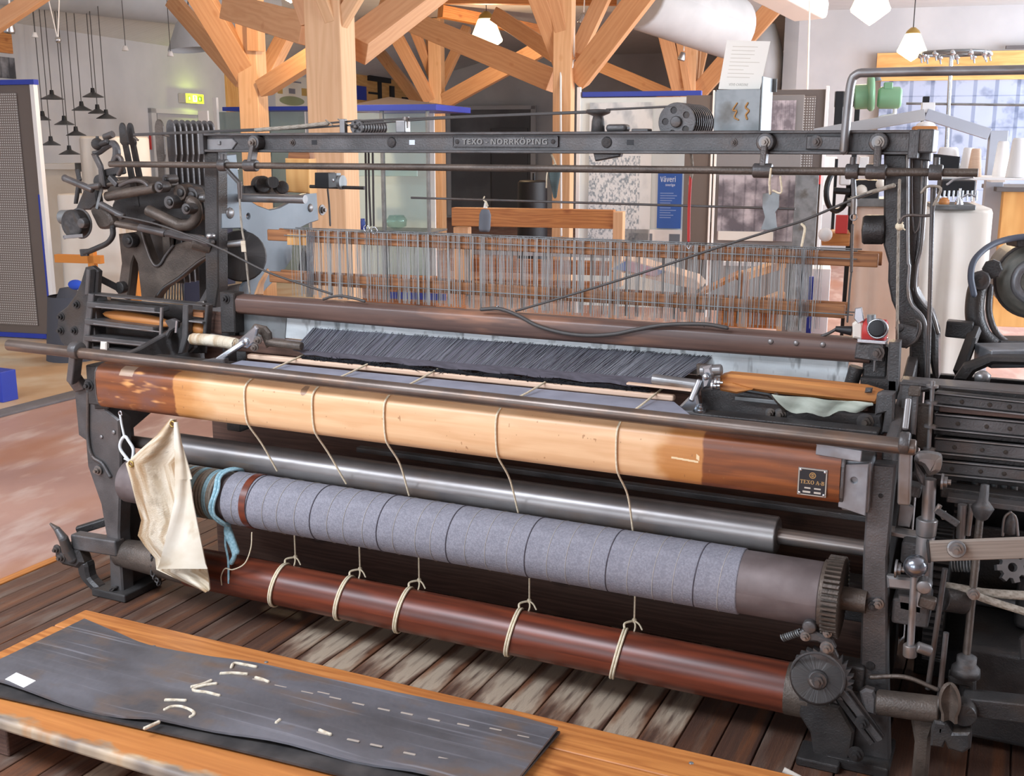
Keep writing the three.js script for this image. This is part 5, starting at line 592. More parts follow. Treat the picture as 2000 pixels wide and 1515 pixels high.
// --- cords, tags and bobbins hung from the loom
const hang = (name, label, cat, base) => thing(name, label, cat, base);
{
  const wireRod = thing('thin_rod', 'thin steel rod hung level behind the top beam', 'rod', Z(1180, 400, -.8)); part(wireRod, 'rod_bar', [cyl(Z(803, 386, -.8), Z(1553, 408, -.8), .004, .004, 8)], M.iron);
  let o = hang('yarn_pirn', 'grey yarn pirn hanging from the thin rod', 'bobbin', Z(946, 455, -.8)); part(o, 'yarn', lathe([[0, 0], [.018, 0], [.021, .012], [.021, .06], [.014, .078], [0, .08]], Z(946, 452, -.8), V(.06, 1, 0), 16), std({ color: 0x6b6d73, roughness: .9 })); part(o, 'tip', cyl(Z(948, 406, -.8), Z(949, 390, -.8), .008, .003, 8), M.offWhite); part(o, 'tie', tube([Z(953, 402, -.8), Z(950, 395, -.79), Z(944, 390, -.8), Z(946, 384, -.8)], .0025, 10, 5), M.string);
  o = hang('yarn_pirn', 'pointed green grey pirn hanging below the name plate', 'bobbin', Z(1082, 390, -.6)); part(o, 'yarn', lathe([[0, 0], [.006, .005], [.012, .04], [.019, .075], [.021, .1], [.012, .108], [0, .11]], Z(1084, 388, -.6), V(-.04, 1, 0), 16), std({ map: mottle([92, 106, 104], [60, 70, 70], 231, .03, 8), roughness: .9 })); part(o, 'tie', tube([Z(1086, 324, -.6), Z(1082, 312, -.59), Z(1077, 302, -.58)], .003, 10, 5), M.string); part(o, 'loose_end', tube([Z(1084, 320, -.59), Z(1070, 335, -.58), Z(1067, 366, -.58)], .0025, 12, 5), M.string);
  o = hang('metal_tag', 'pale zinc tag with hooked end hanging from the upper rod', 'tag', Z(1504, 452, -.47)); part(o, 'zinc_plate', plate(zp([[1490, 378], [1522, 374], [1521, 405], [1514, 415], [1518, 450], [1486, 448], [1494, 424], [1489, 404]], -.47), 'z', -.472, .003, { r: .0006 }), M.tin); part(o, 'tie', tube([Z(1504, 378, -.468), Z(1503, 355, -.46), Z(1506, 330, -.455)], .0035, 12, 5), M.string); part(o, 'loose_end', tube([Z(1510, 372, -.465), Z(1526, 376, -.46), Z(1524, 345, -.455)], .003, 12, 5), M.string);
  o = hang('harness_rope', 'red and grey cord hanging from the top beam to the heald frame', 'cord', Z(1345, 470, -.66)); part(o, 'cord_strand', tube([Z(1350, 302, -.6), Z(1352, 330, -.62), Z(1347, 360, -.64)], .005, 16, 6), M.cord); part(o, 'red_strand', tube([Z(1349, 345, -.63), Z(1346, 400, -.65), Z(1345, 470, -.67)], .005, 16, 6), M.red); part(o, 'wire_hook', tube([Z(1345, 465, -.67), Z(1341, 478, -.68), Z(1345, 486, -.68), Z(1349, 480, -.68)], .002, 16, 5), M.bright);
  o = hang('twin_cords', 'twin dark harness cords below the left pulleys', 'cord', Z(722, 450, -.7)); for (const [a, b] of [[714, 716], [720, 724], [728, 730]]) part(o, 'cord_strand', tube([Z(a, 300, -.62), Z(a + 1, 370, -.66), Z(b, 440, -.69)], .0045, 14, 6), M.cable); many(o, 'ring', [Z(716, 446, -.69), Z(731, 450, -.69)].map(p => torus(p, ZP, .012, .002, 14)), M.bright);
  o = hang('tension_spring', 'steel tension spring and wire at the right of the sley', 'spring', Z(1660, 655, -.47)); part(o, 'coil_case', cyl(Z(1668, 388, -.47), Z(1667, 418, -.47), .0085, .0085, 12), M.steel); part(o, 'ring', torus(Z(1667, 424, -.47), ZP, .009, .002, 14), M.steel); part(o, 'chain', [tube([Z(1665, 440, -.47), Z(1664, 480, -.47), Z(1663, 530, -.47)], .0045, 20, 5)], M.iron); part(o, 'tension_wire', tube([Z(1663, 530, -.47), Z(1660, 560, -.47), Z(1655, 628, -.47)], .003, 14, 5), M.cable);
  o = hang('stop_cord', 'dark cord running from the sley cap up to the right upright', 'cord', Z(1000, 607, -.38)); part(o, 'cord_strand', tube([[1008, 607], [1100, 580], [1250, 534], [1400, 484], [1500, 452], [1570, 430], [1660, 392], [1752, 358]].map(([x, y], i) => Z(x, y, -.40 - .012 * i)), .0042, 60, 6), M.cable); part(o, 'wrapped_end', tube([[1660, 391], [1700, 376], [1745, 362]].map(q => Z(...q, -.48)), .007, 20, 6), M.cord); part(o, 'tie', tube([[1566, 438], [1572, 446], [1568, 470], [1566, 480]].map(q => Z(...q, -.46)), .004, 16, 5), M.string);
  o = hang('cable', 'dark cable drooping across the middle of the sley cap', 'cable', Z(1150, 655, -.37)); part(o, 'cable_sheath', tube([[940, 604], [975, 603], [1010, 615], [1050, 636], [1100, 650], [1150, 655], [1200, 652], [1240, 644], [1300, 634], [1376, 633], [1420, 640]].map(q => Z(...q, -.366)), .0062, 80, 8), M.cable);
  o = hang('cable', 'short dark cable bowed over the left of the sley cap', 'cable', Z(660, 585, -.37)); part(o, 'cable_sheath', tube([[632, 584], [650, 579], [668, 578], [690, 582], [712, 588]].map(q => Z(...q, -.375)), .005, 30, 6), M.cable);
  o = hang('pull_cord', 'thin dark cord slanting down from the dobby to the sley', 'cord', Z(640, 575, -.42)); part(o, 'cord_strand', tube([[225, 420], [300, 436], [380, 464], [440, 490], [520, 530], [600, 558], [648, 574]].map(q => Z(...q, -.45)), .004, 60, 6), M.cable);
  o = hang('rope', 'thin knotted rope hanging down the right upright', 'rope', Z(1752, 665, -.44)); part(o, 'rope_strand', tube([[1757, 352], [1756, 380], [1755, 440], [1754, 500], [1753, 560], [1752, 665]].map(q => Z(...q, -.46)), .0045, 40, 6), M.cord); part(o, 'knot', [ball(Z(1757, 442, -.455), .012, 8), cyl(Z(1757, 440, -.455), Z(1768, 449, -.45), .003, .002, 5), cyl(Z(1757, 440, -.455), Z(1764, 434, -.45), .003, .002, 5)], M.string);
  o = hang('hooked_rod', 'long thin rod with a crooked top beside the right upright', 'rod', Z(1818, 740, -.45)); part(o, 'rod_bar', tube([[1757, 436], [1764, 424], [1780, 420], [1812, 421], [1822, 412], [1826, 368]].map(q => Z(...q, -.45)), .0045, 40, 6), M.iron); part(o, 'long_bar', cyl(Z(1822, 362, -.45), Z(1812, 742, -.45), .006, .006, 8), M.iron); part(o, 'tie', [tube([[1800, 376], [1812, 364], [1836, 366], [1834, 380], [1824, 400]].map(q => Z(...q, -.44)), .004, 20, 5)], M.cord);
  o = hang('hanging_strap', 'thin cord with leather tag on the left heald bar', 'cord', Z(475, 575, -.5)); part(o, 'cord_strand', tube([[468, 388], [470, 420], [473, 450], [478, 480], [484, 540], [488, 572]].map(q => Z(...q, -.52)), .004, 40, 6), M.cord); part(o, 'leather_tag', plate(zp([[470, 470], [479, 470], [481, 492], [472, 492]], -.515), 'z', -.517, .004, { r: .001 }), M.canvas);
}
// --- the five string loops round breast beam and wooden roller
[[480, 755, 600, 690, 545, 927, 575, 1043, 555], [612, 772, 728, 706, 680, 952, 702, 1073, 685], [752, 790, 862, 717, 803, 975, 818, 1092, 800], [970, 812, 1080, 737, 1016, 1008, 1034, 1132, 1018], [1205, 832, 1298, 755, 1240, 1043, 1240, 1172, 1220]].forEach(([fx, fy, bx, by, rx, ry, vx, vy, lx], i) => {
  const o = thing('tie_string', 'cotton string over breast beam and wooden roller, ' + ['next to', 'second from', 'third from', 'fourth from', 'farthest from'][i] + ' the canvas cloth', 'string', Z(vx, 1170, -.08), 'cotton strings across the front of the loom'), x = Z(fx, 800 + i * 20, .056).x;
  const b = Y(bx, by, .9); part(o, 'upper_strand', [tube([b, V(b.x + (x - b.x) * .45, .884, -.12), V(x + .003, .876, -.03), V(x, .874, .0), V(x - .001, .868, .03), V(x - .002, .845, .054), V(x - .002, .79, .0575), V(x, .745, .055), V(x + .003, .72, .045), V(x + .015, .65, -.0), Z(rx - 4, ry - 8, -.045)], .0031, 70, 6)], M.string);
  const yt = Z(vx, vy, -.085), knot = V(yt.x, .245, -.085); part(o, 'lower_strand', cyl(V(yt.x, .42, -.085), knot, .003, .003, 6), M.string);
  const pts = []; for (let k = 0; k < 24; k++) { const a = k / 24 * 6.283; pts.push(V(yt.x - .03 - .02 * Math.cos(a * 1 + 2.2), .161 + Math.sin(a) * .073, -.03 + Math.cos(a) * .073)); }
  const lift = pts.slice(4, 12); part(o, 'roller_loop', [tube(pts, .0036, 60, 6, true), tube(pts.map(p => p.clone().add(V(.008, 0, 0))), .0036, 60, 6, true)], M.string);
  part(o, 'knot', [ball(knot, .008, 8), tube([knot, V(yt.x - .02, .243, -.06), pts[7]], .0036, 12, 6), tube([knot, knot.clone().add(V(.018, -.004, .01)), knot.clone().add(V(.028, -.018, .012))], .0028, 10, 5), tube([knot, knot.clone().add(V(.008, -.012, .014)), knot.clone().add(V(.006, -.028, .02))], .0028, 10, 5)], M.string);
});
{ const o = thing('thread_end', 'loose white thread end curling on the wooden roller', 'thread', Z(436, 1140, .045)); part(o, 'thread_strand', tube([[492, 1040], [490, 1070], [478, 1100], [455, 1112], [440, 1110], [432, 1125], [433, 1142]].map(([x, y]) => Z(x, y, .05)), .0022, 40, 5), M.string); }
const CA = (c, r, z, len, bev = .004, seg = 20) => cyl(Z(...c, z), Z(...c, z).add(V(0, 0, -len)), r, r, seg, bev);      // cylinder pointing away from the front
const zl = (list, z) => list.map(q => Z(q[0], q[1], q[2] ?? z));
// ======================= dobby at the left end =======================
{
  const o = thing('dobby', 'dark cast iron dobby with levers and tall blades at the loom left end', 'dobby', V(-1.7, 1.0, -.65)), P = (n, g, m = M.ironDark, l) => part(o, n, g, m, l), z = -.62;
  P('bracket', plate(zp([[230, 457], [275, 451], [286, 484], [295, 508], [304, 518], [314, 514], [323, 499], [338, 479], [378, 466], [409, 486], [407, 499], [386, 512], [349, 542], [321, 560], [308, 575], [302, 586], [275, 586], [267, 514], [261, 501], [257, 514], [249, 586], [227, 580], [236, 514]], z), 'z', z - .05, .05, { r: .006 }), M.ironBrown, 'forked cast bracket');
  P('bracket_rim', tube(zl([[277, 455], [286, 484], [295, 508], [304, 519], [314, 515], [323, 500], [338, 480]], z + .004), .006, 40, 6), M.iron);
  P('bracket_rim', tube(zl([[408, 500], [386, 513], [349, 543], [321, 561], [308, 576]], z + .004), .005, 30, 6), M.iron);
  // tall blades, one behind the other
  const blade = (px, py, zz, w, h, lean, m) => { const b = Z(px, py, zz), pts = []; for (let k = 0; k <= 10; k++) { const a = Math.PI - k / 10 * Math.PI; pts.push([b.x + w / 2 * Math.cos(a), b.y + w * .9 * Math.sin(a)]); } pts.push([b.x + w / 2 + lean * .2, b.y - h * .16], [b.x + w / 2 - .006 + lean * .25, b.y - h * .2], [b.x + w / 2 - .002 + lean, b.y - h], [b.x - w / 2 + lean, b.y - h], [b.x - w / 2 + .002 + lean * .2, b.y - h * .2], [b.x - w / 2, b.y - h * .16]); return plate(pts, 'z', zz - .008, .012, { r: .002 }); };
  for (let i = 0; i < 9; i++) part(o, 'blade', blade(311, 252, -.70, .042, .62, 0).translate(0, 0, -(i ? .03 : 0) - i * .034), i ? M.iron : M.ironBrown);
  for (const [x, zz] of [[239, -.66], [254, -.70]]) part(o, 'blade', blade(x, 254, zz, .032, .3, .05), M.ironDark);
  many(o, 'blade_pin', [cyl(Z(318, 262, -.68), Z(330, 266, -.68), .006, .004, 8), cyl(Z(262, 268, -.65), Z(270, 274, -.65), .006, .004, 8)], M.ironBrown);
  many(o, 'card_needle', Array.from({ length: 8 }, (_, i) => cyl(Z(322 + i * 5.2, 535 - i * 3, -.8), Z(319 + i * 5.6, 590, -.8), .0032, .0032, 6)), M.tin);
  part(o, 'back_casting', plate(zp([[214, 372], [250, 356], [330, 352], [396, 366], [404, 400], [404, 590], [384, 590], [380, 470], [330, 446], [270, 452], [222, 440]], -.78), 'z', -.84, .05, { r: .01 }), M.ironDark); part(o, 'back_casting', plate(zp([[262, 440], [350, 440], [340, 500], [318, 530], [290, 520], [275, 480]], -.76), 'z', -.79, .03), M.ironDark);
  // clutter of the lever motion
  const rodp = (n, a, b, r, zz, m = M.ironBrown, z2 = zz, bev = .004) => part(o, n, cyl(Z(...a, zz), Z(...b, z2), r, r, 16, bev), m);
  rodp('roller', [208, 384], [303, 367], .019, -.55); rodp('roller', [288, 410], [352, 440], .022, -.6); part(o, 'bent_pipe', tube(zl([[350, 440], [372, 438], [384, 424], [383, 402], [372, 392]], -.6), .022, 30, 12), M.ironBrown);
  rodp('grip_bar', [196, 398], [242, 424], .013, -.52, M.iron); rodp('pipe', [205, 362], [252, 352], .008, -.56); part(o, 'hoop', tube(zl([[235, 362], [250, 355], [268, 352], [282, 356], [290, 364]], -.54), .009, 30, 8), M.iron);
  for (const [x, y, r, zz, l, m] of [[329, 395, .026, -.56, .06, M.iron], [350, 376, .032, -.6, .06, M.ironBrown], [372, 382, .034, -.62, .05, M.iron], [309, 365, .022, -.53, .05, M.iron], [362, 408, .022, -.54, .05, M.iron], [322, 350, .018, -.58, .06, M.iron], [248, 470, .03, -.58, .04, M.ironDark]]) { part(o, 'collar', CA([x, y], r, zz, l), m); part(o, 'collar_hub', CA([x, y], r * .5, zz + .01, .02), M.ironDark); }
  part(o, 'lever_casting', plate(zp([[216, 400], [240, 378], [300, 372], [345, 366], [375, 372], [392, 390], [392, 420], [370, 436], [330, 428], [290, 440], [250, 430], [225, 420]], -.66), 'z', -.72, .06, { r: .012, curve: 4 }), M.ironDark); part(o, 'lever_casting', plate(zp([[205, 352], [240, 345], [300, 346], [330, 352], [322, 372], [250, 380], [212, 382]], -.68), 'z', -.74, .06, { r: .012, curve: 4 }), M.ironBrown);
  rodp('steel_pin', [376, 388], [402, 386], .014, -.64, M.steel);
  // hand wheel with stub lever
  const c = [157, 436]; const hw = part(o, 'hand_wheel', [lathe([[0, .05], [.05, .05], [.056, .044], [.056, .006], [.05, 0], [.03, .004], [0, .004]].map(([r, h]) => [r, .05 - h]), Z(...c, -.5), V(0, 0, 1), 28)], M.ironDark, 'round iron hand wheel'); part(hw, 'wheel_rim', torus(Z(...c, -.478), ZP, .056, .005, 28), M.iron); part(hw, 'wheel_hub', CA(c, .02, -.44, .03), M.iron);
  part(o, 'wheel_bracket', plate(zp([[178, 408], [198, 404], [214, 416], [222, 436], [214, 446], [196, 446], [186, 430]], -.53), 'z', -.57, .05, { r: .01, curve: 4 }), M.ironBrown);
  part(o, 'stub_lever', [bar(Z(126, 463, -.44), Z(162, 460, -.44), .014, .006, .002, UP)], M.steel); part(o, 'stub_eye', torus(Z(126, 463, -.44), ZP, .006, .003, 12), M.steel);
  part(o, 'hook_arm', tube(zl([[220, 444], [220, 460], [210, 474], [190, 484], [166, 494]], -.5), .011, 30, 8), M.ironDark); part(o, 'hook_foot', bar(Z(164, 486, -.5), Z(166, 500, -.5), .012, .04, .003, ZP), M.ironDark);
  rodp('long_bar', [226, 437], [276, 446], .013, -.52); rodp('long_bar', [272, 444], [324, 456], .015, -.52, M.iron); part(o, 'forged_arm', plate(zp([[318, 452], [328, 449], [352, 456], [384, 460], [408, 470], [404, 482], [378, 474], [350, 470], [330, 464], [318, 462]], -.5), 'z', -.54, .04, { r: .01, curve: 3 }), M.iron); part(o, 'arm_socket', [cyl(Z(376, 472, -.52), Z(414, 482, -.56), .028, .03, 18, .004)], M.ironBrown); part(o, 'oil_cap', lathe([[0, 0], [.016, 0], [.018, .012], [.014, .02], [0, .021]], Z(412, 466, -.5), UP, 12), M.bright);
  // left hand lever with yoke above
  rodp('hand_lever', [127, 348], [182, 371], .0135, -.5, M.iron); part(o, 'hand_grip', ball(Z(127, 348, -.5), .0145, 10), M.iron); rodp('lever_stub', [172, 366], [196, 362], .012, -.5, M.iron);
  const yk = part(o, 'yoke', plate(zp([[176, 296], [185, 304], [206, 290], [216, 288], [216, 305], [212, 318], [222, 322], [228, 306], [226, 286], [216, 274], [204, 278], [188, 292]], -.55), 'z', -.58, .03, { r: .008, curve: 3 }), M.iron, 'forked upper yoke'); part(yk, 'yoke_knob', ball(Z(190, 281, -.55), .024, 12), M.ironDark); part(yk, 'yoke_pin', cyl(Z(190, 274, -.55), Z(190, 266, -.55), .008, .006, 8), M.ironDark); part(yk, 'yoke_cap', cyl(Z(205, 268, -.58), Z(220, 262, -.58), .014, .014, 12), M.iron); rodp('yoke_bar', [194, 282], [212, 276], .012, -.55, M.ironDark);
  part(o, 'yoke_leg', plate(zp([[176, 300], [186, 302], [196, 322], [200, 340], [204, 365], [192, 365], [190, 330]], -.54), 'z', -.56, .02, { r: .005 }), M.iron); part(o, 'flat_link', [bar(Z(199, 368, -.52), Z(189, 408, -.52), .006, .014, .002, ZP)], M.tin);
  part(o, 'catch_hook', tube(zl([[224, 312], [230, 305], [237, 312], [238, 328], [232, 340]], -.54), .01, 24, 8), M.iron); part(o, 'catch_block', [bar(Z(210, 338, -.58), Z(240, 332, -.58), .03, .04, .006)], M.ironDark); part(o, 'catch_block', [bar(Z(216, 345, -.56), Z(232, 362, -.56), .02, .03, .004)], M.iron); part(o, 'catch_block', [CA([192, 356], .03, -.55, .04)], M.ironDark);
  part(o, 'back_lever', plate(zp([[146, 330], [152, 330], [158, 350], [150, 398], [144, 398], [150, 350]], -.62), 'z', -.63, .014), M.ironDark); part(o, 'back_leg', plate(zp([[146, 410], [160, 376], [168, 360], [186, 372], [190, 398], [176, 410]], -.6), 'z', -.64, .04, { r: .006 }), M.ironDark);
  rodp('side_cylinder', [120, 424], [142, 424], .03, -.66, M.tin);
}
// ======================= left shuttle box =======================
{
  const z = -.38, o = LP('shuttle_box', [plate(zp([[165, 522], [178, 519], [191, 530], [188, 576], [178, 580], [164, 690], [150, 692], [130, 682], [116, 664], [110, 644], [112, 612], [130, 598], [146, 576], [156, 552]], z), 'z', z - .03, .03, { r: .006 })], M.ironDark, 'left shuttle box of steel leaves'), P = (n, g, m = M.iron, l) => part(o, n, g, m, l);
  P('post', plate(zp([[175, 572], [187, 574], [175, 682], [163, 680]], z + .02), 'z', z - .02, .05, { r: .003 })); P('post', plate(zp([[176, 524], [184, 526], [180, 575], [172, 575]], z + .01), 'z', z - .0, .03, { r: .003 }));
  many(o, 'bolt', [[120, 618], [119, 645], [150, 594], [146, 645]].map(q => nut(Z(...q, z), ZP, .012)), M.ironDark);
  P('leaf', bar(Z(182, 573, z), Z(404, 595, z), .006, .05, .002)); for (const [a, b, c, d] of [[184, 592, 317, 604], [180, 625, 314, 641], [178, 657, 313, 671]]) { P('leaf', bar(Z(a, b, z), Z(c, d, z), .022, .08, .004), M.iron); P('leaf_lip', bar(Z(a + 3, b + 7, z + .04), Z(c, d + 7, z + .04), .004, .006, .001), M.steel); }
  P('leaf', bar(Z(196, 678, z), Z(312, 690, z), .02, .08, .004), M.ironDark); many(o, 'end_block', [[186, 583], [184, 613], [181, 646], [178, 676]].map(([x, y]) => { const p = Z(x + 5, y, z - .01); return blk(p.x - .018, p.x + .018, p.y - .018, p.y + .018, z - .05, z + .01, .003); }), M.iron);
  P('back_board', plate(zp([[190, 580], [405, 600], [402, 690], [180, 690]], z - .09), 'z', z - .1, .01), M.ironDark); P('front_post', plate(zp([[314, 600], [318, 600], [316, 676], [311, 676]], z + .04), 'z', z + .035, .01, { r: .001 }), M.steel); P('front_post', plate(zp([[356, 594], [367, 596], [366, 660], [356, 690], [346, 692], [354, 660]], z + .03), 'z', z + .0, .03, { r: .003 })); P('front_post', plate(zp([[404, 594], [410, 596], [405, 656], [398, 656]], z), 'z', z - .02, .03, { r: .003 }));
  P('picker_hook', plate(zp([[322, 626], [336, 622], [347, 628], [346, 640], [334, 648], [326, 664], [322, 690], [315, 690], [318, 660], [330, 640]], z + .04), 'z', z + .02, .025, { r: .005 }), M.iron); P('spring_plate', plate(zp([[343, 626], [347, 626], [345, 650], [341, 650]], z + .05), 'z', z + .045, .006, { r: .001 }), M.bright); P('swell', plate(zp([[368, 634], [376, 640], [380, 656], [377, 680], [366, 690], [362, 660]], z - .02), 'z', z - .05, .03, { r: .006 }), M.ironDark); P('grey_board', plate(zp([[406, 608], [446, 612], [444, 656], [406, 650]], z - .04), 'z', z - .06, .02), M.darkWood); P('ledge', bar(Z(366, 624, z), Z(404, 628, z), .006, .05, .001), M.steel); P('ledge', bar(Z(366, 610, z - .02), Z(404, 614, z - .02), .02, .04, .002), M.shaft);
  const shut = (a, b, w, label) => solo('shuttle', label, 'shuttle', (() => { const p = Z(...a, z - .02), q = Z(...b, z - .02), L = p.distanceTo(q), g = lathe([[0, 0], [.01, L * .05], [.02, L * .18], [.024, L * .35], [.024, L * .65], [.02, L * .82], [.01, L * .95], [0, L]].map(([r, h]) => [r * w, h]), p, q.clone().sub(p), 14); return boxUV(g); })(), M.oak);
  shut([200, 612], [340, 634], 1, 'orange wooden shuttle lying in the left shuttle box'); shut([366, 636], [404, 647], .9, 'tip of an orange wooden shuttle beside the left box post');
  solo('wood_block', 'small cream wooden block under the left shuttle box leaves', 'block', plate(zp([[195, 667], [207, 668], [207, 684], [194, 683]], z + .05), 'z', z + .03, .02), M.offWhite); solo('paper_slip', 'white paper slip on the top leaf of the left shuttle box', 'paper', bar(Z(270, 595, z - .04), Z(322, 600, z - .04), .006, .03, .001), M.paper); solo('cork', 'small pinkish wooden peg behind the left shuttle box', 'peg', cyl(Z(212, 576, z - .05), Z(210, 588, z - .05), .012, .01, 12), M.paleStrip);
  // arm from the box to the dobby bracket
  LP('box_arm', [bar(Z(188, 540, z - .04), Z(238, 566, z - .12), .026, .014, .003, UP)], M.ironDark); LP('box_arm_pivot', [CA([232, 562], .024, z - .1, .03)], M.ironDark);
}
// ======================= right end of the sley, shuttle box and frame =======================
{
  const z = -.3; // varnished box front, felt flap, plates
  const lid = LP('box_front', [plate(zp([[1405, 735], [1420, 731], [1560, 744], [1690, 758], [1722, 768], [1712, 790], [1600, 778], [1500, 768], [1405, 754]], z + .06), 'z', z, .06, { r: .008 })], M.oak, 'orange varnished wooden box front'); part(lid, 'lower_lip', plate(zp([[1404, 748], [1430, 748], [1470, 760], [1440, 768], [1408, 762]], z + .07), 'z', z + .03, .05, { r: .006 }), M.oak); part(lid, 'iron_tip', plate(zp([[1690, 758], [1704, 758], [1702, 768], [1688, 768]], z + .075), 'z', z + .06, .012), M.iron);
  const rows = []; for (let i = 0; i <= 4; i++) { const r = []; for (let k = 0; k <= 16; k++) { const t = k / 16, top = Z(1508 + 198 * t, 770 + 18 * t, z + .08), bot = Z(1535 + 168 * t, 796 + 14 * Math.sin(t * 3.1 + .3) + 4 * Math.sin(t * 17), z + .085); r.push(top.lerp(bot, i / 4).add(V(0, 0, .006 * Math.sin(t * 14 + i)))); } rows.push(r); }
  const fl = thing('felt_flap', 'pale grey green felt strip hanging below the orange box front', 'felt', Z(1620, 812, z + .08)); part(fl, 'felt_sheet', skin(rows, .004), std({ map: mottle([186, 192, 178], [160, 166, 152], 241, .2, 5), roughness: .95 }));
  LP('box_plate', plate(zp([[1368, 762], [1420, 758], [1500, 772], [1535, 800], [1720, 812], [1725, 850], [1640, 846], [1480, 832], [1372, 812]], z + .03), 'z', z, .03), M.iron); LP('box_plate', plate(zp([[1712, 770], [1722, 766], [1747, 768], [1745, 850], [1722, 846], [1728, 806], [1708, 812]], z + .09), 'z', z + .05, .04, { r: .006 }), M.iron); LM('bolt', [nut(Z(1690, 823, z + .03), ZP, .016), nut(Z(1524, 808, z + .03), ZP, .012), nut(Z(1505, 806, z + .03), ZP, .01)], M.steel); LP('leaf_spring', [bar(Z(1435, 777, z + .05), Z(1520, 786, z + .05), .012, .006, .002)], M.tin);
  LP('rod_socket', [bar(Z(1512, 770, z + .06), Z(1536, 800, z + .04), .02, .02, .004)], M.ironBrown);
  // sley end frame between cap and box
  LP('sley_end', [plate(zp([[1680, 708], [1690, 708], [1686, 742], [1678, 742]], -.36), 'z', -.4, .04), plate(zp([[1736, 668], [1757, 669], [1752, 780], [1732, 780]], -.36), 'z', -.42, .06), plate(zp([[1680, 738], [1752, 742], [1752, 770], [1680, 764]], -.36), 'z', -.42, .06)].slice(1, 2), M.iron); LP('sley_end', plate(zp([[1680, 738], [1752, 742], [1752, 770], [1680, 764]], -.36), 'z', -.42, .06), M.ironDark); LP('coil_spring', cyl(Z(1673, 716, -.4), Z(1662, 752, -.4), .02, .02, 14), M.ironDark); LP('slot_bar', plate(zp([[1705, 706], [1710, 706], [1709, 728], [1704, 728]], -.35), 'z', -.37, .012), M.steel);
  // right shuttle box: stacked ribs along the width
  const zb = -.34, rb = LP('shuttle_box', [plate(zp([[1830, 744], [2100, 764], [2100, 950], [1838, 930]], zb - .08), 'z', zb - .12, .03)], M.ironDark, 'right shuttle box of stacked steel ribs'), Pr = (n, g, m = M.iron) => part(rb, n, g, m);
  Pr('leaf', bar(Z(1760, 742, zb + .02), Z(2100, 770, zb + .02), .007, .09, .002));
  for (const [y0, y1, h, bolts] of [[774, 803, .026, [1882, 1937, 1975]], [818, 844, .034, [1874, 1931, 1976]], [864, 890, .034, [1867, 1922, 1968]], [906, 932, .03, [1862, 1919, 1965]]]) {
    const a = Z(1826, y0, zb), b = Z(2100, y1, zb), rib = Pr('rib', bar(a, b, h, .06, .004)); many(rb, 'rib_edge', [bar(a.clone().add(V(0, h / 2 + .004, .03)), b.clone().add(V(0, h / 2 + .004, .03)), .004, .012, .001), bar(a.clone().add(V(0, -h / 2 - .003, .03)), b.clone().add(V(0, -h / 2 - .003, .03)), .004, .012, .001)], M.steel);
    Pr('shelf', bar(a.clone().add(V(0, -h / 2 - .016, -.02)), b.clone().add(V(0, -h / 2 - .016, -.02)), .012, .07, .002), M.ironDark); for (const x of bolts) { const t = (x - 1826) / 274; part(rb, 'rib_bolt', rivet(a.clone().lerp(b, t).add(V(0, 0, .031)), ZP, .006), M.ironBrown); }
  }
  Pr('slat', bar(Z(1835, 795, zb), Z(2100, 818, zb), .016, .05, .004), M.darkWood);
  Pr('guide_post', plate(zp([[1757, 750], [1763, 742], [1820, 746], [1818, 765], [1790, 768], [1782, 800], [1776, 842], [1752, 838]], zb + .06), 'z', zb, .06, { r: .008 }), M.iron); Pr('picker_bar', plate(zp([[1780, 770], [1794, 770], [1792, 800], [1788, 850], [1777, 850], [1780, 800]], zb + .1), 'z', zb + .08, .02, { r: .004 }), M.iron); Pr('picker_head', bar(Z(1787, 755, zb + .1), Z(1786, 772, zb + .1), .03, .03, .004, ZP), M.ironBrown);
  Pr('spindle', cyl(Z(1822, 744, zb + .08), Z(1813, 890, zb + .08), .006, .006, 10), M.steel); many(rb, 'washer', [[1821, 754], [1819, 785], [1817, 832], [1815, 877]].map(q => cyl(Z(...q, zb + .08).add(V(0, .003, 0)), Z(...q, zb + .08).add(V(0, -.003, 0)), .016, .016, 12)), M.steel); Pr('web', plate(zp([[1790, 790], [1818, 792], [1815, 890], [1788, 870]], zb + .03), 'z', zb, .03), M.ironBrown);
}
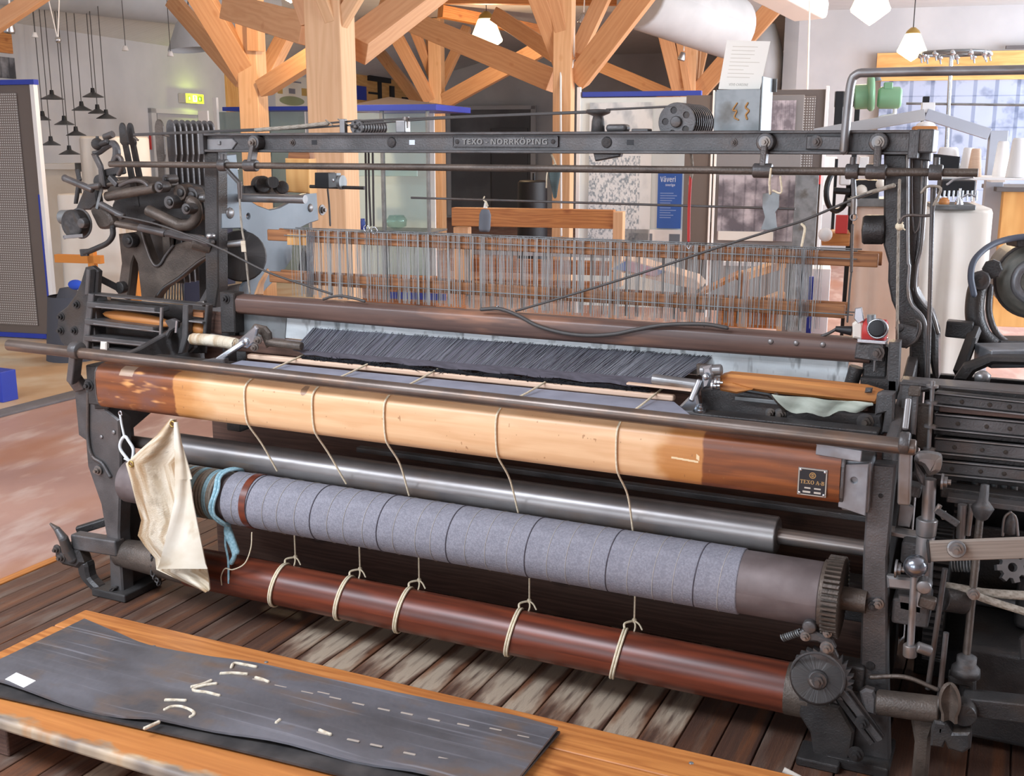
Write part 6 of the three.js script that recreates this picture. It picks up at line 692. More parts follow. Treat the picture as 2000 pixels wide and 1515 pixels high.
// ======================= lower right motion =======================
{
  const zc = -.02, st = (n, g, m = M.iron, l) => part(loom, n, g, m, l);  // darker iron on several parts near the floor paints in the shade there
  // steel column with its clasp
  st('column', [cyl(Z(1816, 935, zc), Z(1812, 1020, zc), .016, .016, 18), cyl(Z(1811, 1012, zc), Z(1808, 1046, zc), .026, .024, 18, .004), cyl(Z(1808, 1046, zc), Z(1800, 1180, zc), .022, .022, 16)], M.steel); st('clasp', plate(zp([[1786, 892], [1800, 887], [1828, 890], [1838, 898], [1836, 920], [1826, 928], [1812, 930], [1800, 912], [1786, 906]], zc + .02), 'z', zc - .03, .05, { r: .012, curve: 3 }), M.steel); st('clasp_arm', plate(zp([[1786, 900], [1806, 930], [1806, 950], [1796, 945], [1786, 925]], zc + .02), 'z', zc - .02, .04, { r: .006 }), M.iron); LM('clasp_nut', [nut(Z(1840, 940, zc), XP, .014)], M.steel);
  st('toggle', [bar(Z(1828, 995, zc + .03), Z(1872, 1024, zc + .03), .016, .014, .003, UP)], M.ironDark); LM('toggle_pin', [cyl(Z(1836, 986, zc + .03), Z(1828, 1000, zc + .03), .006, .006, 8), cyl(Z(1840, 1000, zc + .02), Z(1846, 1012, zc + .02), .01, .008, 8)], M.steel);
  // plates and bars behind the front post
  st('web_plate', plate(zp([[1757, 975], [1786, 990], [1776, 1030], [1750, 1028]], -.12), 'z', -.13, .012), M.steel); st('shelf_bar', bar(Z(1736, 1035, -.1), Z(1792, 1046, -.1), .012, .05, .002), M.steel); st('shelf_bar', bar(Z(1756, 948, -.1), Z(1800, 958, -.1), .03, .05, .004), M.ironDark);
  // picking strap
  const sA = Z(1814, 1076, .03), sB = Z(2080, 1066, -.02), ps = st('picking_stick', bar(sA, sB, .052, .016, .004), std({ map: woodTex([168, 154, 140], [124, 112, 102], 251, .8, .1, 1), roughness: .6 }), 'grey wooden picking arm'); part(ps, 'iron_end', bar(Z(1811, 1076, .03), Z(1817, 1076, .03), .055, .02, .002), M.ironDark); part(ps, 'washer', cyl(Z(1868, 1072, .035), Z(1868, 1072, .046), .022, .022, 20, .002), M.steel); part(ps, 'bolt', nut(Z(1868, 1072, .046), ZP, .012), M.steel);
  // ball-topped lever
  const kx = st('ball_lever', cyl(Z(1786, 1122, .07), Z(1778, 1265, .07), .009, .009, 12), M.steel); part(kx, 'ball_knob', ball(Z(1788, 1105, .07), .029, 20), std({ color: 0x8b9097, roughness: .22, metalness: .9 }), 'polished ball knob'); part(kx, 'socket', [cyl(Z(1778, 1258, .07), Z(1777, 1282, .07), .017, .017, 14, .003)], M.steel); part(kx, 'cross_clamp', [cyl(Z(1790, 1262, .07), Z(1818, 1272, .06), .014, .014, 12, .003)], M.steel); part(kx, 'joint', CA([1804, 1148], .018, .08, .04), M.steel); part(kx, 'joint_block', bar(Z(1795, 1170, .05), Z(1828, 1180, .05), .03, .03, .006), M.ironBrown);
  // upright rods
  const r1 = st('push_rod', cyl(Z(1914, 1010, -.1), Z(1886, 1295, -.02), .0095, .0095, 12), M.ironBrown, 'brown steel push rod'); part(r1, 'cup', lathe([[.012, 0], [.016, .004], [.028, .03], [.024, .036], [.012, .05], [.01, .09], [0, .09]], Z(1916, 1014, -.1), V(.02, 1, -.05), 16), M.iron); part(r1, 'socket', lathe([[0, 0], [.036, 0], [.034, .02], [.024, .03], [.024, .05], [.014, .056], [0, .056]], Z(1885, 1318, -.02), UP, 18), M.iron); part(r1, 'saddle', plate(zp([[1852, 1318], [1900, 1318], [1906, 1330], [1904, 1400], [1892, 1410], [1892, 1340], [1852, 1332]], -.03), 'z', -.07, .05, { r: .006 }), M.ironDark);
  st('push_rod', cyl(Z(1846, 1110, 0), Z(1812, 1345, 0), .007, .007, 10), M.iron); st('push_rod', cyl(Z(1848, 1235, .01), Z(1834, 1370, .01), .007, .007, 10), M.iron);
  // coil springs
  const coil = (a, b, R, n, r) => { const pts = [], d = b.clone().sub(a), L = d.length(), e = d.clone().normalize(), u = UP.clone().addScaledVector(e, -e.y).normalize(), w = e.clone().cross(u); for (let i = 0; i <= n * 8; i++) { const k = i / (n * 8), t = k * n * 6.283; pts.push(a.clone().addScaledVector(d, k).addScaledVector(u, R * Math.cos(t)).addScaledVector(w, R * Math.sin(t))); } return tube(pts, r, n * 10, 5); };
  st('coil_spring', coil(Z(1858, 1104, -.12), Z(1912, 1106, -.12), .014, 9, .003), M.tin); st('coil_spring', coil(Z(1650, 1095, -.2), Z(1650, 1140, -.2), .012, 6, .003), M.tin);
  // ratchet motion in front of the frame
  const zr = .07, c = [1597, 1322], rw = st('ratchet_wheel', cyl(Z(...c, zr + .03), Z(...c, zr + .012), .068, .07, 36, .005), M.ironDark, 'ratchet wheel with round cover disc'); part(rw, 'teeth', gear(Z(1606, 1318, zr), ZP, .079, .02, 26, .013, .02, 1), M.iron); part(rw, 'hub', cyl(Z(1597, 1327, zr + .03), Z(1597, 1327, zr + .042), .026, .022, 20, .003), M.iron); part(rw, 'nut', nut(Z(1598, 1328, zr + .042), ZP, .015), M.iron); part(rw, 'cover_rim', torus(Z(...c, zr + .03), ZP, .066, .004, 32), M.iron);
  const la = Z(1640, 1344, zr + .01), lb = Z(1720, 1445, zr + .01); st('ratchet_lever', bar(la, lb, .014, .018, .003, ZP), M.iron); st('ratchet_lever', bar(Z(1652, 1342, zr - .01), Z(1722, 1440, zr - .01), .008, .02, .002, ZP), M.iron); st('ratchet_lever', bar(Z(1636, 1360, zr), Z(1704, 1452, zr), .01, .014, .002, ZP), M.ironDark); LM('lever_bolt', [nut(Z(1684, 1410, zr + .02), ZP, .012), nut(Z(1672, 1472, zr), ZP, .014)], M.ironDark);
  st('pawl', plate(zp([[1562, 1230], [1580, 1222], [1600, 1232], [1626, 1246], [1634, 1262], [1622, 1262], [1598, 1250], [1570, 1248]], zr), 'z', zr - .01, .026, { r: .006 }), M.iron); st('pawl_pivot', [CA([1580, 1226], .018, zr + .02, .03)], M.iron); st('pawl_spring', coil(Z(1528, 1246, zr), Z(1564, 1234, zr), .008, 9, .0025), M.tin); LM('pawl_bolt', [nut(Z(1573, 1242, zr + .016), ZP, .009), nut(Z(1615, 1264, zr + .016), ZP, .012), nut(Z(1616, 1236, zr + .01), ZP, .008)], M.steel); st('pawl_finger', bar(Z(1618, 1256, zr), Z(1640, 1300, zr), .016, .02, .004, ZP), M.iron);
  st('ratchet_bracket', plate(zp([[1556, 1350], [1562, 1400], [1582, 1432], [1588, 1470], [1600, 1500], [1650, 1508], [1662, 1470], [1668, 1430], [1640, 1380], [1600, 1372]], zr - .03), 'z', zr - .06, .03, { r: .006 }), M.ironDark); st('ratchet_bracket', bar(Z(1640, 1310, -.01), Z(1690, 1320, -.01), .07, .06, .006), M.ironDark); st('foot_block', [blk(1.13, 1.24, 0, .025, -.02, .08, .006)], M.ironDark);
  // cross shaft with fork, spoon and feet
  const yS = Z(1770, 1378, .05); st('cross_shaft', [cyl(Z(1712, 1370, .05), Z(1835, 1386, .05), .032, .034, 24, .005)], M.ironBrown); st('shaft_eye', plate(zp([[1678, 1352], [1690, 1345], [1706, 1350], [1712, 1365], [1710, 1398], [1688, 1392], [1684, 1375]], .06), 'z', .03, .03, { r: .006, holes: [zp([[1690, 1360], [1698, 1360], [1698, 1378], [1690, 1376]], .06)] }), M.iron); st('shaft_leg', plate(zp([[1776, 1392], [1832, 1398], [1818, 1440], [1812, 1515], [1806, 1560], [1776, 1560], [1786, 1450]], .05), 'z', .01, .04, { r: .008 }), M.ironBrown);
  const sp = st('pedal_fork', plate(zp([[1824, 1408], [1848, 1412], [1860, 1432], [1895, 1432], [1896, 1462], [1880, 1472], [1852, 1464], [1846, 1450], [1842, 1462], [1816, 1458], [1818, 1425]], .09), 'z', .02, .07, { r: .006, holes: [zp([[1830, 1418], [1844, 1420], [1842, 1436], [1830, 1434]], .09)] }), M.ironDark); const spoon = []; for (let i = 0; i <= 10; i++) { const r = [], t = i / 10, w = .026 * Math.pow(Math.sin(Math.min(1, .12 + t * 1.1) * Math.PI * .82), .5); for (let k = 0; k <= 8; k++) { const s = k / 4 - 1, b = Z(1856 - 2 * t, 1338 + 72 * t, .09); r.push(b.add(V(s * w, 0, -.018 * (1 - s * s)))); } spoon.push(r); } part(sp, 'spoon', skin(spoon, .008), M.ironBrown, 'hollow spoon shaped paddle'); part(sp, 'spoon_boss', CA([1882, 1398], .03, .07, .05), M.ironDark);
  st('floor_rail', bar(Z(1880, 1370, .0), Z(2080, 1392, .0), .05, .06, .005), M.ironDark); st('floor_rail', bar(Z(1880, 1355, -.05), Z(2080, 1372, -.05), .008, .03, .002), M.iron); st('tie_bar', tube(zl([[1700, 1322], [1768, 1322], [1830, 1346]], .02), .006, 20, 6), M.ironBrown);
  st('blocker_plate', blk(1.31, 2.5, 0, .9, -.86, -.83, .004), M.ironDark); st('blocker_plate', blk(1.29, 1.3, 0, .8, -.72, -.12, .003), M.ironDark); st('blocker_plate', blk(1.36, 2.5, 0, .5, -.62, -.6, .004), M.ironDark);  // dark plates added behind the right works to hide the lit floor
  // dark works inside the frame at the right
  st('gear_wheel', gear(V(1.42, .34, -.45), XP, .2, .05, 60, .014, .03), M.ironDark); st('gear_wheel', gear(V(1.46, .62, -.6), XP, .16, .04, 48, .014, .03), M.ironDark); st('gear_case', blk(1.5, 1.9, .03, .30, -.5, -.2, .02), M.ironDark); st('gear_case', blk(1.62, 2.0, .30, .45, -.6, -.35, .02), M.ironDark); st('shaft', cyl(V(1.3, .62, -.6), V(2.1, .62, -.6), .022, .022, 16), M.iron); st('shaft', cyl(V(1.3, .34, -.45), V(2.1, .34, -.45), .022, .022, 16), M.iron);
  st('side_rail', bar(Z(1838, 955, -.3), Z(2080, 985, -.3), .03, .06, .004), M.ironDark); st('side_rail', bar(Z(1850, 970, -.25), Z(2080, 1000, -.25), .016, .05, .003), M.iron); st('cam', cyl(V(1.5, .8, -.5), V(1.6, .8, -.5), .09, .09, 28, .01), M.ironDark);
  LM('tappet', Array.from({ length: 5 }, (_, i) => cyl(Z(1905 + i * 19, 935 + i * 2, -.36), Z(1903 + i * 19, 972 + i * 2, -.36), .01, .01, 10)), M.tin); LM('link_rod', [cyl(Z(1880, 985, -.2), Z(1876, 1050, -.2), .012, .012, 10), cyl(Z(1898, 985, -.2), Z(1890, 1045, -.2), .007, .007, 8), tube(zl([[1973, 1000], [1962, 1012], [1958, 1045]], -.2), .004, 16, 5), tube(zl([[1973, 1000], [1984, 1012], [1988, 1045]], -.2), .004, 16, 5)], M.steel); st('bell_pendant', lathe([[0, 0], [.014, .006], [.012, .04], [.004, .06], [0, .062]], Z(1972, 1045, -.2), UP, 12), M.iron);
  const ro = thing('rope_lashing', 'grey twisted rope stretched across the lower right works', 'rope', Z(1940, 1160, -.05)); part(ro, 'rope_strand', tube(zl([[1850, 1145], [1880, 1150], [1930, 1158], [2060, 1166]], -.06), .012, 30, 8), M.cord); part(ro, 'rope_strand', tube(zl([[1895, 1158], [1940, 1175], [2060, 1212]], -.04), .01, 30, 8), M.cord);
  st('spool', cyl(Z(1842, 1170, -.03), Z(1885, 1176, -.06), .03, .03, 20, .003), M.ironDark); st('star_wheel', gear(Z(1975, 1108, -.2), V(.4, .5, 1), .04, .02, 7, .012, .012), M.steel); st('support_plate', plate(zp([[1990, 1248], [2000, 1240], [2080, 1250], [2080, 1300], [1992, 1290]], -.15), 'z', -.17, .02), M.ironDark); st('rocker_block', [blk(1.33, 1.42, .4, .47, -.14, -.02, .008)], M.iron); st('rocker_block', [blk(1.34, 1.4, .56, .62, -.1, -.03, .008)], M.ironDark); st('wing_lever', plate(zp([[1730, 1128], [1790, 1134], [1784, 1158], [1732, 1152]], .02), 'z', -.02, .03, { r: .006 }), M.steel); st('drag_link', plate(zp([[1754, 1160], [1800, 1166], [1800, 1200], [1756, 1190]], -.02), 'z', -.05, .03), M.iron); LM('hex_nut', [nut(Z(1750, 1110, .02), XP, .016), nut(Z(1715, 1178, .003), ZP, .01), nut(Z(1902, 1160, .0), ZP, .01)], M.steel);
  // left foot: horn pedal
  const z0 = .03; st('horn_pedal', (() => { const pts = zl([[98, 1022, .05], [112, 1034, .05], [124, 1052, .05], [132, 1075, .04], [142, 1090, .03]]), rs = [.004, .012, .018, .02, .02]; const l = []; for (let i = 0; i < 4; i++) { l.push(cyl(pts[i], pts[i + 1], rs[i], rs[i + 1], 12)); l.push(ball(pts[i + 1], rs[i + 1], 12)); } return join(l); })(), M.iron, 'horn shaped pedal'); st('pedal_block', plate(zp([[104, 1072], [122, 1064], [150, 1074], [160, 1100], [150, 1112], [118, 1104], [104, 1088]], z0), 'z', z0 - .06, .06, { r: .012 }), M.ironDark); LM('pedal_bolt', [nut(Z(112, 1072, z0), ZP, .012), nut(Z(120, 1088, z0), ZP, .013)], M.iron); st('pedal_shaft', bar(Z(148, 1054, 0), Z(236, 1068, 0), .06, .05, .008), M.iron); st('pedal_shaft', bar(Z(150, 1036, -.05), Z(214, 1016, -.12), .03, .03, .006), M.ironDark);
  st('curved_foot', plate(zp([[150, 1100], [166, 1100], [172, 1128], [188, 1146], [200, 1160], [214, 1148], [224, 1150], [206, 1166], [192, 1176], [182, 1160], [160, 1138], [150, 1118]], .02), 'z', -.03, .05, { r: .01, curve: 3 }), M.ironDark);
  st('drive_chain', (() => { const l = []; for (let i = 0; i < 10; i++) l.push(torus(Z(298 + (i > 6 ? (i - 6) * 4 : 0), 1085 + i * 6, .02), i % 2 ? XP : ZP, .008, .003, 10)); return join(l); })(), M.iron);
}
// ======================= electric motor on its cradle =======================
{
  const c = D(2022, 548, 3.45), o = thing('electric_motor', 'round dark electric motor on a curved cradle beside the loom', 'motor', D(1990, 690, 3.5)), f = V(.15, 0, 1).normalize(), at2 = (d) => c.clone().addScaledVector(f, d);
  const hs = part(o, 'housing', lathe([[0, 0], [.118, 0], [.118, .2], [.112, .22], [.09, .235], [.05, .24], [0, .24]].map(q => q), at2(-.22), f, 40), std({ map: mottle([116, 116, 108], [142, 140, 130], 261, .3, 5), roughness: .42, metalness: .3 })); part(hs, 'end_ring', lathe([[.044, 0], [.048, .012], [.07, .01], [.076, -.004], [.07, -.01]], at2(.018), f, 36), M.zinc); part(hs, 'hub', cyl(at2(.0), at2(.035), .03, .026, 20, .004), M.ironDark); part(hs, 'rim', torus(at2(-.01), f, .114, .008, 40), M.iron);
  const p = (x, y, d = 3.4) => D(x, y, d); part(o, 'cradle_arm', tube([p(1916, 545), p(1906, 575), p(1904, 620), p(1918, 655), p(1944, 680)], .028, 40, 10), M.ironDark); part(o, 'cradle_inner', tube([p(1934, 560), p(1932, 610), p(1946, 650), p(1975, 676)], .01, 30, 8), M.iron); part(o, 'cradle_boss', cyl(p(1914, 548, 3.36), p(1914, 548, 3.5), .03, .03, 20, .005), M.iron); part(o, 'boss_nut', nut(p(1914, 548, 3.36), f, .014), M.iron); part(o, 'lug', plate(ringPts(p(1938, 526).x, p(1938, 526).y, .03, 8), 'z', p(1938, 526).z - .03, .03), M.ironDark); part(o, 'terminal_box', bar(p(1975, 472, 3.4), p(2030, 466, 3.4), .03, .08, .006), M.ironDark);
  part(o, 'base_plate', bar(p(1918, 694, 3.25), p(2060, 692, 3.25), .055, .12, .006), M.zinc, 'pale steel base plate'); part(o, 'base_foot', bar(p(1940, 664, 3.42), p(2060, 664, 3.42), .012, .1, .003), M.iron);
  const cb = thing('cable', 'slate blue cable curving up to the electric motor', 'cable', p(1900, 560, 3.3)); part(cb, 'cable_sheath', tube([p(1902, 575, 3.3), p(1896, 540, 3.3), p(1903, 508, 3.3), p(1930, 482, 3.32), p(1965, 468, 3.34), p(2010, 462, 3.34), p(2050, 470, 3.34)], .0095, 40, 8), std({ color: 0x5b6270, roughness: .5 }));
  const dr = thing('motor_stand', 'dark iron stand with belt pulley under the electric motor', 'machine stand', D(1960, 900, 3.4)); const m = (n, g, mm = M.ironDark) => part(dr, n, g, mm);
  m('stand_arm', plate(zp([[1862, 742], [1880, 716], [1930, 698], [2080, 702], [2080, 716], [1940, 712], [1905, 728], [1890, 748]], -.6), 'z', -.68, .08, { r: .01 })); m('strut', bar(Z(1872, 730, -.7), Z(1906, 640, -.8), .03, .03, .004)); m('strut', bar(Z(1848, 640, -.8), Z(1900, 645, -.8), .05, .05, .005)); m('strut', bar(Z(1886, 715, -.72), Z(1904, 660, -.72), .01, .02, .002)); m('pulley', cyl(V(1.66, .86, -.7), V(1.8, .86, -.7), .16, .16, 36, .01)); m('pulley_rim', torus(V(1.66, .86, -.7), XP, .15, .014, 40), M.iron); m('stand_leg', bar(V(1.75, 0, -.8), V(1.75, .9, -.75), .08, .08, .006)); m('stand_leg', bar(V(2.1, 0, -.8), V(2.1, .95, -.75), .08, .08, .006)); m('oil_cup', lathe([[0, 0], [.02, 0], [.022, .02], [.01, .03], [0, .03]], Z(1918, 745, -.5), UP, 12), M.steel); m('stand_rail', bar(V(1.7, .97, -.68), V(2.2, .97, -.68), .04, .06, .005));
}
// ======================= red sensor unit on the sley end, bent pipe, tin box =======================
{
  const z = -.38, o = thing('sensor_unit', 'red and grey motor unit with black cap on the sley end', 'motor unit', Z(1700, 668, z)); const rbd = part(o, 'red_body', [cyl(Z(1686, 644, z - .02), Z(1732, 648, z - .02), .034, .034, 24, .005)], M.red); part(rbd, 'black_cap', cyl(Z(1713, 641, z + .02), Z(1712, 641, z + .035), .023, .023, 24, .003), M.black); part(rbd, 'cap_ring', torus(Z(1714, 642, z + .018), ZP, .025, .004, 24), M.bright); part(o, 'grey_body', plate(zp([[1664, 632], [1680, 622], [1686, 634], [1685, 664], [1665, 660]], z), 'z', z - .05, .05, { r: .006 }), M.offWhite); part(o, 'clip', plate(zp([[1670, 602], [1683, 600], [1688, 626], [1676, 632], [1668, 622]], z), 'z', z - .01, .012, { r: .002 }), M.bright); part(o, 'plug', cyl(Z(1664, 646, z - .02), Z(1632, 642, z - .02), .014, .008, 12), M.black); part(o, 'sensor_cable', tube(zl([[1634, 642], [1620, 650], [1606, 656]], z - .02), .005, 10, 6), M.cable); part(o, 'stud', cyl(Z(1702, 632, z), Z(1702, 614, z), .012, .012, 12), M.tin); part(o, 'mount', [blk(Z(1676, 664, z).x, Z(1732, 664, z).x, 1.062, 1.072, z - .05, z + .02, .002)], M.bright);
  const bp = thing('bent_pipe', 'bent steel pipe rising from the right of the top beam', 'pipe', Z(1649, 292, -.52)); part(bp, 'pipe_tube', tube(zl([[1648, 294], [1652, 250], [1657, 200], [1661, 168], [1666, 151], [1678, 143], [1692, 142], [1800, 139.5], [1900, 138], [2060, 135]], -.51), .0125, 120, 12, false, .3), M.steel);
  const zt = -.58, q = zp([[1403, 178], [1487, 178], [1484, 249], [1393, 249]], zt), tb = thing('tin_box', 'dull tin box with scratched marks on the top beam', 'box', V(q[3][0] + .05, q[3][1], zt - .05)); const x0 = q[3][0], x1 = q[2][0], y0 = 1.638, y1 = q[0][1]; part(tb, 'box_body', [blk(x0, x1, y0, y1, zt - .14, zt, .003)], M.tin); part(tb, 'front_sheet', plate([[x0 + .002, y0], [x1 - .002, y0], [x1 - .002, y1 + .004], [x0 + .006, y1 + .004]], 'z', zt, .003, { r: .001 }), M.tin); part(tb, 'raised_back', [blk(x0 + .01, x1 + .015, y1, y1 + .04, zt - .14, zt - .136, .001), blk(x1 - .001, x1 + .003, y0, y1 + .04, zt - .14, zt, .001)], M.tin);
  const mk = std({ color: 0xb98a52, roughness: .8 }), cx = (x0 + x1) / 2, cy = (y0 + y1) / 2; part(tb, 'painted_mark', tube([V(cx + .0, cy + .022, zt + .004), V(cx - .012, cy + .002, zt + .004), V(cx + .0, cy - .0, zt + .004), V(cx - .006, cy - .018, zt + .004), V(cx + .006, cy - .026, zt + .004)], .0025, 24, 5), mk); part(tb, 'painted_mark', tube([V(cx + .032, cy + .022, zt + .004), V(cx + .026, cy + .01, zt + .004), V(cx + .036, cy + .0, zt + .004), V(cx + .028, cy - .012, zt + .004), V(cx + .032, cy - .024, zt + .004)], .003, 24, 5), mk);
  const card = canvasTex(256, 256, (k, w, h) => { k.fillStyle = '#f3efe4'; k.fillRect(0, 0, w, h); k.fillStyle = '#cfc8b8'; for (let i = 0; i < 9; i++) k.fillRect(40, 30 + i * 20, 90 + hash(i, 1, 3) * 90, 3); k.fillStyle = '#a8a296'; k.font = '18px sans-serif'; k.fillText('VEVE-CARDINE', 60, 236); });
  const cd = thing('record_card', 'cream paper card standing in the tin box', 'card', Z(1450, 175, zt - .03)), g = new THREE.PlaneGeometry(1, 1, 8, 8), p4 = zl([[1403, 174], [1484, 176], [1418, 78], [1503, 80]], zt - .03), uv = g.attributes.uv, ps = g.attributes.position; for (let i = 0; i < ps.count; i++) { const u = uv.getX(i), v = uv.getY(i), p = p4[0].clone().lerp(p4[1], u).lerp(p4[2].clone().lerp(p4[3], u), v); p.z -= .012 * v; ps.setXYZ(i, p.x, p.y, p.z); } g.computeVertexNormals(); const back = g.clone().translate(0, 0, -.002); part(cd, 'card_sheet', [g, back], std({ map: card, roughness: .85 }));
  // wooden weight box, counter and its spindle by the left upright
  const w = thing('wood_box', 'pale wooden block hanging under the left end of the top beam', 'block', Z(580, 378, -1.0)); part(w, 'block_body', plate(zp([[556, 309], [602, 310], [604, 378], [559, 375]], -1.0), 'z', -1.06, .06, { r: .004 }), M.ply); part(w, 'strap', plate(zp([[560, 296], [600, 297], [602, 312], [558, 310]], -1.0), 'z', -1.05, .04), M.shaft);
  const ct = thing('pick_counter', 'small dark counter with steel spindle beside the pale post', 'counter', Z(645, 372, -.95)); part(ct, 'case', plate(zp([[614, 337], [644, 337], [644, 368], [614, 366]], -.95), 'z', -.99, .04, { r: .003 }), M.black); part(ct, 'gear_case', plate(zp([[642, 338], [658, 338], [660, 366], [643, 367]], -.95), 'z', -.98, .036, { r: .003 }), M.tin); part(ct, 'disc', cyl(Z(664, 356, -.96), Z(670, 356, -.96), .028, .028, 20), M.tin); part(ct, 'spindle', cyl(Z(606, 364, -.96), Z(712, 367, -.96), .007, .007, 10), M.ironDark); part(ct, 'cord', tube([Z(640, 370, -.95), Z(643, 400, -.95), Z(645, 440, -.95)], .004, 10, 5), M.cable); part(ct, 'screw', rivet(Z(651, 352, -.945), ZP, .008), M.bright);
}
// ======================= canvas bag =======================
{
  const o = thing('canvas_bag', 'stained cream canvas cloth hung by two eyelets from the breast beam', 'cloth', Z(380, 1150, .11)), R = [[818, 334, 344], [850, 308, 350], [880, 274, 357], [905, 247, 362], [940, 257, 371], [980, 267, 378], [1015, 277, 385], [1045, 270, 391], [1066, 284, 396], [1090, 304, 401], [1112, 306, 406], [1130, 344, 409], [1150, 396, 411]], rows = [];
  for (const [y, a, b] of R) { const r = []; for (let k = 0; k <= 18; k++) { const t = k / 18, f = (y - 818) / 332; r.push(Z(a + (b - a) * t, y + 6 * Math.sin(t * 3) * f, .122 + .016 * Math.sin(t * 9 - f * 2.5) * Math.min(1, f * 3 + .1) + .012 * Math.sin(t * 4 + f * 5) - .012 * f)); } rows.push(r); }
  part(o, 'sheet', skin(rows, .003), M.canvas); // folded flap lying over the right half
  const fr = []; for (const [y, a, b] of [[824, 340, 347], [860, 341, 354], [900, 343, 366], [935, 343, 376], [936, 344, 372], [980, 342, 378], [1020, 332, 386], [1060, 322, 394], [1100, 312, 402], [1110, 308, 406]]) { const r = []; for (let k = 0; k <= 8; k++) { const t = k / 8; r.push(Z(a + (b - a) * t, y, .152 + .008 * Math.sin(t * 6 + y * .02))); } fr.push(r); } part(o, 'folded_flap', skin(fr, .003), std({ map: mottle([232, 224, 206], [214, 200, 176], 42, .5, 4, [186, 164, 132]), roughness: .9 }));
  many(o, 'eyelet', [[337, 828], [256, 906]].map(q => torus(Z(...q, .142), ZP, .009, .003, 14)), M.brass);
  const t = thing('white_tie', 'white cord loop tying the canvas cloth to the frame hook', 'cord', Z(256, 906, .1)); part(t, 'tie_loop', tube(zl([[256, 904], [244, 890], [235, 876], [236, 862], [244, 852], [252, 862], [260, 876], [260, 890], [256, 904]], .1), .0055, 40, 6), std({ color: 0xdfe3e4, roughness: .9 })); part(t, 'upper_loop', tube(zl([[243, 853], [238, 830], [235, 812]], .09), .004, 16, 6), std({ color: 0xdfe3e4, roughness: .9 })); part(t, 'wire_hook', tube(zl([[235, 814], [232, 806], [236, 803], [238, 810]], .08), .003, 12, 5), M.bright); part(t, 'tie_end', cyl(Z(256, 902, .11), Z(242, 895, .12), .004, .003, 6), std({ color: 0xdfe3e4, roughness: .9 }));
}
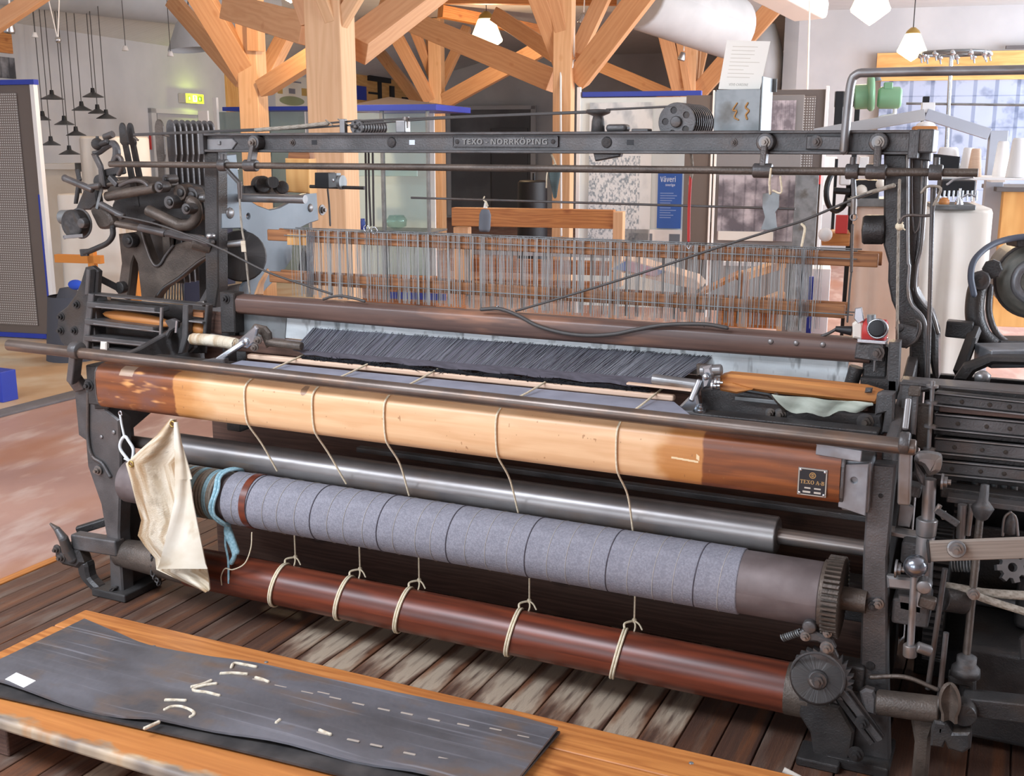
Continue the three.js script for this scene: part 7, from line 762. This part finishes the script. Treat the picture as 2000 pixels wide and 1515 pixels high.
// ======================= bench, leather belt =======================
{
  const y = .15, o = thing('foot_bench', 'low orange wooden bench of wide boards in front of the loom', 'bench', V(.1, 0, .7)), zs = [.372, .505, .76, .985], x0 = -1.06, x1 = 2.05;
  const worn = std({ map: tex(1024, 128, (u, v) => { const w = fbm(u * 6, v * 3, 6, 3, 281, 4), g = fbm(u * 10 + w * .3, v * 24, 10, 24, 283, 3); let c = mixc([208, 138, 74], [150, 86, 40], clamp(.5 * g + .7 * w - .2)); const e = v + (fbm(u * 40, v * 6, 40, 6, 285, 4) - .5) * .3; c = mixc(c, mixc([190, 168, 140], [120, 108, 98], clamp(fbm(u * 30, v * 10, 30, 10, 287, 3) * 2 - .5)), clamp((e - .84) * 9)); return c; }), roughness: .5 });
  for (let i = 0; i < 3; i++) part(o, 'board', blk(x0 - (i === 2 ? .02 : 0), x1, y - .035, y, zs[i] + .0015, zs[i + 1] - .0015, i === 2 ? .012 : .006), i === 2 ? worn : M.benchWood); { const g = o.children[2].geometry, p = g.attributes.position, uv = g.attributes.uv; g.computeBoundingBox(); const q = g.boundingBox; for (let i = 0; i < p.count; i++) uv.setXY(i, (p.getX(i) - q.min.x) / 2.5, clamp((p.getZ(i) - q.min.z) / (q.max.z - q.min.z), .01, .99)); } many(o, 'cleat', [-.85, .3, 1.5].map(x => blk(x, x + .07, 0, y - .035, .42, .93, .006)), M.darkWood);
  many(o, 'nail', [[760, 1360], [520, 1293], [1350, 1490], [300, 1262], [690, 1341]].map(q => rivet(Y(...q, y), UP, .006)), M.tin);
  const bt = thing('leather_belt', 'long folded dark leather drive belt lying on the bench', 'belt', V(-.1, y, .65));
  const lay = (back, front, yy, th, m, n = 28, wob = 0) => { const cv = (l) => new THREE.CatmullRomCurve3(l.map(([a, b]) => Y(a, b, yy)), false, 'catmullrom', .5), A = cv(back), Bc = cv(front), rows = []; for (let j = 0; j <= 6; j++) { const r = []; for (let i = 0; i <= n; i++) { const t = i / n, p = A.getPoint(t).lerp(Bc.getPoint(t), j / 6); p.y = yy + wob * Math.sin(t * 15) * (j / 6) + wob * .6 * Math.sin(t * 31 + 1) * Math.max(0, j - 4); r.push(p); } rows.push(r); } const g = skin(rows, th), P = g.attributes.position, uv = g.attributes.uv; for (let i = 0; i < P.count; i++) uv.setXY(i, P.getX(i), P.getZ(i)); return part(bt, 'belt_layer', g, m); };
  lay([[60, 1265], [165, 1218], [300, 1270], [500, 1305], [800, 1370], [1094, 1432]].slice(1), [[-66, 1346], [0, 1362], [180, 1402], [400, 1452], [600, 1500], [760, 1540], [960, 1590]].slice(0), y + .007, .006, M.leatherEdge);
  lay([[165, 1211], [230, 1238], [290, 1262], [400, 1283], [500, 1297], [640, 1328], [800, 1360], [900, 1381], [1000, 1399], [1090, 1424]], [[-62, 1321], [-30, 1326], [0, 1334], [120, 1373], [240, 1400], [320, 1412], [440, 1434], [560, 1456], [700, 1486], [820, 1512], [940, 1548], [985, 1560]], y + .021, .006, M.leather, 36, .0035);
  const B2 = (px, py) => Y(px, py, y + .0262);
  const sl = [[632, 1353], [655, 1363], [700, 1374], [750, 1385], [795, 1393], [848, 1405], [905, 1415], [968, 1424], [1022, 1438], [575, 1418], [630, 1432], [690, 1445], [735, 1455], [800, 1471], [868, 1481], [932, 1495], [600, 1352], [548, 1340], [505, 1328]]; many(bt, 'lace_stitch', sl.map(([a, b], i) => bar(B2(a - 12, b - 2), B2(a + 12, b + 3), .004, .006, .0015)), std({ color: 0xa3968a, roughness: .8 }));
  const lc = std({ map: mottle([222, 212, 192], [176, 160, 136], 271, .04, 4), roughness: .8 }), lace = (l) => part(bt, 'rawhide_lace', tube(l.map(q => B2(...q).add(V(0, .003, 0))), .005, 24, 5), lc);
  lace([[324, 1369], [340, 1369], [362, 1370]]); lace([[322, 1388], [335, 1382], [355, 1382], [375, 1390], [379, 1397], [372, 1402]]); lace([[375, 1343], [395, 1338], [412, 1331]]); lace([[422, 1337], [400, 1340], [378, 1347], [382, 1351], [405, 1354], [428, 1360]]); lace([[432, 1317], [455, 1316], [482, 1318]]); lace([[452, 1305], [458, 1297], [480, 1300], [500, 1304]]); lace([[283, 1424], [296, 1418], [310, 1412]]); lace([[500, 1325], [512, 1328], [524, 1333]]); lace([[540, 1413], [546, 1408]]); lace([[625, 1428], [645, 1436]]);
  const cdp = [[10, 1326], [32, 1313], [70, 1329], [46, 1343]].map(q => Y(...q, y + .03)); solo('white_card', 'small white card lying on the left of the leather belt', 'card', plate(cdp.map(p => [p.x, p.z]), 'y', y + .024, .007, { r: .001 }), M.paper);
  solo('dowel', 'short pale dowel lying on the floor before the bench corner', 'stick', cyl(Z(1530, 1503, .2), Z(1570, 1524, .2), .008, .008, 10, .001), M.offWhite);
}
renderer.render(scene, camera);
